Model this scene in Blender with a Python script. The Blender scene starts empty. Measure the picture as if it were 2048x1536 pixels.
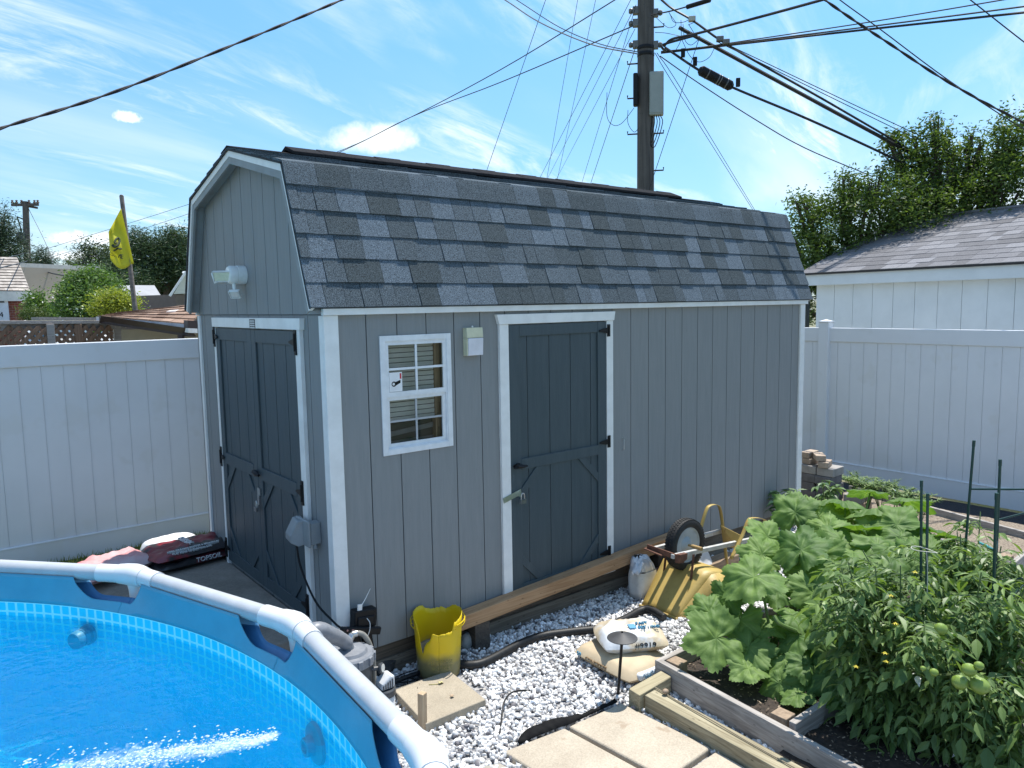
import bpy, bmesh, math, random
import numpy as np
from mathutils import Vector, Matrix, noise as mnoise
R = math.radians
sc = bpy.context.scene
COL = sc.collection
# ------------------------------------------------------------------ camera
CAM = np.array([-1.8107, -3.9255, 2.0412])
YAW, PIT, ROL, FPX = R(38.5451), R(-6.0402), R(-0.9761), 1501.2
fw = np.array([math.sin(YAW)*math.cos(PIT), math.cos(YAW)*math.cos(PIT), math.sin(PIT)])
r0 = np.array([math.cos(YAW), -math.sin(YAW), 0.0]); u0 = np.cross(r0, fw)
rt = math.cos(ROL)*r0 + math.sin(ROL)*u0
up = -math.sin(ROL)*r0 + math.cos(ROL)*u0
cd = bpy.data.cameras.new('camera'); cam = bpy.data.objects.new('camera', cd); COL.objects.link(cam)
cd.sensor_width = 36.0; cd.lens = FPX/2048*36.0; cd.clip_start = 0.05; cd.clip_end = 3000
cam.matrix_world = Matrix(((rt[0], up[0], -fw[0], CAM[0]), (rt[1], up[1], -fw[1], CAM[1]), (rt[2], up[2], -fw[2], CAM[2]), (0, 0, 0, 1)))
sc.camera = cam
# the survey of the photograph: a sight line from the lens, met with a level / wall plane / distance
def ray(u, v): return fw + rt*(u-1024)/FPX - up*(v-768)/FPX
def PZ(u, v, z): d = ray(u, v); return CAM + d*(z-CAM[2])/d[2]
def PY(u, v, y): d = ray(u, v); return CAM + d*(y-CAM[1])/d[1]
def PX(u, v, x): d = ray(u, v); return CAM + d*(x-CAM[0])/d[0]
def PD(u, v, dist): d = ray(u, v); return CAM + d*dist/math.hypot(d[0], d[1])
def V(*a): return np.array(a, float)
# ------------------------------------------------------------------ sun, sky, exposure
SUN = V(0.36, 0.10, 1.0); SUN /= np.linalg.norm(SUN)
sun_lamp = bpy.data.lights.new('sun', 'SUN'); so = bpy.data.objects.new('sun', sun_lamp); COL.objects.link(so)
sun_lamp.energy = 4.0; sun_lamp.angle = R(0.5); sun_lamp.color = (1.0, 0.955, 0.88)
so.rotation_euler = Vector(SUN).to_track_quat('Z', 'Y').to_euler(); so.location = (8, 3, 20)
sc.view_settings.view_transform = 'Standard'; sc.view_settings.look = 'None'
sc.view_settings.exposure = 0.80; sc.view_settings.gamma = 1.0; sc.view_settings.use_curve_mapping = False
sc.render.engine = 'CYCLES'
sc.cycles.max_bounces = 10; sc.cycles.diffuse_bounces = 4; sc.cycles.transparent_max_bounces = 16
sc.cycles.sample_clamp_indirect = 6.0; sc.cycles.blur_glossy = 0.5
W = bpy.data.worlds.new('World'); sc.world = W; W.use_nodes = True
def build_world():
    nt = W.node_tree; nt.nodes.clear(); N = nt.nodes.new; L = nt.links.new
    def math_(op, a, b=None, c=None, clamp=False):
        n = N('ShaderNodeMath'); n.operation = op; n.use_clamp = clamp
        for i, x in enumerate((a, b, c)):
            if x is None: continue
            if isinstance(x, (int, float)): n.inputs[i].default_value = x
            else: L(x, n.inputs[i])
        return n.outputs[0]
    def dot(vec, w):
        n = N('ShaderNodeVectorMath'); n.operation = 'DOT_PRODUCT'; L(vec, n.inputs[0]); n.inputs[1].default_value = tuple(w); return n.outputs['Value']
    def noise(vec, scale, det, rough, dist=0.0):
        n = N('ShaderNodeTexNoise'); L(vec, n.inputs['Vector']); n.inputs['Scale'].default_value = scale
        n.inputs['Detail'].default_value = det; n.inputs['Roughness'].default_value = rough; n.inputs['Distortion'].default_value = dist; return n.outputs['Fac']
    def ramp(x, a, b):
        n = N('ShaderNodeMapRange'); n.interpolation_type = 'SMOOTHSTEP'; L(x, n.inputs['Value'])
        n.inputs['From Min'].default_value = a; n.inputs['From Max'].default_value = b; return n.outputs['Result']
    out = N('ShaderNodeOutputWorld'); bg = N('ShaderNodeBackground'); L(bg.outputs[0], out.inputs[0])
    sky = N('ShaderNodeTexSky'); sky.sky_type = 'NISHITA'; sky.sun_disc = False
    sky.sun_elevation = math.asin(SUN[2]); sky.sun_rotation = math.atan2(SUN[0], SUN[1])
    sky.air_density = 1.0; sky.dust_density = 0.35; sky.ozone_density = 1.6; sky.altitude = 60
    tc = N('ShaderNodeTexCoord'); d = tc.outputs['Generated']
    x = dot(d, (1, 0, 0)); y = dot(d, (0, 1, 0)); z = dot(d, (0, 0, 1))
    zz = math_('ADD', math_('MAXIMUM', z, 0.0), 0.16)
    comb = N('ShaderNodeCombineXYZ')
    # cloud layer far above, streaked along one wind direction
    wx, wy = math.cos(R(20)), math.sin(R(20))
    L(math_('DIVIDE', dot(d, (wx*0.45, wy*0.45, 0)), zz), comb.inputs[0]); L(math_('DIVIDE', dot(d, (-wy*1.5, wx*1.5, 0)), zz), comb.inputs[1])
    c1 = noise(comb.outputs[0], 2.6, 12, 0.66, 1.6); c2 = noise(comb.outputs[0], 0.95, 4, 0.55, 0.6); c4 = noise(comb.outputs[0], 7.5, 8, 0.7, 0.8)
    cirrus = math_('MULTIPLY', math_('ADD', math_('MULTIPLY', ramp(c1, 0.38, 0.74), 0.75), math_('MULTIPLY', ramp(c4, 0.42, 0.8), 0.32)), ramp(c2, 0.38, 0.58))
    low = math_('SUBTRACT', 1.0, ramp(z, 0.02, 0.34))
    c3 = noise(comb.outputs[0], 0.8, 6, 0.55, 0.3)
    veil = math_('MULTIPLY', low, math_('ADD', math_('MULTIPLY', ramp(c3, 0.38, 0.66), 0.78), 0.10))
    m = math_('MAXIMUM', math_('MULTIPLY', cirrus, 1.05, clamp=True), math_('MULTIPLY', veil, 0.95))
    # single cumulus puffs at their bearings
    for (u, v, wpx, hpx, s) in ((748, 284, 100, 36, 7.0), (255, 236, 24, 12, 3.0), (140, 478, 42, 17, 5.0), (205, 482, 40, 17, 5.0), (150, 512, 60, 14, 5.0)):
        c = ray(u, v); c = c/np.linalg.norm(c); hr = np.cross(c, (0, 0, 1)); hr /= np.linalg.norm(hr); vu = np.cross(hr, c)
        a = math_('MULTIPLY', dot(d, hr), FPX/wpx); b = math_('MULTIPLY', dot(d, vu), FPX/hpx)
        b = math_('MULTIPLY', b, math_('ADD', 1.0, math_('MULTIPLY', math_('LESS_THAN', b, 0.0), 0.5)))
        rr = math_('ADD', math_('MULTIPLY', a, a), math_('MULTIPLY', b, b))
        nz = noise(d, FPX/wpx*1.6, 6, 0.62)
        rr = math_('ADD', rr, math_('MULTIPLY', math_('SUBTRACT', nz, 0.5), 2.6))
        front = math_('GREATER_THAN', dot(d, c), 0.5)
        m = math_('MAXIMUM', m, math_('MULTIPLY', front, math_('SUBTRACT', 1.0, ramp(rr, 0.0, 1.35))))
    mix = N('ShaderNodeMix'); mix.data_type = 'RGBA'; L(m, mix.inputs[0])
    hs = N('ShaderNodeMix'); hs.data_type = 'RGBA'; hs.blend_type = 'MULTIPLY'; hs.inputs[0].default_value = 1.0
    dim = N('ShaderNodeMapRange'); L(z, dim.inputs[0]); dim.inputs[1].default_value = 0.0; dim.inputs[2].default_value = 0.45; dim.inputs[3].default_value = 0.0; dim.inputs[4].default_value = 1.0; dim.clamp = True
    tint = N('ShaderNodeMix'); tint.data_type = 'RGBA'; L(dim.outputs[0], tint.inputs[0]); tint.inputs[6].default_value = (0.38, 0.53, 0.65, 1); tint.inputs[7].default_value = (0.66, 1.0, 1.10, 1)
    L(sky.outputs[0], hs.inputs[6]); L(tint.outputs[2], hs.inputs[7])
    L(hs.outputs[2], mix.inputs[6]); mix.inputs[7].default_value = (5.3, 5.65, 5.9, 1)
    L(mix.outputs[2], bg.inputs[0]); bg.inputs[1].default_value = 0.132
build_world()
# ------------------------------------------------------------------ helpers
rng = random.Random(7)
MATS = {}
def M(name, base, col2=None, rough=0.6, scale=6.0, bump=0.0, bscale=60.0, stretch=(1, 1, 1), metal=0.0, spec=0.5, mix=(0.35, 0.65), det=4, alpha=None,
      tones=None, translucent=0.0, spots=None, emit=None, coat=0.0, fine=0.0):
    """a procedural paint/wood/stone: two colours mingled by noise, fine bump, optional 'tone' attribute ramp, optional dark specks"""
    if name in MATS: return MATS[name]
    m = bpy.data.materials.new(name); m.use_nodes = True; nt = m.node_tree; N = nt.nodes.new; L = nt.links.new
    b = nt.nodes['Principled BSDF']; MATS[name] = m
    b.inputs['Roughness'].default_value = rough; b.inputs['Metallic'].default_value = metal
    b.inputs['Specular IOR Level'].default_value = spec; b.inputs['Coat Weight'].default_value = coat
    tc = N('ShaderNodeTexCoord'); mp = N('ShaderNodeMapping'); mp.inputs['Scale'].default_value = stretch; L(tc.outputs['Object'], mp.inputs[0]); vec = mp.outputs[0]
    def noise(s, d=det, dist=0.0, r=0.6):
        n = N('ShaderNodeTexNoise'); L(vec, n.inputs['Vector']); n.inputs['Scale'].default_value = s; n.inputs['Detail'].default_value = d
        n.inputs['Distortion'].default_value = dist; n.inputs['Roughness'].default_value = r; return n.outputs['Fac']
    def mr(x, a, bb):
        n = N('ShaderNodeMapRange'); L(x, n.inputs[0]); n.inputs[1].default_value = a; n.inputs[2].default_value = bb; return n.outputs[0]
    def mixc(f, a, c, mode='MIX'):
        n = N('ShaderNodeMix'); n.data_type = 'RGBA'; n.blend_type = mode
        if isinstance(f, (int, float)): n.inputs[0].default_value = f
        else: L(f, n.inputs[0])
        for i, q in ((6, a), (7, c)):
            if isinstance(q, tuple): n.inputs[i].default_value = (*q, 1)
            else: L(q, n.inputs[i])
        return n.outputs[2]
    if tones:
        at = N('ShaderNodeAttribute'); at.attribute_name = 'tone'; cr = N('ShaderNodeValToRGB'); L(at.outputs['Fac'], cr.inputs[0])
        el = cr.color_ramp.elements
        for i, c in enumerate(tones):
            p = i/(len(tones)-1)
            e = el[i] if i < 2 and i in (0,) else (el[1] if i == len(tones)-1 else el.new(p))
            e.position = p; e.color = (*c, 1)
        colr = cr.outputs[0]
        if col2: colr = mixc(mr(noise(scale), *mix), colr, col2)
    else:
        colr = mixc(mr(noise(scale), *mix), tuple(base), tuple(col2 or tuple(x*0.82 for x in base)))
    if fine:
        f = N('ShaderNodeTexNoise'); L(tc.outputs['Object'], f.inputs['Vector']); f.inputs['Scale'].default_value = bscale; f.inputs['Detail'].default_value = 2
        hv = N('ShaderNodeMapRange'); L(f.outputs['Fac'], hv.inputs[0]); hv.inputs[1].default_value = .3; hv.inputs[2].default_value = .7
        hv.inputs[3].default_value = 1-fine; hv.inputs[4].default_value = 1+fine
        cc = N('ShaderNodeCombineColor'); [L(hv.outputs[0], cc.inputs[i]) for i in range(3)]
        colr = mixc(1.0, colr, cc.outputs[0], 'MULTIPLY')
    if spots:
        colr = mixc(mr(noise(spots[1], 3), spots[2], spots[2]+0.06), colr, tuple(spots[0]))
    L(colr, b.inputs['Base Color'])
    if bump:
        bn = N('ShaderNodeBump'); bn.inputs['Strength'].default_value = bump; bn.inputs['Distance'].default_value = 0.004
        L(noise(bscale, 5), bn.inputs['Height']); L(bn.outputs[0], b.inputs['Normal'])
    outn = nt.nodes['Material Output']
    if translucent:
        tr = N('ShaderNodeBsdfTranslucent'); g = mixc(1.0, colr, (1.5, 1.6, 0.5), 'MULTIPLY'); L(g, tr.inputs[0])
        ms = N('ShaderNodeMixShader'); ms.inputs[0].default_value = translucent; L(b.outputs[0], ms.inputs[1]); L(tr.outputs[0], ms.inputs[2]); L(ms.outputs[0], outn.inputs[0])
    if alpha is not None: b.inputs['Alpha'].default_value = alpha
    if emit: b.inputs['Emission Color'].default_value = (*emit[0], 1); b.inputs['Emission Strength'].default_value = emit[1]
    return m
def wood(name, a, b, axis, rough=0.8, knots=True, fine=7.0):
    """weathered sawn timber, grain along axis 0/1/2"""
    if name in MATS: return MATS[name]
    m = bpy.data.materials.new(name); m.use_nodes = True; nt = m.node_tree; N = nt.nodes.new; L = nt.links.new; MATS[name] = m
    bs = nt.nodes['Principled BSDF']; bs.inputs['Roughness'].default_value = rough; bs.inputs['Specular IOR Level'].default_value = 0.25
    tc = N('ShaderNodeTexCoord'); mp = N('ShaderNodeMapping'); s = [fine*4]*3; s[axis] = fine*0.16; mp.inputs['Scale'].default_value = s; L(tc.outputs['Object'], mp.inputs[0])
    n1 = N('ShaderNodeTexNoise'); L(mp.outputs[0], n1.inputs['Vector']); n1.inputs['Scale'].default_value = 1.6; n1.inputs['Detail'].default_value = 6; n1.inputs['Distortion'].default_value = 1.4
    n2 = N('ShaderNodeTexNoise'); L(tc.outputs['Object'], n2.inputs['Vector']); n2.inputs['Scale'].default_value = 3.0; n2.inputs['Detail'].default_value = 4
    wv = N('ShaderNodeMath'); wv.operation = 'MULTIPLY_ADD'; L(n1.outputs['Fac'], wv.inputs[0]); wv.inputs[1].default_value = 0.75
    m2 = N('ShaderNodeMath'); m2.operation = 'MULTIPLY'; L(n2.outputs['Fac'], m2.inputs[0]); m2.inputs[1].default_value = 0.35; L(m2.outputs[0], wv.inputs[2])
    cr = N('ShaderNodeValToRGB'); L(wv.outputs[0], cr.inputs[0]); e = cr.color_ramp.elements
    e[0].position = 0.36; e[0].color = (*b, 1); e[1].position = 0.66; e[1].color = (*a, 1)
    col = cr.outputs[0]
    if knots:
        vo = N('ShaderNodeTexVoronoi'); mp2 = N('ShaderNodeMapping'); s2 = [5.5]*3; s2[axis] = 2.2; mp2.inputs['Scale'].default_value = s2; L(tc.outputs['Object'], mp2.inputs[0]); L(mp2.outputs[0], vo.inputs['Vector'])
        mr = N('ShaderNodeMapRange'); L(vo.outputs['Distance'], mr.inputs[0]); mr.inputs[1].default_value = 0.05; mr.inputs[2].default_value = 0.14; mr.inputs[3].default_value = 0.7; mr.inputs[4].default_value = 0.0
        mx = N('ShaderNodeMix'); mx.data_type = 'RGBA'; L(mr.outputs[0], mx.inputs[0]); L(col, mx.inputs[6]); mx.inputs[7].default_value = (*[x*0.35 for x in b], 1); col = mx.outputs[2]
    L(col, bs.inputs['Base Color'])
    bn = N('ShaderNodeBump'); bn.inputs['Strength'].default_value = 0.5; bn.inputs['Distance'].default_value = 0.003; L(n1.outputs['Fac'], bn.inputs['Height']); L(bn.outputs[0], bs.inputs['Normal'])
    return m
def woff(o):
    t = np.zeros(3)
    while o is not None: t += np.array(o.location); o = o.parent
    return t
class MB:
    """collects pieces of ONE part, in world coordinates"""
    def __init__(s): s.v = []; s.f = []; s.mi = []; s.t = []; s.sm = []; s.n = 0
    def add(s, vs, fs, m=0, tone=0.5, smooth=False):
        b = s.n; s.v.extend([tuple(map(float, q)) for q in vs]); s.n = len(s.v)
        for f in fs:
            s.f.append(tuple(i+b for i in f)); s.mi.append(m); s.t.append(tone); s.sm.append(smooth)
        return s
    def hexa(s, p, m=0, tone=0.5):
        return s.add(p, [(0, 3, 2, 1), (4, 5, 6, 7), (0, 1, 5, 4), (1, 2, 6, 5), (2, 3, 7, 6), (3, 0, 4, 7)], m, tone)
    def box(s, x0, x1, y0, y1, z0, z1, m=0, tone=0.5):
        return s.hexa([(x0, y0, z0), (x1, y0, z0), (x1, y1, z0), (x0, y1, z0), (x0, y0, z1), (x1, y0, z1), (x1, y1, z1), (x0, y1, z1)], m, tone)
    def obox(s, c, ax, ay, az, m=0, tone=0.5):
        """box by centre and three half-axis vectors"""
        c, ax, ay, az = map(lambda q: np.array(q, float), (c, ax, ay, az))
        return s.hexa([c-ax-ay-az, c+ax-ay-az, c+ax+ay-az, c-ax+ay-az, c-ax-ay+az, c+ax-ay+az, c+ax+ay+az, c-ax+ay+az], m, tone)
    def bar(s, a, b, w, h, upv=(0, 0, 1), m=0, tone=0.5):
        a, b = np.array(a, float), np.array(b, float); d = b-a; L_ = np.linalg.norm(d); d = d/L_
        sd = np.cross(d, upv); sd = sd/np.linalg.norm(sd); uu = np.cross(sd, d)
        return s.obox((a+b)/2, d*L_/2, sd*w/2, uu*h/2, m, tone)
    def prism(s, poly, ext, m=0, tone=0.5):
        """3D polygon pushed along ext"""
        k = len(poly); p = [np.array(q, float) for q in poly]; e = np.array(ext, float); q = p+[a+e for a in p]
        return s.add(q, [tuple(range(k))[::-1], tuple(range(k, 2*k))]+[(i, (i+1) % k, (i+1) % k+k, i+k) for i in range(k)], m, tone)
    def tube(s, path, r, n=8, m=0, tone=0.5, cap=True, closed=False):
        P = [np.array(q, float) for q in path]; K = len(P); rs = r if hasattr(r, '__len__') else [r]*K
        vs = []; prev = None
        for i, p in enumerate(P):
            if closed: d = P[(i+1) % K]-P[i-1]
            else: d = P[min(i+1, K-1)]-P[max(i-1, 0)]
            d = d/(np.linalg.norm(d)+1e-12)
            if prev is None:
                a = np.cross(d, (0, 0, 1)) if abs(d[2]) < 0.9 else np.cross(d, (1, 0, 0))
            else: a = prev-d*(prev@d)
            a = a/np.linalg.norm(a); prev = a; c = np.cross(d, a)
            for k in range(n):
                t = 2*math.pi*k/n; vs.append(p+rs[i]*(math.cos(t)*a+math.sin(t)*c))
        fs = []
        for i in range(K if closed else K-1):
            j = (i+1) % K
            for k in range(n): fs.append((i*n+k, i*n+(k+1) % n, j*n+(k+1) % n, j*n+k))
        s.add(vs, fs, m, tone, True)
        if cap and not closed: s.add(vs[:n], [tuple(range(n))[::-1]], m, tone); s.add(vs[-n:], [tuple(range(n))], m, tone)
        return s
    def lathe(s, prof, c, n=20, m=0, tone=0.5, axis=(0, 0, 1)):
        """profile [(radius, height)] turned round an axis through c"""
        ax = np.array(axis, float); ax /= np.linalg.norm(ax)
        a = np.cross(ax, (1, 0, 0)) if abs(ax[0]) < 0.9 else np.cross(ax, (0, 1, 0)); a /= np.linalg.norm(a); b = np.cross(ax, a); c = np.array(c, float)
        vs = [c+ax*h+r*(math.cos(2*math.pi*k/n)*a+math.sin(2*math.pi*k/n)*b) for r, h in prof for k in range(n)]
        fs = [(i*n+k, i*n+(k+1) % n, (i+1)*n+(k+1) % n, (i+1)*n+k) for i in range(len(prof)-1) for k in range(n)]
        return s.add(vs, fs, m, tone, True)
    def ball(s, c, r, nu=10, nv=7, m=0, tone=0.5, jit=0.0):
        rx, ry, rz = r if hasattr(r, '__len__') else (r, r, r); c = np.array(c, float); vs = [c+V(0, 0, -rz)]
        for i in range(1, nv):
            p = -math.pi/2+math.pi*i/nv
            for k in range(nu):
                t = 2*math.pi*k/nu; q = 1+jit*rng.uniform(-1, 1); vs.append(c+V(rx*math.cos(p)*math.cos(t)*q, ry*math.cos(p)*math.sin(t)*q, rz*math.sin(p)*q))
        vs.append(c+V(0, 0, rz)); e = len(vs)-1
        fs = [(0, 1+(k+1) % nu, 1+k) for k in range(nu)]
        for i in range(nv-2):
            for k in range(nu): fs.append((1+i*nu+k, 1+i*nu+(k+1) % nu, 1+(i+1)*nu+(k+1) % nu, 1+(i+1)*nu+k))
        fs += [(e, 1+(nv-2)*nu+k, 1+(nv-2)*nu+(k+1) % nu) for k in range(nu)]
        return s.add(vs, fs, m, tone, True)
    def quad(s, a, b, c, d, m=0, tone=0.5): return s.add([a, b, c, d], [(0, 1, 2, 3)], m, tone)
    def sheet(s, grid, m=0, tone=0.5, tonef=None):
        """grid[i][j] of points -> smooth surface"""
        I, J = len(grid), len(grid[0]); vs = [p for row in grid for p in row]
        return s.add(vs, [(i*J+j, i*J+j+1, (i+1)*J+j+1, (i+1)*J+j) for i in range(I-1) for j in range(J-1)], m, tone, True)
    def build(s, name, mats, parent=None, bevel=0.0, seg=2, angle=40, thick=0.0, vtone=None):
        if not isinstance(mats, (list, tuple)): mats = [mats]
        me = bpy.data.meshes.new(name); off = woff(parent)
        vv = np.array(s.v, float)-off
        me.from_pydata(vv.tolist(), [], s.f)
        for q in mats: me.materials.append(q)
        me.polygons.foreach_set('material_index', s.mi); me.polygons.foreach_set('use_smooth', s.sm)
        if vtone is not None:
            a = me.attributes.new('tone', 'FLOAT', 'POINT'); a.data.foreach_set('value', np.array(vtone, np.float32))
        else:
            a = me.attributes.new('tone', 'FLOAT', 'FACE'); a.data.foreach_set('value', np.array(s.t, np.float32))
        me.update()
        if any(s.sm) and angle: me.set_sharp_from_angle(angle=R(angle))
        o = bpy.data.objects.new(name, me); COL.objects.link(o)
        if parent is not None: o.parent = parent
        if thick: md = o.modifiers.new('thickness', 'SOLIDIFY'); md.thickness = thick; md.offset = 0
        if bevel: md = o.modifiers.new('edges', 'BEVEL'); md.width = bevel; md.segments = seg; md.limit_method = 'ANGLE'; md.angle_limit = R(50)
        return o
def tag(o, label, cat, group=None, kind=None):
    o['label'] = label; o['category'] = cat
    if group: o['group'] = group
    if kind: o['kind'] = kind
    return o
def thing(name, loc, label, cat, group=None):
    o = bpy.data.objects.new(name, None); COL.objects.link(o); o.location = tuple(map(float, loc)); o.empty_display_size = 0.1
    return tag(o, label, cat, group)
def struct(o, kind='structure', label=None):
    o['kind'] = kind
    if label: o['label'] = label
    return o
def copy_thing(o, loc, label=None, rotz=None):
    c = o.copy(); COL.objects.link(c); c.location = tuple(map(float, loc))
    if rotz is not None: c.rotation_euler = (0, 0, rotz)
    if label: c['label'] = label
    for ch in list(o.children):
        k = ch.copy(); COL.objects.link(k); k.parent = c
        for g in list(ch.children):
            q = g.copy(); COL.objects.link(q); q.parent = k
    return c
def text(name, s, size, origin, xd, yd, mat, parent, ext=0.0006, align='LEFT', sx=1.0):
    """raised lettering on a surface: real letters, laid out in the plane (xd, yd)"""
    cu = bpy.data.curves.new(name, 'FONT'); cu.body = s; cu.size = size; cu.extrude = ext; cu.align_x = align; cu.resolution_u = 3
    t = bpy.data.objects.new('t', cu); me = bpy.data.meshes.new_from_object(t); bpy.data.objects.remove(t); bpy.data.curves.remove(cu)
    xd = np.array(xd, float); xd /= np.linalg.norm(xd); yd = np.array(yd, float); yd -= xd*(yd@xd); yd /= np.linalg.norm(yd); nd = np.cross(xd, yd)
    o3 = np.array(origin, float)-woff(parent)
    me.transform(Matrix(((xd[0]*sx, yd[0], nd[0], o3[0]), (xd[1]*sx, yd[1], nd[1], o3[1]), (xd[2]*sx, yd[2], nd[2], o3[2]), (0, 0, 0, 1))))
    me.materials.clear(); me.materials.append(mat)
    o = bpy.data.objects.new(name, me); COL.objects.link(o); o.parent = parent; return o
def smooth_path(pts, k=6):
    """Catmull-Rom through the points"""
    P = [np.array(p, float) for p in pts]; P = [2*P[0]-P[1]]+P+[2*P[-1]-P[-2]]; out = []
    for i in range(1, len(P)-2):
        for j in range(k):
            t = j/k; a, b, c, d = P[i-1:i+3]
            out.append(0.5*((2*b)+(c-a)*t+(2*a-5*b+4*c-d)*t*t+(3*b-a-3*c+d)*t**3))
    return out+[P[-2]]
# ------------------------------------------------------------------ shared materials
G = -0.2
white_vinyl = M('white_vinyl', (0.74, 0.75, 0.77), (0.70, 0.71, 0.73), rough=0.42, scale=2.0, spots=((0.69, 0.695, 0.70), 2.2, 0.58))
white_paint = M('white_paint', (0.78, 0.78, 0.76), (0.70, 0.70, 0.68), rough=0.5, scale=9, bump=0.15, bscale=90, spots=((0.35, 0.33, 0.30), 70, 0.74))
siding = M('siding_grey', (0.240, 0.250, 0.250), (0.218, 0.229, 0.231), rough=0.66, scale=5, stretch=(8, 8, .6), bump=0.28, bscale=26, spec=0.3, spots=((0.17, 0.175, 0.175), 16, 0.70))
groove_m = M('siding_groove', (0.15, 0.155, 0.16), rough=0.8)
soffit_m = M('soffit_grey', (0.25, 0.27, 0.275), rough=0.6, scale=8)
slate = M('door_slate', (0.056, 0.078, 0.090), (0.046, 0.067, 0.078), rough=0.5, scale=4, stretch=(7, 7, .7), bump=0.4, bscale=22, spec=0.4, spots=((0.10, 0.12, 0.13), 14, 0.71))
black_metal = M('black_metal', (0.009, 0.009, 0.010), rough=0.45, spec=0.25)
steel = M('steel', (0.55, 0.56, 0.56), (0.42, 0.42, 0.42), rough=0.32, metal=0.9, scale=40)
dark_plastic = M('dark_plastic', (0.008, 0.009, 0.011), rough=0.5, spec=0.25)
shingle_tones = [(0.060, 0.075, 0.083), (0.074, 0.093, 0.104), (0.093, 0.118, 0.138), (0.122, 0.155, 0.190)]
shingle = M('slate_shingle', (0, 0, 0), tones=shingle_tones, rough=0.88, bscale=210, bump=1.0, fine=0.8, spec=0.08)
ridge_m = M('ridge_shingle_black', (0.018, 0.018, 0.02), (0.03, 0.03, 0.032), rough=0.95, scale=60, spec=0.05)
shingle_edge = M('shingle_edge', (0.03, 0.032, 0.036), rough=0.9)
garage_shingle = M('garage_shingle', (0, 0, 0), tones=[(0.15, 0.147, 0.153), (0.19, 0.187, 0.195), (0.25, 0.247, 0.26)], rough=0.95, fine=0.35, bscale=160, bump=0.6, spec=0.0)
weathered = wood('weathered_board_y', (0.40, 0.37, 0.34), (0.20, 0.18, 0.165), 1)
weathered_x = wood('weathered_board_x', (0.40, 0.37, 0.34), (0.20, 0.18, 0.165), 0)
treated_y = wood('treated_timber_y', (0.39, 0.345, 0.235), (0.17, 0.14, 0.085), 1)
treated_x = wood('treated_timber_x', (0.42, 0.37, 0.245), (0.20, 0.165, 0.10), 0)
endgrain = M('end_grain', (0.36, 0.27, 0.19), (0.22, 0.16, 0.11), rough=0.9, scale=30, bump=0.4)
concrete = M('concrete', (0.25, 0.22, 0.185), (0.19, 0.165, 0.135), rough=0.9, scale=5, bump=0.5, bscale=60, fine=0.12)
paver_m = M('paver', (0.38, 0.325, 0.245), (0.30, 0.255, 0.19), rough=0.88, scale=4, bump=0.5, bscale=140, fine=0.14, spots=((0.25, 0.20, 0.15), 14, 0.68))
slab_m = M('garden_slab', (0.45, 0.39, 0.305), (0.36, 0.305, 0.235), rough=0.88, scale=3, bump=0.55, bscale=120, fine=0.13, spots=((0.33, 0.26, 0.19), 9, 0.66))
soil_m = M('soil', (0.055, 0.040, 0.030), (0.022, 0.017, 0.014), rough=0.95, scale=45, bump=1.0, bscale=60)
green_metal = M('green_stake', (0.010, 0.055, 0.048), (0.008, 0.04, 0.036), rough=0.4, scale=40)
# ------------------------------------------------------------------ ground
def grid_sheet(name, xs, ys, zf, mat, kind):
    g = MB(); g.sheet([[(x, y, zf(x, y)) for x in xs] for y in ys]); o = g.build(name, mat, angle=0); return struct(o, kind)
earth = M('earth', (0.20, 0.17, 0.12), (0.12, 0.15, 0.06), rough=0.95, scale=0.6, bump=0.4, bscale=30)
def spread(a, b, n, p=3): return [(-1 if t < 0 else 1)*abs(t)**p*(b if t > 0 else -a) for t in np.linspace(-1, 1, n)]
grid_sheet('ground', spread(-900, 900, 61), spread(-900, 1200, 61), lambda x, y: G-0.035-(0.3 if y > 12 or x > 14 else 0.0), earth, 'structure')
gravel_bed_m = M('gravel_bed', (0.42, 0.41, 0.40), (0.16, 0.16, 0.17), rough=0.95, scale=55, bump=1.0, bscale=60, mix=(0.42, 0.58))
g = MB(); g.box(-0.9, 6.95, -4.6, 0.25, G-0.03, G-0.008); struct(g.build('gravel_base', gravel_bed_m))
dark_mulch = M('dark_mulch', (0.045, 0.045, 0.05), (0.015, 0.015, 0.018), rough=0.95, scale=70, bump=1.0, bscale=50)
g = MB(); g.box(6.05, 7.0, -3.0, 3.2, G-0.02, G+0.004); struct(g.build('mulch_strip', dark_mulch))
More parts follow.
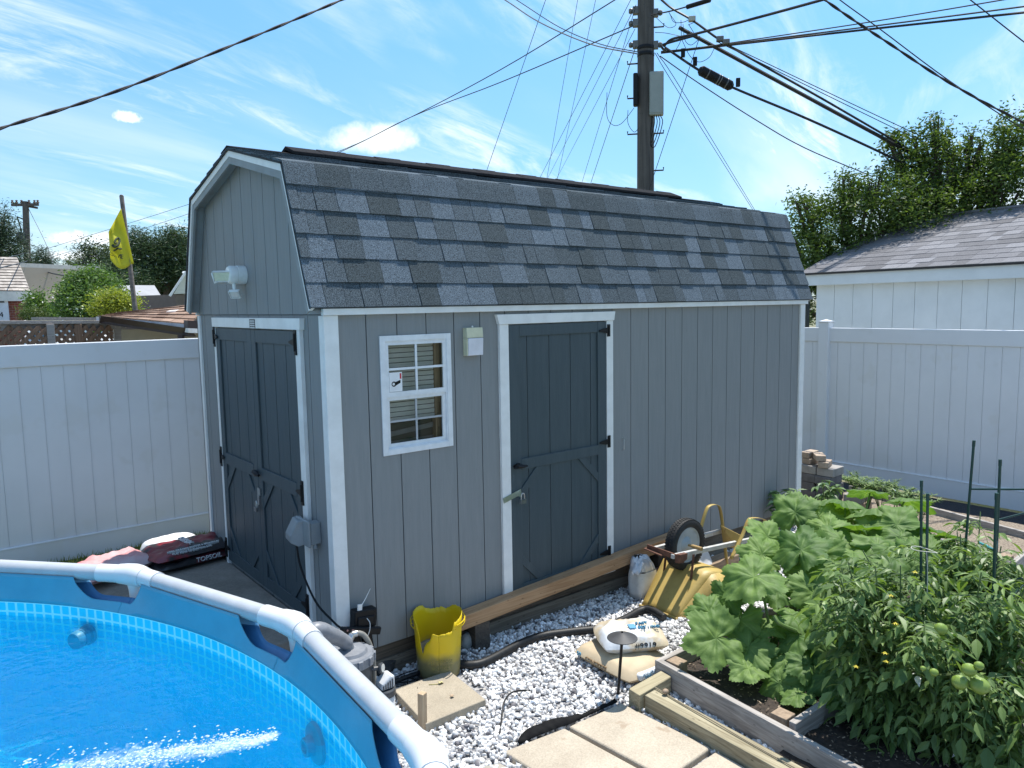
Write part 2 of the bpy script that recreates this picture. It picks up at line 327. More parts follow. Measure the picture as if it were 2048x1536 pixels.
# loose white marble chips, every one a stone
def pebbles(name, area, n, seed, tones, size=(0.010, 0.021), z=G, avoid=(), label='white marble chips'):
    rs = np.random.RandomState(seed)
    ico = bmesh.new(); bmesh.ops.create_icosphere(ico, subdivisions=2, radius=1); bv = np.array([v.co[:] for v in ico.verts]); bf = np.array([[v.index for v in f.verts] for f in ico.faces]); ico.free()
    K = 12; shapes = []
    for k in range(K):
        q = bv.copy()
        for _ in range(9):
            d = rs.randn(3); d /= np.linalg.norm(d); h = rs.uniform(0.62, 0.92); s_ = q@d; q = q-np.outer(np.maximum(s_-h, 0), d)
        shapes.append(q*np.array([1.15, .85, .68])*rs.uniform(.85, 1.15, 3))
    x0, x1, y0, y1 = area; P = np.stack([rs.uniform(x0, x1, n), rs.uniform(y0, y1, n)], 1)
    keep = np.ones(n, bool)
    for f in avoid: keep &= ~f(P[:, 0], P[:, 1])
    P = P[keep]; n = len(P); nv = len(bv); VV = np.empty((n*nv, 3)); FF = np.empty((n*len(bf), 3), np.int32); T = np.empty(n*len(bf), np.float32)
    for i in range(n):
        qt = rs.randn(4); qt /= np.linalg.norm(qt); w, x, y, zq = qt
        RM = np.array([[1-2*(y*y+zq*zq), 2*(x*y-zq*w), 2*(x*zq+y*w)], [2*(x*y+zq*w), 1-2*(x*x+zq*zq), 2*(y*zq-x*w)], [2*(x*zq-y*w), 2*(y*zq+x*w), 1-2*(x*x+y*y)]])
        s = rs.uniform(*size)*(1.35 if rs.rand() < .08 else 1); q = shapes[i % K]@RM.T*s
        VV[i*nv:(i+1)*nv] = q+np.array([P[i, 0], P[i, 1], z+rs.uniform(-.004, .014)]); FF[i*len(bf):(i+1)*len(bf)] = bf+i*nv
        T[i*len(bf):(i+1)*len(bf)] = rs.choice([0.0, .25, .5, .62, .75, .9, 1.0], p=[.07, .06, .13, .18, .22, .20, .14])
    me = bpy.data.meshes.new(name); me.vertices.add(len(VV)); me.vertices.foreach_set('co', VV.ravel()); me.loops.add(FF.size); me.loops.foreach_set('vertex_index', FF.ravel())
    me.polygons.add(len(FF)); me.polygons.foreach_set('loop_start', np.arange(0, FF.size, 3, dtype=np.int32)); me.polygons.foreach_set('loop_total', np.full(len(FF), 3, np.int32))
    me.polygons.foreach_set('use_smooth', np.ones(len(FF), bool)); me.update(); me.validate()
    a = me.attributes.new('tone', 'FLOAT', 'FACE'); a.data.foreach_set('value', T); me.set_sharp_from_angle(angle=R(38)); me.materials.append(tones)
    o = bpy.data.objects.new(name, me); COL.objects.link(o); return struct(o, 'stuff', label)
chip_m = M('marble_chip', (0, 0, 0), tones=[(0.16, 0.15, 0.16), (0.36, 0.30, 0.25), (0.48, 0.49, 0.52), (0.70, 0.68, 0.65), (0.80, 0.79, 0.77)], rough=0.75, fine=0.10, bscale=200, bump=0.3)
def inbox(x0, x1, y0, y1): return lambda X, Y: (X > x0) & (X < x1) & (Y > y0) & (Y < y1)
poolC, poolR = V(-3.382, -1.718), 2.6
in_pool = lambda X, Y: np.hypot(X-poolC[0], Y-poolC[1]) < 2.5
pebbles('gravel', (-0.55, 3.0, -2.3, 0.03), 23000, 3, chip_m, size=(0.0085, 0.018), avoid=(in_pool, inbox(0.27, 0.64, -0.58, -0.15), inbox(0.38, 1.14, -2.3, -1.13), inbox(1.52, 9, -9, -1.2)), label='white and grey marble chip gravel in front of the shed')
pebbles('gravel', (2.9, 4.9, -1.1, 0.0), 4200, 4, chip_m, size=(0.012, 0.024), label='white gravel between the raised beds and shed')
pebbles('gravel', (3.3, 4.85, -3.2, -1.1), 6000, 5, chip_m, size=(0.012, 0.024), label='white gravel path right of the tomato plants')
# short grass under the left fence
grass_m = M('grass_blade', (0, 0, 0), tones=[(0.06, 0.12, 0.02), (0.16, 0.22, 0.04), (0.34, 0.33, 0.10)], rough=0.7, translucent=0.3)
g = MB(); grs = np.random.RandomState(5)
for i in range(5200):
    x, y = grs.uniform(-2.6, 0.15), grs.uniform(2.35, 3.06); a = grs.uniform(0, 6.28); h = grs.uniform(.03, .075); w = .004; lx, ly = grs.uniform(-.03, .03, 2)
    z0 = 0.0
    g.add([(x-w*math.cos(a), y-w*math.sin(a), z0), (x+w*math.cos(a), y+w*math.sin(a), z0), (x+lx, y+ly, z0+h)], [(0, 1, 2)], 0, grs.rand())
struct(g.build('grass', grass_m, angle=0), 'stuff', 'sunlit strip of grass along the left fence')
g = MB(); g.box(-3.6, 0.2, 2.32, 3.3, G-0.02, 0.006); struct(g.build('lawn_soil', M('lawn_soil', (0.10, 0.10, 0.04), (0.06, 0.08, 0.02), rough=.95, scale=20)))
# ------------------------------------------------------------------ boards with real grooves
def siding_panel(mb, o, ex, ez, en, width, low, top, grooves, holes=(), proud=0.012, gap=0.0065, m=0, gm=1):
    """vertical boards: o origin, ex along, ez up, en outwards; low/top are height functions of x with knees; holes (x0,x1,z0,z1)"""
    o, ex, ez, en = (np.array(q, float) for q in (o, ex, ez, en))
    xs = sorted([0.0]+[q for q in grooves if 0.02 < q < width-0.02]+[width])
    P = lambda x, z, n=0: o+ex*x+ez*z+en*n
    for a, b in zip(xs[:-1], xs[1:]):
        a2 = a+(gap/2 if a > 0 else 0); b2 = b-(gap/2 if b < width else 0)
        cuts = sorted({a2, b2, *[k for h in holes for k in h[:2] if a2 < k < b2], *[k for k in top.knees if a2 < k < b2]})
        for c, d in zip(cuts[:-1], cuts[1:]):
            mid = (c+d)/2; spans = [(low, None)]
            for h in holes:
                if h[0] < mid < h[1]: spans = [(low, h[2]), (h[3], None)]
            for z0, z1 in spans:
                zc, zd = (z1, z1) if z1 is not None else (top(c), top(d))
                if min(zc, zd) > z0+1e-3: mb.prism([P(c, z0), P(d, z0), P(d, zd), P(c, zc)], en*proud, m)
    # backing, 12 mm behind the face
    cuts = sorted({0.0, width, *[k for h in holes for k in h[:2]], *top.knees})
    for c, d in zip(cuts[:-1], cuts[1:]):
        mid = (c+d)/2; spans = [(low, None)]
        for h in holes:
            if h[0] < mid < h[1]: spans = [(low, h[2]), (h[3], None)]
        for z0, z1 in spans:
            zc, zd = (z1, z1) if z1 is not None else (top(c), top(d))
            mb.prism([P(c, z0, -.03), P(d, z0, -.03), P(d, zd, -.03), P(c, zc, -.03)], en*0.0295, gm)
class Flat:
    def __init__(s, pts): s.pts = pts; s.knees = [p[0] for p in pts[1:-1]]
    def __call__(s, x): return float(np.interp(x, [p[0] for p in s.pts], [p[1] for p in s.pts]))
# ------------------------------------------------------------------ the shed
LX, DY, H = 4.877, 2.28, 2.0
shed = thing('garden_shed', (LX/2, DY/2, 0), 'grey gambrel roofed garden shed with slate shingles and dark doors', 'shed')
gx = [0.035+0.2032*i for i in range(1, 24)]
w = MB(); siding_panel(w, (0, 0, 0), (1, 0, 0), (0, 0, 1), (0, -1, 0), LX, 0.0, Flat([(0, H+.03), (LX, H+.03)]), gx, holes=[(0.345, 0.79, 1.185, 1.845)])
w.build('wall', [siding, groove_m], shed)
prof = [(-0.05, 2.04), (0.25, 2.85), (1.14, 3.075), (2.03, 2.85), (2.33, 2.04)]
gy = [0.41-0.19+0.195*i for i in range(0, 12)]
w = MB(); siding_panel(w, (0, DY, 0), (0, -1, 0), (0, 0, 1), (-1, 0, 0), DY, 0.0, Flat([(0, H), (DY, H)]), [DY-y for y in gy])
w.build('wall', [siding, groove_m], shed)
w = MB(); siding_panel(w, (-0.006, DY, 0), (0, -1, 0), (0, 0, 1), (-1, 0, 0), DY, H+0.004, Flat([(0, 2.17), (0.25, 2.835), (1.14, 3.06), (2.03, 2.835), (DY, 2.17)]), [DY-y for y in gy], proud=0.014)
w.build('gable', [siding, groove_m], shed)
w = MB(); siding_panel(w, (LX, 0, 0), (0, 1, 0), (0, 0, 1), (1, 0, 0), DY, 0.0, Flat([(0, 2.17), (0.25, 2.835), (1.14, 3.06), (2.03, 2.835), (DY, 2.17)]), [y for y in gy])
w.build('wall', [siding, groove_m], shed)
w = MB(); siding_panel(w, (LX, DY, 0), (-1, 0, 0), (0, 0, 1), (0, 1, 0), LX, 0.0, Flat([(0, H), (LX, H)]), gx)
w.build('wall', [siding, groove_m], shed)
w = MB(); w.box(.035, LX-.035, .035, DY-.035, .0, .03); w.build('floor', M('shed_floor', (0.12, 0.10, 0.08), rough=.9), shed)
# skids under the wall
for y in (0.0, 0.9, 1.95):
    w = MB(); w.box(0.02, LX-.02, y+.005, y+.135, G-.02, -.1); w.build('skid', wood('skid_wood', (0.22, 0.19, 0.15), (0.11, 0.09, 0.07), 0), shed, bevel=.006)
w = MB(); w.box(0.03, LX-.03, .03, .065, -.1, -.004); w.box(0.03, LX-.03, DY-.065, DY-.03, -.1, -.004)
for i in range(12): w.box(.05+i*.42, .09+i*.42, .066, DY-.066, -.1, -.004)
w.build('joist', wood('joist_wood', (0.16, 0.13, 0.10), (0.08, 0.065, 0.05), 0), shed)
# trims
def trim(*boxes):
    t = MB()
    for b in boxes: t.box(*b)
    return t.build('corner_trim', white_paint, shed, bevel=.002)
trim((-0.03, 0.058, -0.031, -0.013, 0.0, 1.998), (-0.031, -0.013, -0.0128, 0.034, 0.0, 1.996))
trim((LX-0.048, LX+0.03, -0.031, -0.013, 0.0, 1.998), (LX+.0125, LX+0.03, -0.0128, 0.03, 0.0, 1.998))
trim((-0.031, -0.013, DY-0.03, DY+0.03, 0.0, 1.996), (-0.031, 0.03, DY+.0128, DY+.03, 0, 1.99))
t = MB(); t.box(-0.034, LX+0.055, -0.045, -0.0125, 1.999, 2.036); t.box(-.034, LX+.055, DY+.0125, DY+.045, 1.999, 2.036); t.build('eave_trim', white_paint, shed, bevel=.002)
# rake boards and soffits on both ends
def off_poly(pts, d):
    """profile pulled inwards by d"""
    c = V(1.14, 2.3); out = []
    P = [np.array(p) for p in pts]
    for i, p in enumerate(P):
        ns = []
        for a, b in ((i-1, i), (i, i+1)):
            if a < 0 or b >= len(P): continue
            e = P[b]-P[a]; n = V(e[1], -e[0]); n /= np.linalg.norm(n); n *= np.sign(n@(c-(P[a]+P[b])/2)); ns.append(n)
        if len(ns) == 1: out.append(p+ns[0]*d)
        else: n = ns[0]+ns[1]; n /= np.linalg.norm(n); out.append(p+n*d/(n@ns[0]))
    return out
for sgn, xw in ((-1, -0.0215), (1, LX+0.0135)):
    xo = -0.105 if sgn < 0 else LX+0.105
    a = off_poly(prof, 0.0); b = off_poly(prof, 0.042); c = off_poly(prof, 0.085)
    t = MB()
    for i in range(4):
        t.prism([(xo, *a[i]), (xo, *a[i+1]), (xo, *b[i+1]), (xo, *b[i])], (-sgn*0.02, 0, 0))
    t.build('rake_trim', white_paint, shed)
    t = MB(); xi = xo-sgn*.004
    for i in range(4):
        t.prism([(xi, *b[i]), (xi, *b[i+1]), (xi, *c[i+1]), (xi, *c[i])], (-sgn*0.016, 0, 0))
    x1 = xo-sgn*0.0205
    for i in range(4):
        p, q = b[i], b[i+1]; p2, q2 = off_poly(prof, 0.060)[i], off_poly(prof, 0.060)[i+1]
        t.prism([(x1, *p), (x1, *q), (x1, *q2), (x1, *p2)], (xw-x1, 0, 0))
    t.build('soffit', soffit_m, shed)
# roof: courses of laminated shingles on four slopes
def slope(mb, o, ex, es, length, slen, n, tones, seed, t0=0.0115, tab=0.0048, wr=(.095, .235), under=0.012):
    rs = random.Random(seed); o, ex, es = (np.array(q, float) for q in (o, ex, es)); en = np.cross(ex, es); en /= np.linalg.norm(en)
    if en[2] < 0: en = -en
    e = slen/n; P = lambda x, s, h: o+ex*x+es*s+en*h
    mb.hexa([P(0, 0, -under), P(length, 0, -under), P(length, slen, -under), P(0, slen, -under), P(0, 0, 0), P(length, 0, 0), P(length, slen, 0), P(0, slen, 0)], 1)
    for c in range(n):
        s0, s1 = c*e, min((c+1)*e+.02, slen)
        x = 0.0; first = True
        while x < length-1e-4:
            wd = rs.uniform(*wr)*(0.6 if first else 1); first = False; x2 = min(x+wd, length)
            if length-x2 < .05: x2 = length
            raised = rs.random() < .56; tn = rs.choices(tones[0], tones[1])[0]+rs.uniform(-.06, .06)
            if not raised: tn = rs.choices((0.85, 0.45, 0.2), (0.4, .35, .25))[0]+rs.uniform(-.06, .06)
            h = t0+(tab if raised else 0)+rs.uniform(-.0006, .0006); a = x+.0017; b = x2-.0017; j = rs.uniform(-.0006, .0006)
            mb.hexa([P(a, s0+j, .0005), P(b, s0+j, .0005), P(b, s1, .0003), P(a, s1, .0003), P(a, s0+j, h), P(b, s0+j, h), P(b, s1, h*.30+.0006), P(a, s1, h*.30+.0006)], 0, tn)
            x = x2
xs0, xs1 = -0.115, LX+0.115
A, B_, C_, D_, E_ = [V(0, *q) for q in prof]
roof = MB(); tn = ((0.05, 0.3, 0.5, 0.75), (.35, .35, .2, .1))
def sl(a, b, n, seed):
    d = b-a; L_ = np.linalg.norm(d); slope(roof, (xs0, a[1], a[2]), (1, 0, 0), d/L_, xs1-xs0, L_, n, tn, seed)
sl(A, B_+V(0, .003, .012), 6, 11); sl(B_+V(0, -.004, .010), C_+V(0, 0, .008), 6, 12); sl(E_, D_+V(0, -.003, .012), 6, 13); sl(D_+V(0, .004, .010), C_+V(0, 0, .008), 6, 14)
roof_o = roof.build('roof', [shingle, shingle_edge], shed)
# bent cap course over the front knee
cap = MB(); rs = random.Random(5); x = xs0
d1 = (A-B_)/np.linalg.norm(A-B_); d2 = (C_-B_)/np.linalg.norm(C_-B_)
while x < xs1-1e-3:
    x2 = min(x+rs.uniform(.13, .23), xs1); x2 = xs1 if xs1-x2 < .06 else x2; tone = rs.choice((.08, .3, .45, .6)); rows = []
    n1, n2 = V(0, -d1[2], d1[1]), V(0, d2[2]*-1, d2[1]); n1 = n1*np.sign(n1[2]); n2 = n2*np.sign(n2[2]); O_ = B_+V(0, -.002, .010)
    for dd, t, nn in ((d1, .138, n1), (d1, .09, n1), (d1, .035, n1), (d1, .026, n1), (d1, .010, (n1*.75+n2*.25)), (d1, 0, (n1+n2)/1.9), (d2, .010, (n1*.25+n2*.75)), (d2, .026, n2), (d2, .035, n2), (d2, .08, n2), (d2, .13, n2)):
        q = O_+dd*t+nn*.0105; rows.append([V(x+.0008, q[1], q[2]), V(x2-.0008, q[1], q[2])])
    cap.sheet(rows, 0, tone); x = x2
cap.sm = [False]*len(cap.sm)
cap.build('knee_shingle', shingle, shed, thick=.006, angle=0)
# ridge vent capped with shingles
rv = MB(); x = 0.28; k = 0
while x < LX-.62:
    rv.prism([(x, .995, 3.062+.004), (x, 1.14, 3.115+.004*(k % 2)), (x, 1.285, 3.066), (x, 1.285, 3.088), (x, 1.14, 3.142+.004*(k % 2)), (x, .995, 3.088)], (.225, 0, 0), 0, rs.uniform(0, .35)); x += .225; k += 1
rv.build('ridge_cap', [ridge_m], shed, bevel=.004)
rv = MB(); rv.prism([(xs0, 1.02, 3.066), (xs0, 1.14, 3.094), (xs0, 1.26, 3.066), (xs0, 1.26, 3.072), (xs0, 1.14, 3.102), (xs0, 1.02, 3.072)], (xs1-xs0, 0, 0), 0, .1); rv.build('ridge_shingle', [ridge_m], shed)
# ---- doors
def hinge(parent, p, tx, nz, vert=.075, strap=.075):
    """black T-hinge: p top corner of plate, tx strap direction, nz outwards"""
    p, tx, nz = (np.array(q, float) for q in (p, tx, nz)); h = MB(); uz = V(0, 0, 1)
    h.obox(p, tx*.014, nz*.005, uz*vert/2)
    h.prism([p+tx*.014+uz*.022, p+tx*(strap+.014)+uz*.006, p+tx*(strap+.014)-uz*.006, p+tx*.014-uz*.022], nz*.006)
    h.tube([p-uz*vert*.35+nz*.007, p+uz*vert*.35+nz*.007], .006, 8)
    return h.build('hinge', black_metal, parent, bevel=.001)
def ledged_door(name, o, ex, en, W_, z0, z1, zm, sw, rail, gus, planks, plank_gap=0.007, stile=True):
    """planked door with stiles, three rails and diagonal gussets in the lower half"""
    o, ex, en = (np.array(q, float) for q in (o, ex, en)); d = MB(); P = lambda x, z, n=0: o+ex*x+V(0, 0, z)+en*n
    def bd(x0, x1, a, b, n0, n1, m=0): d.hexa([P(x0, a, n0), P(x1, a, n0), P(x1, a, n1), P(x0, a, n1), P(x0, b, n0), P(x1, b, n0), P(x1, b, n1), P(x0, b, n1)], m)
    bd(0.001, W_-.001, z0+.001, z1-.001, 0, .004, 1)
    xs = [0]+planks+[W_]
    for a, b in zip(xs[:-1], xs[1:]): bd(a+(plank_gap/2 if a else 0.002), b-(plank_gap/2 if b < W_ else 0.002), z0+.002, z1-.002, .004, .010)
    dm = d.build(name, [slate, groove_m], shed, bevel=.0)
    f = MB()
    def fb(x0, x1, a, b, n=.022): f.hexa([P(x0, a, .0102), P(x1, a, .0102), P(x1, a, n), P(x0, a, n), P(x0, b, .0102), P(x1, b, .0102), P(x1, b, n), P(x0, b, n)])
    fb(0, sw, z0, z1); fb(W_-sw, W_, z0, z1); fb(sw+.001, W_-sw-.001, z1-rail, z1, .0215); fb(sw+.001, W_-sw-.001, z0, z0+rail, .0215); fb(sw+.001, W_-sw-.001, zm-rail/2, zm+rail/2, .0235)
    g_ = gus; zt = zm-rail/2-.001; zb = z0+rail+.001; b_ = rail*.9
    for sx, xa in ((1, sw+.001), (-1, W_-sw-.001)):
        for zz, szn in ((zt, -1), (zb, 1)):
            pts = [P(xa, zz+szn*g_, .0102), P(xa, zz+szn*(g_-b_), .0102), P(xa+sx*(g_-b_), zz, .0102), P(xa+sx*g_, zz, .0102)]
            f.prism(pts, en*.0105)
    f.build('door_frame', slate, dm, bevel=.002)
    return dm
door = ledged_door('door', (1.270, -0.013, 0), (1, 0, 0), (0, -1, 0), 0.914, 0.045, 1.905, 0.96, 0.088, 0.075, 0.20, [0.16+.20*i for i in range(4)])
t = MB(); t.prism([(1.168, -.0125, 1.978), (2.274, -.0125, 1.978), (2.262, -.0125, 1.913), (1.188, -.0125, 1.913)], (0, -.03, 0)); t.build('door_header', white_paint, shed, bevel=.002)
t = MB(); t.box(1.192, 1.267, -.036, -.0125, 0.0, 1.9125); t.build('door_jamb', white_paint, shed, bevel=.002)
t = MB(); t.box(2.188, 2.256, -.036, -.0125, 0.0, 1.9125); t.build('door_jamb', white_paint, shed, bevel=.002)
t = MB(); t.box(1.19, 2.258, -.05, -.0125, -.0, .038); t.build('door_sill', white_paint, shed)
for z in (1.84, 1.01, .16): hinge(door, (2.205, -0.0385, z), (-1, 0, 0), (0, -1, 0), vert=.09, strap=.085)
h = MB(); h.obox((1.325, -.042, .955), (.012, 0, 0), (0, .007, 0), (0, 0, .018)); h.tube([(1.313, -.052, .955), (1.29, -.06, .957), (1.30, -.062, .958), (1.355, -.062, .950), (1.392, -.058, .948)], [.016, .018, .016, .012, .007], 8)
h.build('door_handle', black_metal, door)
hp = MB(); hp.bar((1.195, -.040, .735), (1.345, -.044, .775), .004, .036, (0, 0, 1)); hp.obox((1.325, -.05, .765), (.006, 0, 0), (0, .014, 0), (0, 0, .018)); hp.build('hasp', M('galvanised', (0.50, 0.54, 0.48), (0.30, 0.36, 0.28), rough=.4, metal=.8, scale=12), door)
def padlock(loc, xd, nd, label):
    loc, xd, nd = (np.array(q, float) for q in (loc, xd, nd)); t = thing('padlock', loc, label, 'padlock'); uz = V(0, 0, 1)
    b = MB()
    for i in range(5): b.obox(loc+uz*(-.012+i*.006-.012), xd*.022, nd*(.011-.0008*(i % 2)), uz*.0028)
    b.build('lock_body', M('lock_steel', (0.30, 0.32, 0.33), (0.18, 0.2, 0.21), rough=.35, metal=.85, scale=50), t)
    s_ = MB(); s_.tube([loc-xd*.014, loc-xd*.014+uz*.028, loc-xd*.009+uz*.04, loc+uz*.044, loc+xd*.009+uz*.04, loc+xd*.014+uz*.028, loc+xd*.014], .0042, 8); s_.build('shackle', steel, t)
padlock((1.332, -.078, .728), (1, 0, 0), (0, -1, 0), 'steel padlock hanging from the hasp of the single front door')
# gable double doors
ld = ledged_door('door', (-0.0135, 1.842, 0), (0, -1, 0), (-1, 0, 0), 0.735, 0.125, 1.905, 0.93, 0.075, 0.085, 0.19, [.18, .37, .56])
rd = ledged_door('door', (-0.0135, 1.103, 0), (0, -1, 0), (-1, 0, 0), 0.738, 0.125, 1.905, 0.93, 0.075, 0.085, 0.19, [.18, .37, .56])
t = MB(); t.prism([(-.0125, 1.90, 1.982), (-.0125, .262, 1.982), (-.0125, .270, 1.914), (-.0125, 1.892, 1.914)], (-.032, 0, 0)); t.build('door_header', white_paint, shed, bevel=.002)
t = MB(); t.box(-.038, -.0125, .288, .361, .0, 1.9135); t.build('door_jamb', white_paint, shed, bevel=.002)
t = MB(); t.box(-.038, -.0125, 1.845, 1.885, .0, 1.9135); t.build('door_jamb', white_paint, shed, bevel=.002)
for z in (1.84, .93, .22): hinge(rd, (-.042, .345, z), (0, 1, 0), (-1, 0, 0), vert=.15, strap=.075); hinge(ld, (-.042, 1.862, z), (0, -1, 0), (-1, 0, 0), vert=.15, strap=.06)
h = MB(); h.tube([(-.045, 1.16, .93), (-.06, 1.12, .935), (-.062, 1.06, .928), (-.058, 1.03, .925)], [.012, .016, .016, .009], 8); h.build('door_handle', black_metal, ld)
hp = MB(); hp.obox((-.042, 1.085, .80), (.004, 0, 0), (0, .022, 0), (0, 0, .025)); hp.obox((-.048, 1.085, .745), (.003, 0, 0), (0, .010, 0), (0, 0, .035)); hp.build('hasp', steel, rd)
padlock((-.066, 1.085, .695), (0, 1, 0), (-1, 0, 0), 'small steel padlock hanging on the dark double doors')
t = MB(); t.box(-.0465, -.0446, .985, 1.085, 1.908, 1.974); pl = t.build('name_plate', M('plate_black', (0.012, 0.012, 0.014), rough=.5), shed)
for i in range(4):
    t = MB()
    for j in range(5): t.box(-.0474, -.0466, 1.075-j*.018-.012, 1.075-j*.018, 1.914+i*.0145, 1.922+i*.0145+.002*(j % 2))
    t.build('plate_lettering', white_paint, pl)
# ---- window
glass = bpy.data.materials.new('window_glass'); glass.use_nodes = True; nt = glass.node_tree; nt.nodes.remove(nt.nodes['Principled BSDF'])
tr_ = nt.nodes.new('ShaderNodeBsdfTransparent'); gl_ = nt.nodes.new('ShaderNodeBsdfGlossy'); gl_.inputs['Roughness'].default_value = .02; fr_ = nt.nodes.new('ShaderNodeFresnel'); fr_.inputs[0].default_value = 1.5
mx_ = nt.nodes.new('ShaderNodeMixShader'); nt.links.new(fr_.outputs[0], mx_.inputs[0]); nt.links.new(tr_.outputs[0], mx_.inputs[1]); nt.links.new(gl_.outputs[0], mx_.inputs[2]); nt.links.new(mx_.outputs[0], nt.nodes['Material Output'].inputs[0]); tr_.inputs[0].default_value = (.86, .9, .9, 1)
wn = MB()
def fr(mb, x0, x1, z0, z1, w_, y0, y1, wt=None, wb=None):
    wt = wt or w_; wb = wb or w_
    mb.box(x0, x0+w_, y0, y1, z0, z1); mb.box(x1-w_, x1, y0, y1, z0, z1); mb.box(x0+w_, x1-w_, y0+.0005, y1-.0005, z1-wt, z1); mb.box(x0+w_, x1-w_, y0+.0005, y1-.0005, z0, z0+wb)
fr(wn, .318, .816, 1.159, 1.871, .033, -.024, -.0125)
fr(wn, .346, .788, 1.187, 1.843, .012, -.018, .03)
alum = M('white_aluminium', (0.74, 0.76, 0.78), (0.66, 0.68, 0.70), rough=.4, scale=20)
win = wn.build('window', alum, shed, bevel=.0015)
w = MB(); fr(w, .358, .776, 1.505, 1.832, .018, -.016, -.002, wb=.030); w.box(.560, .574, -.014, -.004, 1.535, 1.814); w.box(.376, .560, -.0138, -.0042, 1.664, 1.678); w.box(.574, .758, -.0138, -.0042, 1.664, 1.678); w.build('upper_sash', alum, win)
w = MB(); fr(w, .358, .776, 1.199, 1.5045, .022, -.004, .012, wb=.024); w.box(.561, .573, .002, .010, 1.224, 1.482, 1); w.box(.381, .561, .0022, .0098, 1.349, 1.361, 1); w.box(.573, .754, .0022, .0098, 1.349, 1.361, 1)
w.build('lower_sash', [alum, M('grey_muntin', (0.42, 0.44, 0.46), rough=.5)], win)
w = MB(); w.quad((.37, -.009, 1.53), (.765, -.009, 1.53), (.765, -.009, 1.82), (.37, -.009, 1.82)); w.quad((.375, .006, 1.215), (.76, .006, 1.215), (.76, .006, 1.49), (.375, .006, 1.49)); w.build('pane', glass, win)
stk = MB(); stk.box(.3765, .462, -.0185, -.0165, 1.537, 1.652); st = stk.build('sticker', M('paper', (.82, .82, .82), rough=.6), win, bevel=.0)
k = MB(); k.lathe([(0, 0), (.016, 0), (.016, .0006), (0, .0006)], (.405, -.0187, 1.583), 16, axis=(0, -1, 0)); k.prism([(.415, -.0187, 1.594), (.45, -.0187, 1.606), (.45, -.0187, 1.588), (.415, -.0187, 1.572)], (0, -.0006, 0)); k.build('printed_picture', black_metal, st)
k = MB(); k.box(.446, .457, -.0193, -.0187, 1.612, 1.645); k.build('red_mark', M('print_red', (.55, .03, .04), rough=.6), st)
k = MB(); k.lathe([(0, 0), (.0085, 0), (.0085, .0004), (0, .0004)], (.403, -.0194, 1.583), 12, axis=(0, -1, 0)); k.build('printed_dot', white_paint, st)
# slatted blind and things stored behind the glass
bl = thing('slatted_blind', (.57, .12, 1.3), 'cream slatted panel standing inside the shed behind the window', 'blind')
b = MB()
for i in range(18): z = 1.345+i*.030; b.prism([(.30, .055, z), (.30, .072, z+.003), (.30, .056, z+.0265), (.30, .052, z+.025)], (.43, 0, 0))
b.build('slats', M('blind_cream', (0.66, 0.65, 0.60), rough=.6), bl)
b = MB(); b.box(.735, .775, .05, .09, 1.1, 1.92); b.build('frame', wood('stud', (0.42, 0.30, 0.18), (0.3, 0.2, 0.12), 2), bl)
bx = thing('stored_boards', (.56, .30, 1.1), 'dark boards and netting stacked inside under the window', 'boards')
b = MB(); b.bar((.30, .085, 1.255), (.80, .085, 1.30), .012, .030); b.bar((.30, .08, 1.215), (.80, .08, 1.222), .010, .012); b.bar((.30, .09, 1.335), (.80, .09, 1.372), .012, .022); b.build('board', M('stored_grey', (0.16, 0.17, 0.17), rough=.6), bx)
b = MB(); b.box(.2, .9, .10, .6, 0.04, 1.325); b.build('crate', M('stored_dark', (0.015, 0.03, 0.03), rough=.6), bx)
# ---- lamps and boxes on the walls
wl = thing('wall_lamp', (.978, -.0125, 1.8), 'cream and white box wall lamp between the window and the front door', 'wall lamp')
cream = M('cream_plastic', (0.62, 0.60, 0.42), (0.54, 0.52, 0.36), rough=.5, scale=12)
b = MB(); b.prism([(.915, -.0125, 1.90), (.915, -.055, 1.90), (.915, -.062, 1.836), (.915, -.0125, 1.836)], (.126, 0, 0)); b.box(.915, 1.041, -.024, -.0125, 1.722, 1.8355); b.box(.915, .922, -.058, -.0245, 1.724, 1.8355); b.build('lamp_case', cream, wl, bevel=.003)
b = MB(); b.prism([(.9225, -.0245, 1.834), (.9225, -.066, 1.834), (.9225, -.060, 1.724), (.9225, -.0245, 1.722)], (.116, 0, 0)); b.build('lens', M('lens_white', (0.74, 0.74, 0.80), rough=.25), wl, bevel=.004)
b = MB(); b.ball((.978, -.03, 1.905), .007); b.build('sensor', white_paint, wl)
hk = thing('wall_hook', (2.378, -.0125, .96), 'thin bent wire hook fixed on the siding right of the front door', 'hook')
b = MB(); b.tube([(2.378, -.0125, 1.006), (2.378, -.03, 1.004), (2.378, -.032, .99), (2.378, -.03, .93), (2.378, -.028, .922), (2.378, -.0125, .92)], .0028, 6); b.build('wire', steel, hk)
b = MB(); b.obox((2.378, -.014, 1.006), (.005, 0, 0), (0, .0014, 0), (0, 0, .006)); b.build('screw_plate', steel, hk)
fl = thing('flood_light', (-.02, 1.27, 2.27), 'white twin head flood light with motion sensor on the gable', 'flood light')
lampwhite = M('lamp_white', (0.74, 0.76, 0.74), (0.66, 0.68, 0.66), rough=.35, scale=15)
b = MB(); yb, zb = 1.20, 2.27; b.lathe([(0, 0), (.062, 0), (.062, .052), (.058, .054), (.058, .058), (.061, .06), (.061, .10), (.052, .112), (0, .113)], (-.0215, yb, zb), 24, axis=(-1, 0, 0)); b.build('base', lampwhite, fl)
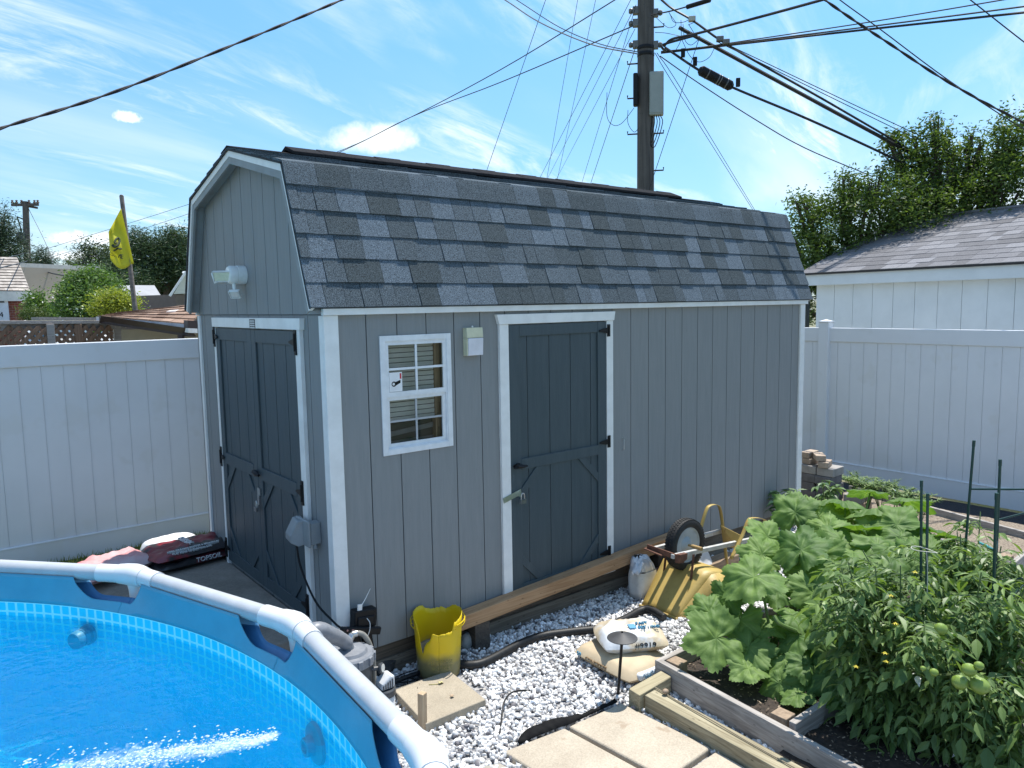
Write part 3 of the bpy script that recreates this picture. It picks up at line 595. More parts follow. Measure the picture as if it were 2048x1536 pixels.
def head(c, fx, w_, h_, name, lens, tiltu=(0, 0, 1)):
    c, fx = np.array(c, float), np.array(fx, float); fx /= np.linalg.norm(fx); sx = np.cross(fx, tiltu); sx /= np.linalg.norm(sx); uz = np.cross(sx, fx); b = MB()
    b.obox(c, sx*w_/2, uz*h_/2, fx*.012)
    for s_ in (-1, 1): b.obox(c+sx*s_*(w_/2+.003)+fx*.004, sx*.003, uz*(h_/2+.006), fx*.014); b.obox(c+uz*s_*(h_/2+.003)+fx*.004, sx*w_/2, uz*.003, fx*.014)
    o = b.build(name, lampwhite, fl, bevel=.003); q = MB(); q.obox(c+fx*.0135, sx*(w_/2-.004), uz*(h_/2-.004), fx*.0012); q.build('lens', lens, o); return o
lens_y = M('led_lens', (0.62, 0.66, 0.50), (0.55, 0.6, .45), rough=.3, scale=60)
head((-.155, 1.225, 2.262), (-.72, -.62, -.30), .125, .062, 'lamp_head', lens_y); head((-.13, 1.36, 2.255), (-.6, .75, -.3), .125, .062, 'lamp_head', lens_y)
head((-.10, 1.17, 2.145), (-.55, -.55, -.62), .06, .045, 'motion_sensor', M('sensor_lens', (.72, .72, .72), rough=.3))
b = MB(); b.tube([(-.13, 1.20, 2.25), (-.15, 1.225, 2.262)], .01); b.tube([(-.12, 1.22, 2.25), (-.12, 1.34, 2.255)], .01); b.tube([(-.10, 1.19, 2.215), (-.10, 1.175, 2.155)], .012); b.build('bracket', lampwhite, fl)
ob = thing('outlet_box', (-.0125, .26, .7), 'grey weatherproof outlet box with bubble cover beside the double doors', 'outlet box')
grey_pl = M('grey_plastic', (0.25, 0.275, 0.285), (0.21, 0.235, 0.25), rough=.4, scale=8)
b = MB(); b.box(-.075, -.0125, .165, .235, .655, .785); b.lathe([(.014, 0), (.014, -.03), (0, -.03)], (-.045, .185, .655), 12); b.build('back_box', grey_pl, ob, bevel=.005)
c = MB(); c.prism([(-.076, .235, .795), (-.12, .25, .79), (-.16, .27, .70), (-.16, .275, .66), (-.12, .25, .635), (-.076, .235, .645)], (.02, .125, 0)); c.prism([(-.0755, .16, .80), (-.092, .16, .80), (-.092, .16, .64), (-.0755, .16, .64)], (0, .19, 0)); c.build('bubble_cover', grey_pl, ob, bevel=.018, seg=3)
tb = thing('timer_box', (.12, -.05, .2), 'black timer box and strap hung with zip ties on the shed corner', 'timer')
c0 = V(.125, -.062, .235); ex_ = V(.99, 0, -.10); ez_ = V(.10, 0, .99); ey_ = V(0, 1, 0)
b = MB(); b.obox(c0+ez_*.0, ex_*.072, ey_*.032, ez_*.055); b.obox(c0-ez_*.012-ey_*.034, ex_*.055, ey_*.008, ez_*.03); b.build('case', dark_plastic, tb, bevel=.010, seg=3)
b = MB(); b.obox(c0+V(-.045, -.05, -.05), V(.125, 0, -.035), ey_*.014, V(.006, 0, .021)); b.build('connector', dark_plastic, tb, bevel=.008, seg=3)
b = MB(); b.obox(c0+V(-.05, .0, -.16), V(.025, 0, .004), ey_*.02, V(-.02, 0, .11)); b.obox(c0+V(.02, .0, -.14), V(.028, 0, 0), ey_*.02, V(-.012, 0, .09)); b.build('strap', dark_plastic, tb, bevel=.006)
b = MB(); b.obox(c0+V(-.03, -.02, .075), ex_*.014, ey_*.004, ez_*.018); b.tube([c0+V(-.025, -.02, .075), c0+V(.01, -.02, .12), c0+V(.045, -.015, .168)], [.003, .0022, .0015], 6); b.tube(smooth_path([c0+V(.0, -.045, .01), c0+V(.004, -.072, -.01), c0+V(-.002, -.078, -.05), c0+V(-.012, -.07, -.085)]), .0024, 6); b.build('zip_tie', white_paint, tb)
b = MB(); b.tube([c0+V(-.135, -.066, -.018), c0+V(-.135, -.069, -.018)], .006, 8); b.obox(c0+V(-.1, -.066, -.028), V(.007, 0, -.002), ey_*.0015, V(0, 0, .006)); b.build('switch', M('switch_pink', (.5, .25, .22), rough=.5), tb)
cb = thing('power_cord', (-.1, .2, .4), 'black power cord looping from the outlet box down to the timer', 'cord')
b = MB(); b.tube(smooth_path([(-.12, .28, .64), (-.11, .25, .50), (-.085, .12, .33), (-.05, -.03, .25), (-.03, -.09, .225), (.0, -.11, .215)], 8), .0065, 8); b.build('cable', dark_plastic, cb)
b = MB(); b.tube([(-.03, -.09, .225), (.0, -.115, .213)], .011, 8); b.build('plug', dark_plastic, cb)
# pad in front of the double doors
g = MB(); g.box(-1.15, -.022, .22, 2.36, G-.02, .095); tag(g.build('concrete_pad', concrete, bevel=.01), 'stained concrete pad in front of the dark double doors', 'concrete pad')
# ------------------------------------------------------------------ the pool
RAILZ, TILEZ, WATZ = 0.90, 0.765, 0.705
_ja = lambda u, v: math.degrees(math.atan2(*(PZ(u, v, RAILZ)[:2]-poolC)[::-1]))
JA = [_ja(262, 1152), _ja(600, 1247), -14.9]; JA = JA+[-14.9-(360-14.9-JA[0])/14*(i+1) for i in range(13)]
JA = sorted([a % 360 for a in JA])
pool = thing('frame_pool', (poolC[0], poolC[1], G), 'round blue frame pool with white rails full of clear water', 'pool')
rail_m = M('pool_rail', (0.45, 0.465, 0.485), (0.39, 0.405, 0.425), rough=.35, scale=10, spots=((.35, .34, .32), 9, .72))
joint_m = M('pool_joint', (0.64, 0.65, 0.66), (0.60, 0.61, 0.62), rough=.3)
sleeve_m = M('liner_sleeve', (0.065, 0.34, 0.48), (0.055, 0.30, 0.43), rough=.35, scale=6, bump=.3, bscale=18, spots=((.02, .05, .07), 40, .78))
outer_m = M('liner_outside', (0.07, 0.24, 0.46), (0.05, 0.18, 0.38), rough=.4)
def pc(a, r, z): return V(poolC[0]+r*math.cos(R(a)), poolC[1]+r*math.sin(R(a)), z)
nJ = len(JA)
def railr(a):
    """radius of the straight rails at bearing a"""
    a %= 360
    for i in range(nJ):
        a0 = JA[i]; a1 = JA[(i+1) % nJ]+(360 if i == nJ-1 else 0); aa = a if a >= a0 else a+360
        if a0 <= aa <= a1:
            h = (a1-a0)/2; return poolR*math.cos(R(h))/math.cos(R(aa-(a0+a1)/2)), (aa-a0), (a1-aa)
    return poolR, 0, 0
for i in range(nJ):
    a0, a1 = JA[i], JA[(i+1) % nJ]; p, q = pc(a0, poolR, RAILZ), pc(a1, poolR, RAILZ); d = (q-p)/np.linalg.norm(q-p)
    b = MB(); b.tube([p+d*.10, q-d*.10], .035, 16); b.build('top_rail', rail_m, pool)
    # the T joint at a0
    e = pc(JA[i-1], poolR, RAILZ); d0 = (e-p)/np.linalg.norm(e-p); b = MB()
    b.tube(smooth_path([p+d0*.17, p+d0*.09, p+(d+d0)*.004, p+d*.09, p+d*.17], 5), .039, 18)
    b.tube([p+d0*.075, p+d0*.035, p+(d+d0)*.01, p+d*.035, p+d*.075], [.042, .046, .048, .046, .042], 18)
    o_ = pc(a0, 1, 0)-pc(a0, 0, 0); b.tube([p+V(0, 0, .0), p+o_*.012-V(0, 0, .06), p+o_*.02-V(0, 0, .17)], [.041, .039, .038], 16); b.build('rail_joint', joint_m, pool)
    b = MB(); b.tube([p+o_*.02-V(0, 0, .165), p+o_*.06-V(0, 0, RAILZ-G-.02)], .036, 14); b.build('leg', rail_m, pool)
# liner sleeve wrapped round the rails, cut away at each joint
RW = 2.50
def sleeve(name, a0, a1, mat):
    """one bay of the sleeve between two joints"""
    n = 110; rows = []
    rr_ = [railr(a0+(a1-a0)*k/n) for k in range(n+1)]
    for k in range(n+1):
        a = a0+(a1-a0)*k/n; r, _, _ = rr_[k]
        s0 = (a-a0)*R(1)*poolR; s1 = (a1-a)*R(1)*poolR; dd = s0*.95 if s0 < s1*.35 else s1*2.6
        # rolled over the pipe where it is not cut away
        col = []; w_ = .26; h0 = 0.0
        if dd < w_: x = 1-dd/w_; h0 = .086*math.sin(math.pi/2*max(0.0, min(1.0, (w_-dd)/.13)))**.7
        prof_ = []
        zt = RAILZ-.012
        rin = r-.038
        for t in np.linspace(0, 1, 9):
            z = RAILZ-.010-h0+(TILEZ-(RAILZ-.010-h0))*t
            tt = (RAILZ-.010-z)/(RAILZ-.010-TILEZ); q = rin+(RW-rin)*(tt**1.3)
            prof_.append(pc(a, q, z))
        rows.append(prof_)
    return rows
b = MB(); b2 = MB()
for i in range(nJ):
    a0, a1 = JA[i], JA[(i+1) % nJ]+(360 if i == nJ-1 else 0); b.sheet(sleeve('', a0, a1, None))
    # outer face of the sleeve
    n = 110; rows = []
    for k in range(n+1):
        a = a0+(a1-a0)*k/n; r, s0, s1 = railr(a); s0, s1 = s0*R(1)*poolR, s1*R(1)*poolR; dd = s0*.95 if s0 < s1*.35 else s1*2.6; h0 = .086*math.sin(math.pi/2*max(0.0, min(1.0, (.26-dd)/.13)))**.7 if dd < .26 else 0
        zt = RAILZ-.010-h0; rows.append([pc(a, r+.038+(RW+.012-r-.038)*((RAILZ-.01-z)/.15)**1.3, z) for z in np.linspace(zt, TILEZ-.02, 6)])
    b2.sheet(rows)
b.build('liner_sleeve', sleeve_m, pool, angle=0, thick=.002)
b2.build('outer_sleeve', outer_m, pool, angle=0, thick=.002)
n = 200; b = MB(); b.sheet([[pc(360*k/n, RW+.012, z) for z in np.linspace(TILEZ-.02, G-.02, 5)] for k in range(n+1)]); b.build('outer_wall', outer_m, pool, angle=0)
# inner liner with its printed tile pattern; refraction ripple painted into it under water
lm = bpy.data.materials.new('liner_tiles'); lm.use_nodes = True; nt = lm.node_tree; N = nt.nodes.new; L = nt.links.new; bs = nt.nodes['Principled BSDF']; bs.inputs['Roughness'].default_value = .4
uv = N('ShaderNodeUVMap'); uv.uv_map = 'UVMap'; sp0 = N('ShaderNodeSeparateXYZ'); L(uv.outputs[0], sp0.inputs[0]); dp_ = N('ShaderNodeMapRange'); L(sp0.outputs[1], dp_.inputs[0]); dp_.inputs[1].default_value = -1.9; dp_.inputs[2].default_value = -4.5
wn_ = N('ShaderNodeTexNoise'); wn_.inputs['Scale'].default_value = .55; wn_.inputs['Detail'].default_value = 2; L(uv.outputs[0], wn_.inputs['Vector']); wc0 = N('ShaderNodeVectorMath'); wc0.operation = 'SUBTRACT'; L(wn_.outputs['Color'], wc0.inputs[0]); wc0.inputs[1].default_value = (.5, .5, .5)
wk = N('ShaderNodeMath'); wk.operation = 'MULTIPLY'; L(dp_.outputs[0], wk.inputs[0]); wk.inputs[1].default_value = 2.1; wsc = N('ShaderNodeVectorMath'); wsc.operation = 'SCALE'; L(wc0.outputs[0], wsc.inputs[0]); L(wk.outputs[0], wsc.inputs['Scale']); wad = N('ShaderNodeVectorMath'); wad.operation = 'ADD'; L(uv.outputs[0], wad.inputs[0]); L(wsc.outputs[0], wad.inputs[1])  # noise bends the underwater grid in the colour, imitating refraction
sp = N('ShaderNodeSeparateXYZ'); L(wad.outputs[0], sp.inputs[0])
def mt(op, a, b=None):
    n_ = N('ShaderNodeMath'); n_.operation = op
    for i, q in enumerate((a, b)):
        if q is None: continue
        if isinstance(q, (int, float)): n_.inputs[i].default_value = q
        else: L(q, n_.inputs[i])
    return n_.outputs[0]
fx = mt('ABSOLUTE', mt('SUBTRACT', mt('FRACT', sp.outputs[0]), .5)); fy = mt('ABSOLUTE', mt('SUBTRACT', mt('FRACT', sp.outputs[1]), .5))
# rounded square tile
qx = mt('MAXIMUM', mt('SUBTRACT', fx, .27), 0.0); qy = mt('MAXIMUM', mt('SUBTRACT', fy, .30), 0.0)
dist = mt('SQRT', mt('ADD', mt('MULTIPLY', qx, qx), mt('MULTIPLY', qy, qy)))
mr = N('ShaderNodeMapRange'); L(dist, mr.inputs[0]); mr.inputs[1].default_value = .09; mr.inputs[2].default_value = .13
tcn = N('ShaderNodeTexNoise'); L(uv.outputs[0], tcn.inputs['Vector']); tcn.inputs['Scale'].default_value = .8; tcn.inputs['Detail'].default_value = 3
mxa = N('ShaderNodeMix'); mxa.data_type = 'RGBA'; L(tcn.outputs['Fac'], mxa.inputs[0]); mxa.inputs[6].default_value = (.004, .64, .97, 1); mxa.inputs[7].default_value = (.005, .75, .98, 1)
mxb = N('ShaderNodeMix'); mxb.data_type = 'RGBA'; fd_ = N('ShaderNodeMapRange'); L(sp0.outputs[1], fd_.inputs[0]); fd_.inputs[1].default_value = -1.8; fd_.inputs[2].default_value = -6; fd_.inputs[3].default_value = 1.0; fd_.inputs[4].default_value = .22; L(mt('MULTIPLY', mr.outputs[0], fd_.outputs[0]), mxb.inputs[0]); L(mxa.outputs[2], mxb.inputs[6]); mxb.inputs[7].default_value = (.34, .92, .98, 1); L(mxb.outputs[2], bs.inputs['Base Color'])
floor_m = M('liner_floor', (.004, .79, .99), (.004, .73, .98), rough=.4, scale=3)
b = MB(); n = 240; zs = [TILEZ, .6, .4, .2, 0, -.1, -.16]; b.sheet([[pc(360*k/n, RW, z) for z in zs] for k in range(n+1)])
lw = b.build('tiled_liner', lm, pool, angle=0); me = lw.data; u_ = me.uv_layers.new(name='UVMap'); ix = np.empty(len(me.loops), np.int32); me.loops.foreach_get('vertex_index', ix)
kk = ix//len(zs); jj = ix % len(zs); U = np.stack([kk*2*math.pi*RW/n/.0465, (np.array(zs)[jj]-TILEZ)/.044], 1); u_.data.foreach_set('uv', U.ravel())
b = MB(); b.lathe([(0, -.155), (1.2, -.155), (2.2, -.155), (2.45, -.15), (RW, -.12)], (poolC[0], poolC[1], 0), 120); fl_ = b.build('liner_floor', floor_m, pool, angle=0)
# fittings under water
def on_wall(u, v, r):
    d = ray(u, v); o = CAM[:2]-poolC; a = d[:2]@d[:2]; bb = 2*o@d[:2]; c = o@o-r*r; return CAM+d*(-bb+math.sqrt(bb*bb-4*a*c))/2/a
fit_m = M('pool_fitting', (.10, .34, .48), (.08, .28, .42), rough=.4); fit_w = M('pool_fitting_pale', (.30, .5, .62), rough=.4)
a_s = math.degrees(math.atan2(*(on_wall(178, 1262, RW)[:2]-poolC)[::-1])); a_r = math.degrees(math.atan2(*(on_wall(632, 1440, RW)[:2]-poolC)[::-1]))
ax = -(pc(a_s, 1, 0)-pc(a_s, 0, 0)); b = MB(); b.lathe([(0, .08), (.034, .08), (.038, .07), (.038, .052), (.033, .050), (.033, .045), (.038, .043), (.038, .028), (.033, .026), (.033, .02), (.044, .016), (.044, 0)], pc(a_s, RW, WATZ-.055), 20, axis=ax); b.build('suction_strainer', fit_m, pool)
ax = -(pc(a_r, 1, 0)-pc(a_r, 0, 0)); b = MB(); b.lathe([(0, .03), (.016, .032), (.02, .045), (.03, .045), (.034, .02), (.066, .012), (.07, 0)], pc(a_r, RW, WATZ-.075), 24, axis=ax); b.build('return_jet', fit_w, pool)
# water: a rippled refracting surface
wm = bpy.data.materials.new('water'); wm.use_nodes = True; nt = wm.node_tree; nt.nodes.remove(nt.nodes['Principled BSDF']); gb = nt.nodes.new('ShaderNodeBsdfRefraction'); gb.inputs['IOR'].default_value = 1.33; gb.inputs['Roughness'].default_value = 0.0
tb_ = nt.nodes.new('ShaderNodeBsdfTransparent'); tb_.inputs[0].default_value = (.90, .99, 1, 1); m1 = nt.nodes.new('ShaderNodeMixShader'); m1.inputs[0].default_value = .76; nt.links.new(gb.outputs[0], m1.inputs[1]); nt.links.new(tb_.outputs[0], m1.inputs[2])
gs_ = nt.nodes.new('ShaderNodeBsdfGlossy'); gs_.inputs['Roughness'].default_value = .04; bnz = nt.nodes.new('ShaderNodeTexNoise'); bnz.inputs['Scale'].default_value = 26; bnz.inputs['Detail'].default_value = 3; tcz = nt.nodes.new('ShaderNodeTexCoord'); nt.links.new(tcz.outputs['Object'], bnz.inputs['Vector']); bpz = nt.nodes.new('ShaderNodeBump'); bpz.inputs['Strength'].default_value = .8; bpz.inputs['Distance'].default_value = .012; nt.links.new(bnz.outputs['Fac'], bpz.inputs['Height']); nt.links.new(bpz.outputs[0], gs_.inputs['Normal']); fz = nt.nodes.new('ShaderNodeFresnel'); fz.inputs[0].default_value = 1.33; m2_ = nt.nodes.new('ShaderNodeMixShader'); nt.links.new(fz.outputs[0], m2_.inputs[0]); nt.links.new(m1.outputs[0], m2_.inputs[1]); nt.links.new(gs_.outputs[0], m2_.inputs[2])
nt.links.new(m2_.outputs[0], nt.nodes['Material Output'].inputs[0])
jet = pc(a_r, RW-.1, 0); jdir = pc(203+a_r-7.9+0, 1, 0)-pc(203+a_r-7.9, 0, 0); jdir = (PZ(380, 1500, WATZ)-PZ(620, 1448, WATZ)); jdir[2] = 0; jdir /= np.linalg.norm(jdir)
def wave(x, y):
    p = Vector((x*3.1, y*3.1, .3)); h = .0085*mnoise.noise(p)+.0060*mnoise.noise(Vector((x*8.5+3, y*8.5, 1.7)))+.0022*mnoise.noise(Vector((x*19, y*19+2, 4.1)))
    h += .0011*math.sin(26*(x*.8+y*.5)+3*mnoise.noise(Vector((x*2, y*2, 9))))
    rx, ry = x-jet[0], y-jet[1]; al = rx*jdir[0]+ry*jdir[1]; la = abs(-rx*jdir[1]+ry*jdir[0])
    if al > 0:
        w_ = .10+.28*al; k = math.exp(-(la/w_)**2)*math.exp(-al*.45)*min(1, al/.2)
        h += k*(.016*mnoise.noise(Vector((x*11, y*11, 2.2)))+.011*mnoise.noise(Vector((x*24, y*24, 7.7)))+.012)
    r = math.hypot(x-poolC[0], y-poolC[1]); e = max(0, 1-(RW-r)/.5); h += .0018*e*math.sin(95*r+2*mnoise.noise(Vector((x*3, y*3, 0))))
    return h
xs = np.arange(poolC[0]-RW, poolC[0]+RW+.01, .021); ys = np.arange(poolC[1]-RW, poolC[1]+RW+.01, .021); idx = -np.ones((len(xs), len(ys)), int); vs = []
for i, x in enumerate(xs):
    for j, y in enumerate(ys):
        if math.hypot(x-poolC[0], y-poolC[1]) < RW+.03: idx[i, j] = len(vs); vs.append((x, y, WATZ+wave(x, y)))
fs = [(idx[i, j], idx[i+1, j], idx[i+1, j+1], idx[i, j+1]) for i in range(len(xs)-1) for j in range(len(ys)-1) if min(idx[i, j], idx[i+1, j], idx[i+1, j+1], idx[i, j+1]) >= 0]
b = MB(); b.add(vs, fs, 0, .5, True); struct(b.build('water', wm, angle=0))
for o in (lw, fl_): o.cycles.is_caustics_receiver = True
bpy.data.objects['water'].cycles.is_caustics_caster = True
sun_lamp.cycles.is_caustics_light = True
# churned bubbles along the jet
rs = np.random.RandomState(9); b = MB(); px_ = -jdir[[1, 0, 2]]*V(1, -1, 0)
for i in range(3500):
    al = rs.uniform(.02, 1.15)**.9; sp_ = .022+.15*al; q = jet+jdir*al+px_*rs.normal(0, sp_*.6)
    if math.hypot(q[0]-poolC[0], q[1]-poolC[1]) > RW-.04: continue
    dens = math.exp(-al*1.1)
    if rs.rand() > dens+.18: continue
    s = rs.uniform(.0008, .0030)*(1+.4*al); z = WATZ+wave(q[0], q[1])+rs.uniform(-.004, .004)
    e_ = rs.uniform(1, 2.6); b.ball((q[0], q[1], z), (s*e_, s*1.5, s*.4), 5, 3)
foam_m = M('foam', (.80, .90, .95), rough=.35, alpha=.5)
fm = bpy.data.materials.new('foam_film'); fm.use_nodes = True; nt = fm.node_tree; bs = nt.nodes['Principled BSDF']; bs.inputs['Base Color'].default_value = (.80, .92, .97, 1); bs.inputs['Roughness'].default_value = .4
an = nt.nodes.new('ShaderNodeAttribute'); an.attribute_name = 'tone'; tcz = nt.nodes.new('ShaderNodeTexCoord'); nz = nt.nodes.new('ShaderNodeTexNoise'); nz.inputs['Scale'].default_value = 24; nz.inputs['Detail'].default_value = 7; nz.inputs['Roughness'].default_value = .68; nz.inputs['Distortion'].default_value = 1.2; nt.links.new(tcz.outputs['Object'], nz.inputs['Vector'])
ad = nt.nodes.new('ShaderNodeMath'); ad.operation = 'MULTIPLY_ADD'; nt.links.new(an.outputs['Fac'], ad.inputs[0]); ad.inputs[1].default_value = .62; nt.links.new(nz.outputs['Fac'], ad.inputs[2]); mr = nt.nodes.new('ShaderNodeMapRange'); nt.links.new(ad.outputs[0], mr.inputs[0]); mr.inputs[1].default_value = .74; mr.inputs[2].default_value = 1.25; mr.inputs[4].default_value = .55; nt.links.new(mr.outputs[0], bs.inputs['Alpha'])
f2 = MB(); rows = []; tn_ = []
for i in range(90):
    al = 1.25*i/89; sp_ = .035+.20*al; row = []
    for j in range(37):
        la = (j/18-1)*sp_*1.6; q = jet+jdir*al+px_*(la+.02*math.sin(al*9)); row.append((q[0], q[1], WATZ+wave(q[0], q[1])+.0035)); tn_.append(math.exp(-(la/(sp_*.75))**2)*math.exp(-al*.75)*min(1, al/.04)*min(1, (1.25-al)/.3))
    rows.append(row)
f2.sheet(rows); nv_ = len(f2.v); b.sm = [False]*len(b.sm); off_ = f2.n
f2.v += b.v; f2.f += [tuple(i_+off_ for i_ in f_) for f_ in b.f]; f2.mi += [1]*len(b.f); f2.t += b.t; f2.sm += [True]*len(b.f); f2.n = len(f2.v)
struct(f2.build('water_foam', [fm, foam_m], angle=0, vtone=tn_+[.5]*len(b.v)), 'stuff', 'white bubbles churned up by the return jet')
# ------------------------------------------------------------------ pump, hoses and yard things
pump_m = M('pump_grey', (0.055, 0.06, 0.068), (0.04, 0.045, 0.05), rough=.45, scale=20); pump_l = M('pump_light', (0.22, 0.23, 0.25), (0.16, 0.17, 0.19), rough=.45, scale=20)
clear_m = M('clear_hose', (0.28, 0.27, 0.24), (0.18, 0.17, 0.15), rough=.25, scale=20)
pcx = PY(698, 1296, -.50); px0, py0, ptop = pcx[0], -.50, pcx[2]
pump = thing('sand_filter', (px0, py0, G), 'dark grey pool filter canister with a curved handle beside the shed corner', 'filter')
b = MB(); b.lathe([(0, G), (.115, G), (.118, G+.03), (.105, G+.05), (.112, ptop-.12), (.112, ptop-.06), (.118, ptop-.055), (.118, ptop-.05)], (px0, py0, 0), 28); b.build('canister', pump_m, pump)
b = MB(); b.lathe([(.126, ptop-.075), (.126, ptop-.03), (.118, ptop-.022), (.095, ptop-.02), (.085, ptop-.006), (.05, ptop), (0, ptop+.002)], (px0, py0, 0), 28)
for k in range(12):
    a = k*math.pi/6; b.obox((px0+.126*math.cos(a), py0+.126*math.sin(a), ptop-.05), V(math.cos(a), math.sin(a), 0)*.008, V(-math.sin(a), math.cos(a), 0)*.014, V(0, 0, .022))
b.build('lid_ring', pump_l, pump, bevel=.003)
q = PY(640, 1262, -.56); b = MB(); b.tube(smooth_path([(px0, py0, ptop-.02), (px0-.015, py0-.005, ptop+.03), (px0-.06, py0-.02, ptop+.075), (px0-.12, py0-.05, ptop+.125), tuple(q+V(-.02, 0, .01)), tuple(q+V(-.09, 0, -.05))], 5), [.03]*5+[.036]*5+[.038]*5+[.04]*5+[.042]*6, 14); b.build('valve_handle', pump_l, pump)
b = MB(); b.tube(smooth_path([(px0+.02, py0+.05, ptop-.02), (px0+.05, py0+.06, ptop+.035), (px0+.11, py0+.05, ptop+.02), (px0+.15, py0+.04, ptop-.08), (px0+.15, py0+.03, ptop-.22), (px0+.13, py0, ptop-.36)], 5), .014, 10); b.build('clear_hose', clear_m, pump)
b = MB(); b.tube([(px0+.02, py0+.05, ptop), (px0+.05, py0+.06, ptop+.037)], .018, 12); b.tube([(px0+.05, py0+.06, ptop+.037), (px0+.075, py0+.06, ptop+.036)], .017, 12); b.build('hose_clamp', steel, pump)
b = MB(); b.lathe([(0, .0), (.026, .0), (.028, .012), (.024, .016), (0, .016)], (px0+.135, py0-.07, ptop-.125), 20, axis=(.6, -.75, .1)); b.tube([(px0+.06, py0-.04, ptop-.125), (px0+.135, py0-.07, ptop-.125)], .012, 8); b.build('pressure_gauge', pump_m, pump)
b = MB(); b.lathe([(0, .017), (.021, .017), (.021, .0185), (0, .0185)], (px0+.135, py0-.07, ptop-.125), 20, axis=(.6, -.75, .1)); b.build('gauge_glass', M('gauge_pale', (.6, .6, .56), rough=.2), pump)
b = MB(); b.tube([(px0+.05, py0-.06, G+.12), (px0+.13, py0-.12, G+.09)], .035, 12); b.build('outlet_port', pump_m, pump)
q = PY(768, 1368, -.60); cx, cz = q[0], q[2]
ch = thing('pump_motor', (cx, -.60, G), 'small white and grey vented pump cap standing beside the square paver', 'pump')
wp = M('motor_white', (.60, .61, .62), (.5, .51, .52), rough=.4, scale=20)
b = MB(); b.lathe([(0, G), (.052, G), (.054, cz-.06), (.05, cz-.055)], (cx, -.60, 0), 24); b.build('body', wp, ch)
b = MB(); b.lathe([(.058, cz-.055), (.06, cz-.05), (.06, cz-.022), (.056, cz-.018), (.04, cz-.017)], (cx, -.60, 0), 24); b.build('collar', pump_m, ch)
b = MB(); b.prism([(cx-.035, -.64, cz-.0165), (cx+.045, -.64, cz-.0165), (cx+.045, -.64, cz+.05), (cx+.02, -.64, cz+.052), (cx-.03, -.64, cz+.02)], (0, .08, 0)); b.build('vented_cap', wp, ch, bevel=.012, seg=3)
b = MB()
for i in range(5): b.box(cx-.028+i*.013, cx-.021+i*.013, -.6425, -.6405, cz-.008, cz+.012+i*.006)
b.build('vent_slots', pump_m, ch)
pv = thing('drain_pipe', (.4, -.1, G), 'grey plastic pipe lying along the shed base behind the bucket', 'pipe')
b = MB(); b.tube([PZ(742, 1312, -.12)+V(0, 0, 0), PZ(850, 1264, -.10)+V(.35, .0, 0)], .017, 12); b.build('pipe', M('pvc_grey', (.40, .41, .42), rough=.4), pv)
b = MB(); b.tube([(.10, -.16, -.125), (.14, -.155, -.124)], .021, 12); b.build('coupling', M('pvc_dark', (.10, .10, .10), rough=.5), pv)
hose_m = M('black_hose', (.011, .012, .013), (.018, .019, .020), rough=.5, spec=.3, scale=60, spots=((.16, .15, .13), 40, .70))
def ribbed(pts, r, k=10):
    P = smooth_path(pts, k); Q = []; rr_ = []
    for i in range(len(P)-1):
        n_ = max(2, int(np.linalg.norm(P[i+1]-P[i])/.0055))
        for j in range(n_): Q.append(P[i]+(P[i+1]-P[i])*j/n_); rr_.append(r*(1.0 if len(Q) % 2 else .90))
    return Q, rr_
hs = thing('corrugated_hose', (.9, -.4, G), 'thick black corrugated hose snaking across the white gravel', 'hose')
pts = [PZ(870, 1352, -.17), PZ(905, 1330, -.165), PZ(962, 1327, -.165), PZ(1040, 1288, -.165), PZ(1085, 1272, -.165), PZ(1140, 1264, -.165), PZ(1205, 1256, -.165), PZ(1250, 1238, -.165), PZ(1280, 1222, -.16), PZ(1300, 1219, -.15), PZ(1330, 1236, -.16)]
Q, rr_ = ribbed(pts, .029); b = MB(); b.tube(Q, rr_, 12); b.build('hose', hose_m, hs, angle=0)
h2 = thing('thin_hose', (.2, -.4, G), 'thin black hose lying from the pump behind the square paver', 'hose')
b = MB(); b.tube(smooth_path([PZ(735, 1400, -.17), PZ(785, 1366, -.165), PZ(840, 1345, -.17), PZ(880, 1332, -.17)], 8), .014, 10); b.build('hose', hose_m, h2)
h3 = thing('wire_tangle', (.1, -.2, G), 'tangle of thin black wires in the dark gap by the pump', 'wires')
b = MB(); rs = random.Random(3)
for i in range(4): b.tube(smooth_path([(rs.uniform(.0, .45), rs.uniform(-.4, -.12), G+rs.uniform(.01, .06)) for _ in range(6)], 6), .0035, 5)
b.build('wires', dark_plastic, h3)
rk = MB(); p = PZ(772, 1352, G+.0); rk.ball(p+V(.0, .05, .04), (.10, .07, .055), 9, 6, jit=.16); tag(rk.build('dark_rock', M('lava_rock', (.06, .058, .058), (.03, .03, .03), rough=.95, scale=30, bump=1, bscale=40), angle=25), 'rough dark rock beside the pool filter', 'rock')
# the broken yellow bucket
bk = V(.565, -.175, G+.005)
bucket = thing('broken_bucket', bk, 'broken yellow plastic bucket with jagged rim in front of the shed', 'bucket')
yel = bpy.data.materials.new('bucket_yellow'); yel.use_nodes = True; nt = yel.node_tree; N = nt.nodes.new; L = nt.links.new; bs = nt.nodes['Principled BSDF']; bs.inputs['Roughness'].default_value = .38
tc = N('ShaderNodeTexCoord'); sp = N('ShaderNodeSeparateXYZ'); L(tc.outputs['Object'], sp.inputs[0]); nz = N('ShaderNodeTexNoise'); L(tc.outputs['Object'], nz.inputs['Vector']); nz.inputs['Scale'].default_value = 9; nz.inputs['Detail'].default_value = 6
ad = N('ShaderNodeMath'); ad.operation = 'MULTIPLY_ADD'; L(nz.outputs['Fac'], ad.inputs[0]); ad.inputs[1].default_value = .14; L(sp.outputs[2], ad.inputs[2]); mr = N('ShaderNodeMapRange'); L(ad.outputs[0], mr.inputs[0]); mr.inputs[1].default_value = .17; mr.inputs[2].default_value = .255
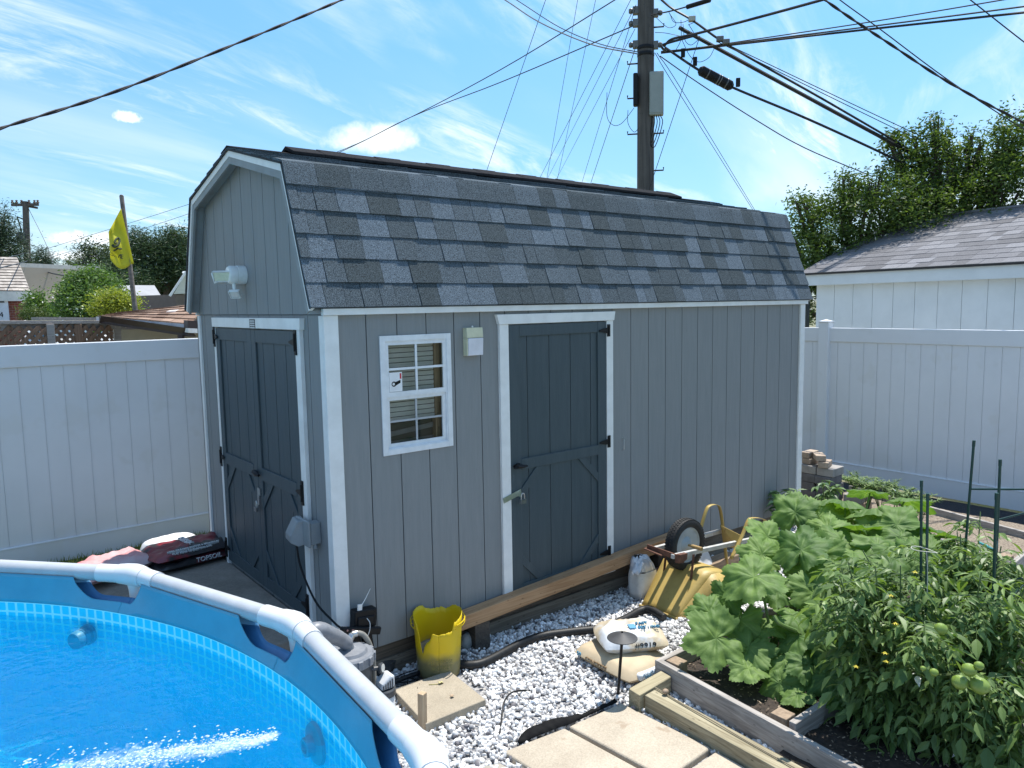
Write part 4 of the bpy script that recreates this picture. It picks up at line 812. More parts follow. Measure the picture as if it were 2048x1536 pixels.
mx = N('ShaderNodeMix'); mx.data_type = 'RGBA'; L(mr.outputs[0], mx.inputs[0]); mx.inputs[6].default_value = (.30, .27, .13, 1); mx.inputs[7].default_value = (.80, .60, .012, 1); L(mx.outputs[2], bs.inputs['Base Color'])
trn = N('ShaderNodeBsdfTranslucent'); trn.inputs[0].default_value = (.75, .55, .01, 1); ms = N('ShaderNodeMixShader'); ms.inputs[0].default_value = .25; L(bs.outputs[0], ms.inputs[1]); L(trn.outputs[0], ms.inputs[2]); L(ms.outputs[0], nt.nodes['Material Output'].inputs[0])
cang = math.atan2(CAM[1]-bk[1], CAM[0]-bk[0])
def rim(t):
    """height of the broken rim at angle t from the side that faces the lens"""
    t = (t+math.pi) % (2*math.pi)-math.pi; d = math.degrees(t)
    pts_ = [(-180, .352), (-150, .375), (-125, .380), (-95, .375), (-78, .33), (-66, .31), (-50, .315), (-46, .285), (-30, .288), (-14, .30), (-6, .31), (2, .27), (14, .235), (24, .225), (38, .21), (47, .15), (52, .23), (58, .34), (70, .35), (95, .375), (120, .378), (140, .372), (150, .35), (165, .34), (180, .352)]
    pts_ = [(-180, .345), (-170, .352), (-158, .338), (-140, .372), (-110, .380), (-80, .372), (-66, .362), (-48, .352), (-40, .350), (-37, .300), (-20, .296), (0, .292), (14, .300), (19, .262), (28, .245), (36, .212), (44, .150), (49, .215), (54, .290), (60, .335), (80, .372), (120, .384), (140, .380), (150, .355), (165, .342), (180, .345)]
    return float(np.interp(d, *zip(*pts_)))
n = 120; rows = []; 
for k in range(n+1):
    t = 2*math.pi*k/n; zt = rim(-t)+.0035*rng.uniform(-1, 1); rows.append([bk+V((.128+.020*z/.37)*math.cos(cang+t), (.128+.020*z/.37)*math.sin(cang+t), z) for z in [zt*j/10 for j in range(11)]])
rows[-1] = rows[0]
b = MB(); b.sheet(rows); b.lathe([(0, .004), (.128, .004)], bk, 40); b.build('shell', yel, bucket, angle=0, thick=.003)
b = MB()
for zb in (.318, .338):
    cur = []
    for k in range(n+1):
        t = 2*math.pi*k/n
        if rim(-t) > zb+.01: cur.append(bk+V((.1485+.02*zb/.37)*math.cos(cang+t)*.992, (.1485+.02*zb/.37)*math.sin(cang+t)*.992, zb))
        else:
            if len(cur) > 2: b.tube(cur, .0035, 6)
            cur = []
    if len(cur) > 2: b.tube(cur, .0035, 6)
b.build('rim_rib', yel, bucket)
b = MB(); b.lathe([(0, .16), (.07, .17), (.134, .155)], bk, 24); b.build('dirt_inside', M('dry_mix', (.27, .25, .21), (.18, .16, .13), rough=.95, scale=30, bump=.8), bucket)
olive = M('print_olive', (.20, .19, .05), rough=.7); rd_ = bk+V(.139*math.cos(cang+.12), .139*math.sin(cang+.12), 0); xd = V(-math.sin(cang+.12), math.cos(cang+.12), 0)
text('lettering', 'ALL-PURPOSE', .030, rd_+V(0, 0, .118)-xd*.088+V(.010*math.cos(cang), .010*math.sin(cang), 0), xd, (0, 0, 1), olive, bucket, sx=.85); text('lettering', 'BUCKET', .034, rd_+V(0, 0, .080)-xd*.062+V(.007*math.cos(cang), .007*math.sin(cang), 0), xd, (0, 0, 1), olive, bucket)
# timber leaning along the wall
fir_x = wood('fir_beam', (.45, .28, .155), (.28, .155, .075), 0, fine=9)
bm = MB(); pa, pb = V(.74, -.075, .022), V(3.05, -.075, .128); bm.bar(pa, pb, .092, .092); tag(bm.build('timber_beam', fir_x, bevel=.004), 'long brown fir beam laid along the foot of the shed wall', 'beam')
for x in (.95, 2.75):
    t = MB(); zt = -.024+(x-.74)*.0459-.003; t.box(x-.06, x+.06, -.11, -.02, G-.01, zt-.002); tag(t.build('support_block', wood('block_wood', (.10, .085, .07), (.05, .04, .035), 1), bevel=.004), 'dark wood block under the %s end of the fir beam' % ('left' if x < 1 else 'right'), 'block')
# sacks
def sack(name, c, ax, ay, hx, hy, hz, mat, label, sag=.35, seed=1, seg=(18, 14), wr=.012, parent=None):
    """a filled sack: pillow with pinched ends and wrinkles; c centre of its underside"""
    c, ax, ay = (np.array(q, float) for q in (c, ax, ay)); az = np.cross(ax, ay); t = parent or thing(name, c, label, 'sack'); b = MB(); I, J = seg
    def srf(sg):
        g_ = []
        for i in range(I+1):
            row = []
            for j in range(J+1):
                u, v = 2*i/I-1, 2*j/J-1; e = (1-abs(u)**3.4)*(1-abs(v)**3.0); e = max(e, 0)**.42
                pu = 1-.06*(abs(v)**2)*(abs(u)**6); q = c+ax*hx*u*pu*(1-.04*abs(v)**4)+ay*hy*v*(1-.05*abs(u)**5)
                w_ = wr*mnoise.noise(Vector((u*3.1+seed, v*3.1, sg*2.0)))+wr*.5*mnoise.noise(Vector((u*9+seed, v*7, sg)))
                hh = hz*(.45+(.55 if sg > 0 else -.45)*e)+w_*e*(1 if sg > 0 else .2)
                row.append(q+az*max(hh, .002 if sg < 0 else .0))
            g_.append(row)
        return g_
    b.sheet(srf(1)); b.sheet([r[::-1] for r in srf(-1)]); o = b.build('bag', mat, t, angle=0); return t, o
paper = M('kraft_paper', (.52, .42, .28), (.44, .35, .23), rough=.75, scale=5, bump=.4, bscale=20); paper_w = M('pale_sack', (.58, .60, .62), (.50, .42, .30), rough=.45, scale=4.5, bump=.9, bscale=24, mix=(.44, .54))
ink_b = M('ink_blue', (.10, .30, .45), rough=.7); ink_k = M('ink_black', (.02, .02, .02), rough=.7); ink_r = M('ink_red', (.45, .06, .05), rough=.7); ink_g = M('ink_green', (.05, .30, .12), rough=.7)
def zt(u, v, z): return PZ(u, v, z)
s1x = V(.80, -.60, 0); s1x = (PZ(1252, 1378, G)-PZ(1152, 1322, G)); s1x[2] = 0; s1x /= np.linalg.norm(s1x); s1y = V(-s1x[1], s1x[0], 0)
c1 = V(1.475, -.86, G+.006)
ba = thing('cement_sack', c1, 'lower tan paper cement sack lying on the gravel under another', 'sack', 'cement sacks on the gravel')
sack('cement_sack', c1, s1x, s1y, .265, .20, .115, paper, '', seed=3, parent=ba)
lx, ly = -s1y, s1x
def onbag(c, ax, ay, u, v, h): return c+ax*u+ay*v+V(0, 0, h)
# (long side faces the lens: print reads along it)
text('lettering', '50', .038, c1-s1y*.196-s1x*.21+V(0, 0, .048), s1x, (0, 0, 1), ink_b, ba, ext=.004); text('lettering', 'CONCRETE', .036, c1-s1y*.196-s1x*.13+V(0, 0, .045), s1x, (0, 0, 1), M('ink_tan', (.22, .15, .08), rough=.8), ba, ext=.004)
q = MB(); q.obox(c1+s1x*.236+s1y*.02+V(0, 0, .060), s1x*.034, s1y*.15, V(0, 0, .022)); q.build('pale_end', M('sack_white', (.66, .68, .70), (.56, .58, .6), rough=.6, scale=8), ba, bevel=.018, seg=3)
text('lettering', 'ALL-PURPOSE', .034, c1+s1x*.272-s1y*.11+V(0, 0, .062), s1y, (0, 0, 1), ink_b, ba, ext=.001, sx=.95); text('lettering', 'SAND', .022, c1+s1x*.272-s1y*.09+V(0, 0, .048), s1y, (0, 0, 1), ink_b, ba, ext=.001)
c2 = V(1.56, -.84, G+.105)
bb_ = thing('cement_sack', c2, 'upper pale cement sack with blue print slumped on the tan one', 'sack', 'cement sacks on the gravel')
a2 = R(-4); s2x, s2y = V(math.cos(a2)*.62+.3, -.62, 0), None; s2x = V(.86, -.51, 0); s2x /= np.linalg.norm(s2x); s2y = V(-s2x[1], s2x[0], 0)
sack('cement_sack', c2, s2x, s2y, .215, .17, .125, paper_w, '', seed=8, wr=.040, parent=bb_)
text('lettering', '#9919', .046, c2-s2y*.166-s2x*.02+V(0, 0, .052), s2x, (0, .25, 1), ink_k, bb_, ext=.004, sx=1.15); text('lettering', 'SURE-SET', .030, c2-s2x*.203+s2y*.06+V(0, 0, .05), -s2y, (.2, 0, 1), ink_k, bb_, ext=.003, sx=.8)
text('lettering', 'SETTING', .036, c2+s2x*.03-s2y*.07+V(0, 0, .134), s2x, s2y, ink_b, bb_, ext=.006); text('lettering', 'FAST', .036, c2+s2x*.03-s2y*.02+V(0, 0, .139), s2x, s2y, ink_b, bb_, ext=.006)
q = MB(); q.obox(c2+s2x*.0-s2y*.04+V(0, 0, .136), s2x*.022, s2y*.028, V(0, 0, .004)); q.build('printed_square', ink_b, bb_)
text('lettering', 'RAPID', .045, c1-s1x*.18+s1y*.06+V(0, 0, .122), s1x, s1y, ink_r, ba, ext=.006)
# tall white bag by the wall
wb_ = thing('plastic_bag', (2.40, -.20, G), 'tall white plastic bag with twisted clear top by the beam', 'bag'); wx, wy = 2.41, -.19
bagw = M('bag_white', (.72, .72, .69), (.55, .54, .50), rough=.5, scale=9, spots=((.10, .09, .08), 22, .68), bump=.5, bscale=18)
rows = []
for k, (r_, z) in enumerate([(.07, 0), (.098, .012), (.106, .08), (.106, .16), (.102, .20), (.100, .215)]):
    rows.append([(wx+r_*(abs(math.cos(t))**.6*math.copysign(1, math.cos(t)))*(1+.05*mnoise.noise(Vector((math.cos(t)*3, math.sin(t)*3, z*9)))), wy+r_*.78*(abs(math.sin(t))**.6*math.copysign(1, math.sin(t))), G+z) for t in np.linspace(0, 2*math.pi, 33)])
b = MB(); b.sheet(rows); b.lathe([(0, .003), (.072, .003)], (wx, wy, G), 16); b.build('bag_body', bagw, wb_, angle=0)
rows = []
for k, (r_, z) in enumerate([(.102, .214), (.096, .26), (.075, .30), (.055, .325), (.03, .33)]):
    rows.append([(wx-.05*k/4*1.0+r_*1.05*(abs(math.cos(t))**.7*math.copysign(1, math.cos(t)))+.014*mnoise.noise(Vector((t*2.2, z*22, 1))), wy+r_*.72*math.sin(t)+.012*mnoise.noise(Vector((t*2.2, z*20, 4))), G+z+.02*mnoise.noise(Vector((t*2, k*.7, 2)))) for t in np.linspace(0, 2*math.pi, 41)[:-1]]); rows[-1].append(rows[-1][0])
b = MB(); b.sheet(rows); b.build('bag_top', M('clear_film', (.60, .63, .66), (.42, .45, .48), rough=.12, scale=18, spec=.9, coat=.6), wb_, angle=0)
b = MB(); b.sheet([[(wx-.10-.05*j/3+.008*i, wy-.02-.01*i, G+.30-.028*j+.012*math.sin(i*2.2+j)) for j in range(4)] for i in range(6)]); b.build('film_flap', MATS['clear_film'], wb_, thick=.001, angle=0)
mb_ = MB(); 
st_, _ = sack('soil_sack', V(2.62, -.10, G+.005), V(1, 0, 0), V(0, .35, .93), .16, .13, .15, M('maroon_film', (.15, .075, .06), (.09, .04, .035), rough=.35, scale=6), 'dark maroon sack slumped against the shed behind the wheelbarrow', seed=4, wr=.03)
ws_, _ = sack('white_sack', V(3.02, -.16, G+.10), V(1, .1, 0), V(0, .6, .8), .19, .17, .12, M('white_film', (.72, .73, .76), (.62, .63, .66), rough=.5, scale=5), 'plain white sack leaning on the shed behind the wheelbarrow wheel', seed=6, wr=.015)
t = MB(); t.box(2.75, 3.5, -.30, -.17, G, G+.11); tag(t.build('spare_plank', wood('old_plank', (.30, .22, .15), (.18, .13, .09), 0), bevel=.004), 'old plank under the plain white sack by the wall', 'plank')
# ---- wheelbarrow lying upside down
wbx = thing('wheelbarrow', (2.75, -.48, G), 'yellow wheelbarrow lying upside down with its wheel in the air', 'wheelbarrow')
yp = M('barrow_yellow', (.46, .335, .10), (.38, .26, .07), rough=.5, scale=4, spots=((.22, .09, .03), 26, .66), bump=.2); rust = M('rust', (.17, .075, .045), (.08, .035, .025), rough=.9, scale=18, bump=.8); tyre_m = M('tyre_rubber', (.014, .014, .015), (.022, .022, .022), rough=.7, scale=30)
hub_m = M('hub_grey', (.42, .46, .48), (.30, .34, .36), rough=.5, scale=7, spots=((.2, .14, .1), 30, .72)); rail_w = M('barrow_rail', (.55, .56, .55), (.40, .38, .34), rough=.5, scale=12, spots=((.2, .1, .06), 20, .66))
yw = -.45; wc = PY(1370, 1088, yw); wr_ = .192
b = MB(); prof_ = [(wr_-.062+.0, -.030), (wr_-.05, -.040), (wr_-.022, -.044), (wr_-.004, -.034), (wr_, -.016), (wr_, .016), (wr_-.004, .034), (wr_-.022, .044), (wr_-.05, .040), (wr_-.062, .030)]
b.lathe(prof_, wc, 48, axis=(0, 1, 0)); b.build('tyre', tyre_m, wbx)
b = MB()
for k in range(52):
    a = 2*math.pi*k/52; er = V(math.cos(a), 0, math.sin(a)); et = V(-math.sin(a), 0, math.cos(a))
    for j, yo in enumerate((-.030, -.010, .010, .030)):
        aa = er*(wr_-(.0045 if abs(yo) > .02 else 0)); b.obox(wc+aa+V(0, yo, 0)+et*(.005 if j % 2 else -.005), et*.0075, V(0, .0075, 0), er*.0035)
b.build('tread', tyre_m, wbx)
b = MB(); b.lathe([(.137, -.028), (.130, -.034), (.122, -.022), (.06, -.012), (.035, -.03), (.022, -.034), (0, -.034)], wc, 36, axis=(0, 1, 0)); b.lathe([(0, .034), (.022, .034), (.035, .03), (.06, .012), (.122, .022), (.130, .034), (.137, .028)], wc, 36, axis=(0, 1, 0)); b.build('hub', hub_m, wbx)
b = MB(); b.tube([wc+V(0, -.145, 0), wc+V(0, .13, 0)], .009, 10); b.tube([wc+V(0, -.155, 0), wc+V(0, -.07, 0)], .014, 10); b.build('axle', M('axle_ochre', (.42, .28, .10), (.25, .15, .06), rough=.6, scale=20), wbx)
for s_, nm in ((-1, 'a'), (1, 'b')):
    b = MB(); b.bar(wc+V(-.27, s_*.10, -.01), wc+V(.70, s_*.15, -.07), .028, .032); b.build('frame_rail', rail_w, wbx, bevel=.003)
b = MB(); b.bar(wc+V(-.285, .12, .012), wc+V(-.25, -.13, -.012), .012, .040); b.bar(wc+V(-.30, .13, .0), wc+V(-.28, -.02, -.02), .03, .010); b.prism([wc+V(-.25, -.155, .012), wc+V(-.15, -.145, .0), wc+V(-.15, -.14, -.045), wc+V(-.20, -.145, -.062), wc+V(-.26, -.15, -.05)], (0, .035, 0)); b.build('nose_bracket', rust, wbx, bevel=.003)
# tray, underside up
def tray_pt(u, v): return None
T0 = [V(2.255, -.64, G+.012), V(2.235, -.33, G+.015), V(2.56, -.27, .085), V(2.57, -.70, .075)]
b = MB(); gI = 8; rows = []
for i in range(gI+1):
    t = i/gI; a = T0[0]+(T0[3]-T0[0])*t; c = T0[1]+(T0[2]-T0[1])*t; rows.append([a+(c-a)*s_+V(0, 0, .012*math.sin(math.pi*s_)) for s_ in np.linspace(0, 1, 7)])
rows2 = [[p.copy() for p in rows[-1]]]
for i in range(1, 7):
    t = i/6; rows2.append([p+V(.42*t, 0, -.16*t*t) for p in rows[-1]])
rows += rows2[1:]
b.sheet(rows)
for e in (0, -1):
    side = [r[e] for r in rows]; b.sheet([[p, V(p[0]+.02, p[1]+(-.10 if e == 0 else .10)*min(1, (p[2]-G)/.25), G+.01)] for p in side])
b.build('tray', yp, wbx, thick=.003, angle=0)
b = MB(); b.tube([rows[0][0]+V(.0, -.012, .0), rows[0][3]+V(-.01, 0, 0), rows[0][-1]+V(0, .012, .0)], .010, 8); b.build('rolled_lip', yp, wbx)
for yo in (-.135, .115):
    p = wc+V(-.10+.03, yo, -.03); b = MB(); b.bar(p, V(p[0]-.03, p[1], .02), .022, .005, (0, 1, 0)); b.build('strut', rust, wbx)
# legs: two steel hoops standing up, joined by a plate
def strap(pts, w_, th, wd):
    """flat steel strap swept along points, wide along wd"""
    P = smooth_path(pts, 6); g_ = MB(); wd = np.array(wd, float); g_.sheet([[p-wd*w_/2, p+wd*w_/2] for p in P]); return g_
for y_, us in ((-.30, [(1400, 1062), (1412, 1022), (1420, 1011), (1434, 1010), (1441, 1022), (1448, 1075), (1455, 1140)]), (-.66, [(1462, 1118), (1484, 1072), (1496, 1042), (1504, 1036), (1522, 1037), (1532, 1046), (1530, 1085)])):
    P = [PY(u, v, y_) for u, v in us]; g_ = strap([V(*p) for p in P], .030, .004, (0, 1, 0)); g_.build('leg', yp, wbx, thick=.004, angle=0)
a1, a2 = PY(1440, 1050, -.30), PY(1447, 1090, -.30); b1, b2 = PY(1484, 1072, -.66), PY(1478, 1100, -.66)
b = MB(); b.hexa([a2, a2+V(.004, 0, 0), b2+V(.004, 0, 0), b2, a1, a1+V(.004, 0, 0), b1+V(.004, 0, 0), b1]); b.build('leg_plate', yp, wbx)
# ---- pavers, slabs, edging, stake, path light
def slabs(name, poly, z0, z1, mat, label, grp=None, bev=.012):
    b = MB(); b.prism([V(p[0], p[1], z0) for p in poly], (0, 0, z1-z0)); return tag(b.build(name, mat, bevel=bev, seg=3), label, 'paving slab', grp)
P4 = [PZ(*a, -.145) for a in ((786, 1378), (899, 1340.5), (972, 1398.6), (851, 1448))]; cc = sum(P4)/4
slabs('square_paver', [p for p in P4[::-1]], G-.015, -.145, paver_m, 'thick square buff paver standing proud of the gravel by the pool', bev=.006)
g1 = 'stone slabs at the gravel edge'
zs_ = -.172
slabs('stone_slab', [PZ(*a, zs_) for a in ((1243, 1405), (1137, 1452))]+[V(.78, -1.78, zs_), V(1.145, -1.762, zs_)], G-.02, zs_, slab_m, 'large buff stone slab beside the timber edging, under the path light shadow', g1)
slabs('stone_slab', [PZ(*a, zs_) for a in ((1129, 1455), (1006, 1502))]+[V(.375, -1.75, zs_), V(.752, -1.775, zs_)], G-.02, zs_, slab_m, 'buff stone slab nearer the pool, next to the large slab', g1)
slabs('stone_slab', [V(1.14, -1.795, zs_), V(.78, -1.81, zs_), V(.80, -2.35, zs_), V(1.13, -2.33, zs_)], G-.02, zs_, slab_m, 'buff stone slab partly cut off at the lower edge below the timber edging', g1)
slabs('stone_slab', [PZ(*a, -.185) for a in ((1000, 1524), (955, 1534))]+[V(.02, -1.6, -.185), V(.33, -1.6, -.185)], G-.02, -.185, M('grey_slab', (.34, .31, .26), (.26, .24, .20), rough=.9, scale=6, bump=.4), 'greyish slab corner in the gravel left of the buff slabs', g1)
fa = [PZ(*a, -.178) for a in ((1034, 1488), (1042, 1470), (1060, 1455), (1085, 1446), (1108, 1437), (1150, 1436), (1188, 1421), (1222, 1406))]; fb2 = [PZ(*a, -.176) for a in ((1038, 1490), (1070, 1474), (1100, 1462), (1118, 1455), (1140, 1448), (1180, 1430), (1210, 1416), (1236, 1404))]
b = MB(); b.sheet([[a, (a+c)/2+V(0, 0, .018+.008*math.sin(i*2.1)), c] for i, (a, c) in enumerate(zip(smooth_path(fa, 4), smooth_path(fb2, 4)))]); tag(b.build('weed_fabric', M('weed_cloth', (.007, .007, .008), (.016, .016, .016), rough=.9, spec=.1, scale=14), thick=.002, angle=0), 'crumpled black weed fabric edge between gravel and stone slabs', 'weed fabric')
sk = PZ(846, 1465, G); t = MB(); a_ = .35; t.obox(sk+V(0, 0, .10), V(.017, .006, 0), V(-.006, .017, 0), V(.002, 0, .12)); tag(t.build('wooden_stake', wood('stake_wood', (.50, .38, .25), (.32, .22, .14), 2), bevel=.003), 'short square wooden stake standing beside the pool rail', 'stake')
cw = thing('buried_cable', PZ(1010, 1420, G), 'short black cable end arching out of the white gravel', 'cable'); b = MB(); b.tube(smooth_path([PZ(998, 1476, G+.005), PZ(1003, 1440, G+.02), PZ(1008, 1405, G+.05), PZ(1022, 1386, G+.055), PZ(1045, 1381, G+.03), PZ(1065, 1381, G)], 6), .005, 7); b.build('cable', dark_plastic, cw)
lp = PZ(1236, 1391, G); pl_ = thing('path_light', lp, 'black mushroom path light on a thin stem over the gravel', 'path light')
tp = lp+V(-.012, -.045, .375); b = MB(); b.tube([lp, tp], .0085, 10); b.build('stem', black_metal, pl_)
b = MB(); b.lathe([(.086, -.012), (.085, -.009), (.03, .013), (.012, .020), (0, .021)], tp, 32); b.lathe([(0, -.014), (.085, -.0125)], tp, 32); b.build('hat', M('hat_grey', (.060, .062, .066), (.05, .05, .052), rough=.55, spec=.3, scale=20), pl_); b = MB(); b.ball(tp+V(0, 0, .024), .006); b.build('finial', black_metal, pl_)
# leaf litter on the paver
for i, (u, v) in enumerate(((877, 1368), (904, 1394))):
    p = PZ(u, v, -.142); b = MB()
    if i == 0:
        b.tube([p+V(-.045, .03, .0), p], .002, 5); b.sheet([[p+V(.03*k/4, -.012+.024*j/2, .006+.006*math.sin(k+j)) for j in range(3)] for k in range(5)])
    else: b.sheet([[p+V(.022*k/3-.01, -.009+.018*j/2, .004+.007*(j-1)**2) for j in range(3)] for k in range(4)])
    tag(b.build('fallen_petal' if i == 0 else 'dry_leaf', M('petal', (.62, .58, .25), (.5, .42, .2), rough=.7, scale=60) if i == 0 else M('dry_leaf', (.42, .32, .22), (.3, .2, .13), rough=.8, scale=60), thick=.001, angle=0), 'wilted yellow blossom lying on the square paver' if i == 0 else 'curled dry leaf on the square paver', 'blossom' if i == 0 else 'leaf')
for i, (u, v, s_, lb, c_) in enumerate(((1331, 1386, .016, 'round tan pebble resting on the timber edging', (.34, .25, .17)), (1268, 1418, .013, 'small pinkish pebble beside the edging block', (.40, .30, .27)))):
    p = PZ(u, v, -.085 if i == 0 else G+.01); b = MB(); b.ball(p+V(0, 0, s_*.6), (s_*1.2, s_, s_*.85), 12, 8, jit=.03); tag(b.build('pebble', M('pebble%d' % i, c_, rough=.7, scale=40)), lb, 'pebble')
wc_ = PZ(940, 1300, G); b = MB(); rr_ = np.random.RandomState(2); b.ball(wc_+V(0, .03, .05), (.05, .04, .06), 12, 8, jit=.16); tag(b.build('crumpled_rag', M('rag', (.42, .41, .38), (.3, .3, .28), rough=.8, scale=20), angle=0), 'crumpled pale rag lying behind the broken bucket', 'rag')
# ------------------------------------------------------------------ raised beds
BZ = -0.05
def board(mb, p, q, z0, z1, th, side):
    """board on edge from p to q (2D), thickness to the side vector"""
    p, q, s_ = V(*p), V(*q), V(*side); mb.prism([V(p[0], p[1], z0), V(q[0], q[1], z0), V(q[0]+s_[0]*th, q[1]+s_[1]*th, z0), V(p[0]+s_[0]*th, p[1]+s_[1]*th, z0)], (0, 0, z1-z0))
bed = thing('raised_bed', (2.3, -2.0, G), 'weathered wooden raised bed in the foreground holding squash and tomatoes', 'raised bed')
b = MB(); board(b, (1.452, -1.150), (1.262, -3.15), G-.02, BZ, .038, (1, -.09)); b.build('front_board', weathered, bed, bevel=.004)
b = MB(); board(b, (1.455, -1.168), (4.25, -1.150), G-.02, BZ-.002, .038, (0, 1)); b.build('end_board', weathered_x, bed, bevel=.004)
b = MB(); board(b, (1.462, -1.992), (4.2, -1.985), G-.02, BZ-.001, .038, (0, -1)); b.build('divider_board', weathered_x, bed, bevel=.004)
b = MB(); board(b, (4.21, -1.15), (4.2, -3.1), G-.02, BZ-.02, .038, (1, 0)); b.build('back_board', weathered, bed, bevel=.004)
for x, y in ((1.494, -1.27), (1.452, -1.982), (4.11, -1.27)):
    b = MB(); b.box(x, x+.088, y, y+.088, G-.02, BZ+.004); b.build('corner_post', [endgrain], bed, bevel=.004)
def soil(name, poly, z, label, n=900, seed=1):
    rs = np.random.RandomState(seed); x0, x1 = min(p[0] for p in poly), max(p[0] for p in poly); y0, y1 = min(p[1] for p in poly), max(p[1] for p in poly)
    b = MB(); xs = np.linspace(x0, x1, 60); ys = np.linspace(y0, y1, 40); b.sheet([[(x, y, z+.018*mnoise.noise(Vector((x*6, y*6, 1)))+.010*mnoise.noise(Vector((x*22, y*22, 5)))) for x in xs] for y in ys]); return b.build(name, soil_m, bed if 'bed' in label else None, angle=0)
soil('soil', [(1.48, -1.985), (4.21, -1.16)], G+.055, 'bed')
soil('soil', [(1.33, -3.15), (4.2, -2.02)], G+.05, 'bed', seed=2)
chipb = M('mulch_chip', (0, 0, 0), tones=[(.05, .035, .025), (.20, .14, .09), (.42, .33, .24)], rough=.9)
rs = np.random.RandomState(4); b = MB()
for i in range(5200):
    x, y = rs.uniform(1.36, 4.18), rs.uniform(-3.1, -1.18)
    if -2.04 < y < -1.97 or x < 1.50+.09*(y+1.15)*1: continue
    a = rs.uniform(0, 6.28); l = rs.uniform(.003, .010); w_ = rs.uniform(.002, .004); z = G+.068+.018*mnoise.noise(Vector((x*6, y*6, 1))); d = V(math.cos(a), math.sin(a), rs.uniform(-.3, .3)); e = V(-math.sin(a), math.cos(a), rs.uniform(-.3, .3)); p = V(x, y, z)
    b.quad(p-d*l-e*w_, p+d*l-e*w_, p+d*l+e*w_, p-d*l+e*w_, 0, rs.rand()**1.6)
b.build('mulch_chips', chipb, bed, angle=0)['kind'] = 'stuff'
# edging timbers beside the slabs
ET = -.09
p0, p1, p2, p3 = PZ(1257, 1377, ET), PZ(1279, 1391, ET), PZ(1332, 1360, ET), PZ(1312, 1348, ET)
e0, e1 = V(1.168, -1.305), V(1.10, -2.9)
b = MB(); b.prism([V(p[0], p[1], G-.03) for p in (p0, p1, V(1.43, -1.275, 0), V(1.445, -1.19, 0))], (0, 0, ET-G+.03)); tag(b.build('edging_block', treated_x, bevel=.005), 'short yellowish edging timber laid crosswise against the cement sacks', 'timber')
b = MB(); board(b, e0, e1, G-.03, ET-.006, .105, (1, .04)); tag(b.build('edging_timber', treated_y, bevel=.005), 'long yellowish edging timber between the stone slabs and raised bed', 'timber')
b = MB(); b.tube(smooth_path([(1.262+.0, -1.30, ET+.002), (1.24, -1.5, ET+.001), (1.225, -1.7, ET+.004), (1.205, -1.95, ET+.001), (1.18, -2.3, ET+.003)], 6), .0035, 6); tag(b.build('dry_vine', M('dry_vine', (.30, .25, .17), rough=.9)), 'dry vine stalk lying along the edging timber', 'vine')
# second bed farther back on the right
bed2 = thing('raised_bed', (5.4, -.9, G), 'weathered raised bed farther back, holding carrots near the right fence', 'raised bed')
b = MB(); board(b, (6.30, .20), (5.70, -2.0), G-.02, -.05, .038, (1, 0)); b.build('back_board', weathered, bed2, bevel=.004)
b = MB(); board(b, (5.30, -.5), (4.86, -1.86), G-.02, -.055, .038, (1, 0)); b.build('front_board', weathered, bed2, bevel=.004)
b = MB(); board(b, (4.87, -1.862), (5.76, -1.80), G-.02, -.05, .038, (0, -1)); b.build('end_board', weathered_x, bed2, bevel=.004)
b = MB(); b.box(4.885, 4.975, -1.85, -1.76, G-.02, -.03); b.build('corner_post', endgrain, bed2, bevel=.004)
b = MB(); b.prism([V(6.19, -.52, G+.0), V(6.13, -.88, G+.0), V(6.13, -.88, -.12), V(6.15, -.80, -.095), V(6.18, -.52, -.09)], (-.02, .003, 0)); b.build('cedar_scrap', weathered, bed2)
b = MB(); b.sheet([[(x, y, -.115+.012*mnoise.noise(Vector((x*7, y*7, 3)))) for x in np.linspace(4.95, 6.28, 20)] for y in np.linspace(-1.85, .2, 30)]); b.build('soil', M('pale_soil', (.30, .25, .19), (.12, .09, .07), rough=.95, scale=60, bump=.8), bed2, angle=0)
b = MB(); b.tube(smooth_path([PZ(1958, 1085, -.09), PZ(1975, 1093, -.09), PZ(1990, 1102, -.09)], 5), .012, 8); tag(b.build('garden_hose', M('teal_hose', (.06, .32, .33), rough=.4)), 'short piece of teal garden hose on the back bed', 'hose')
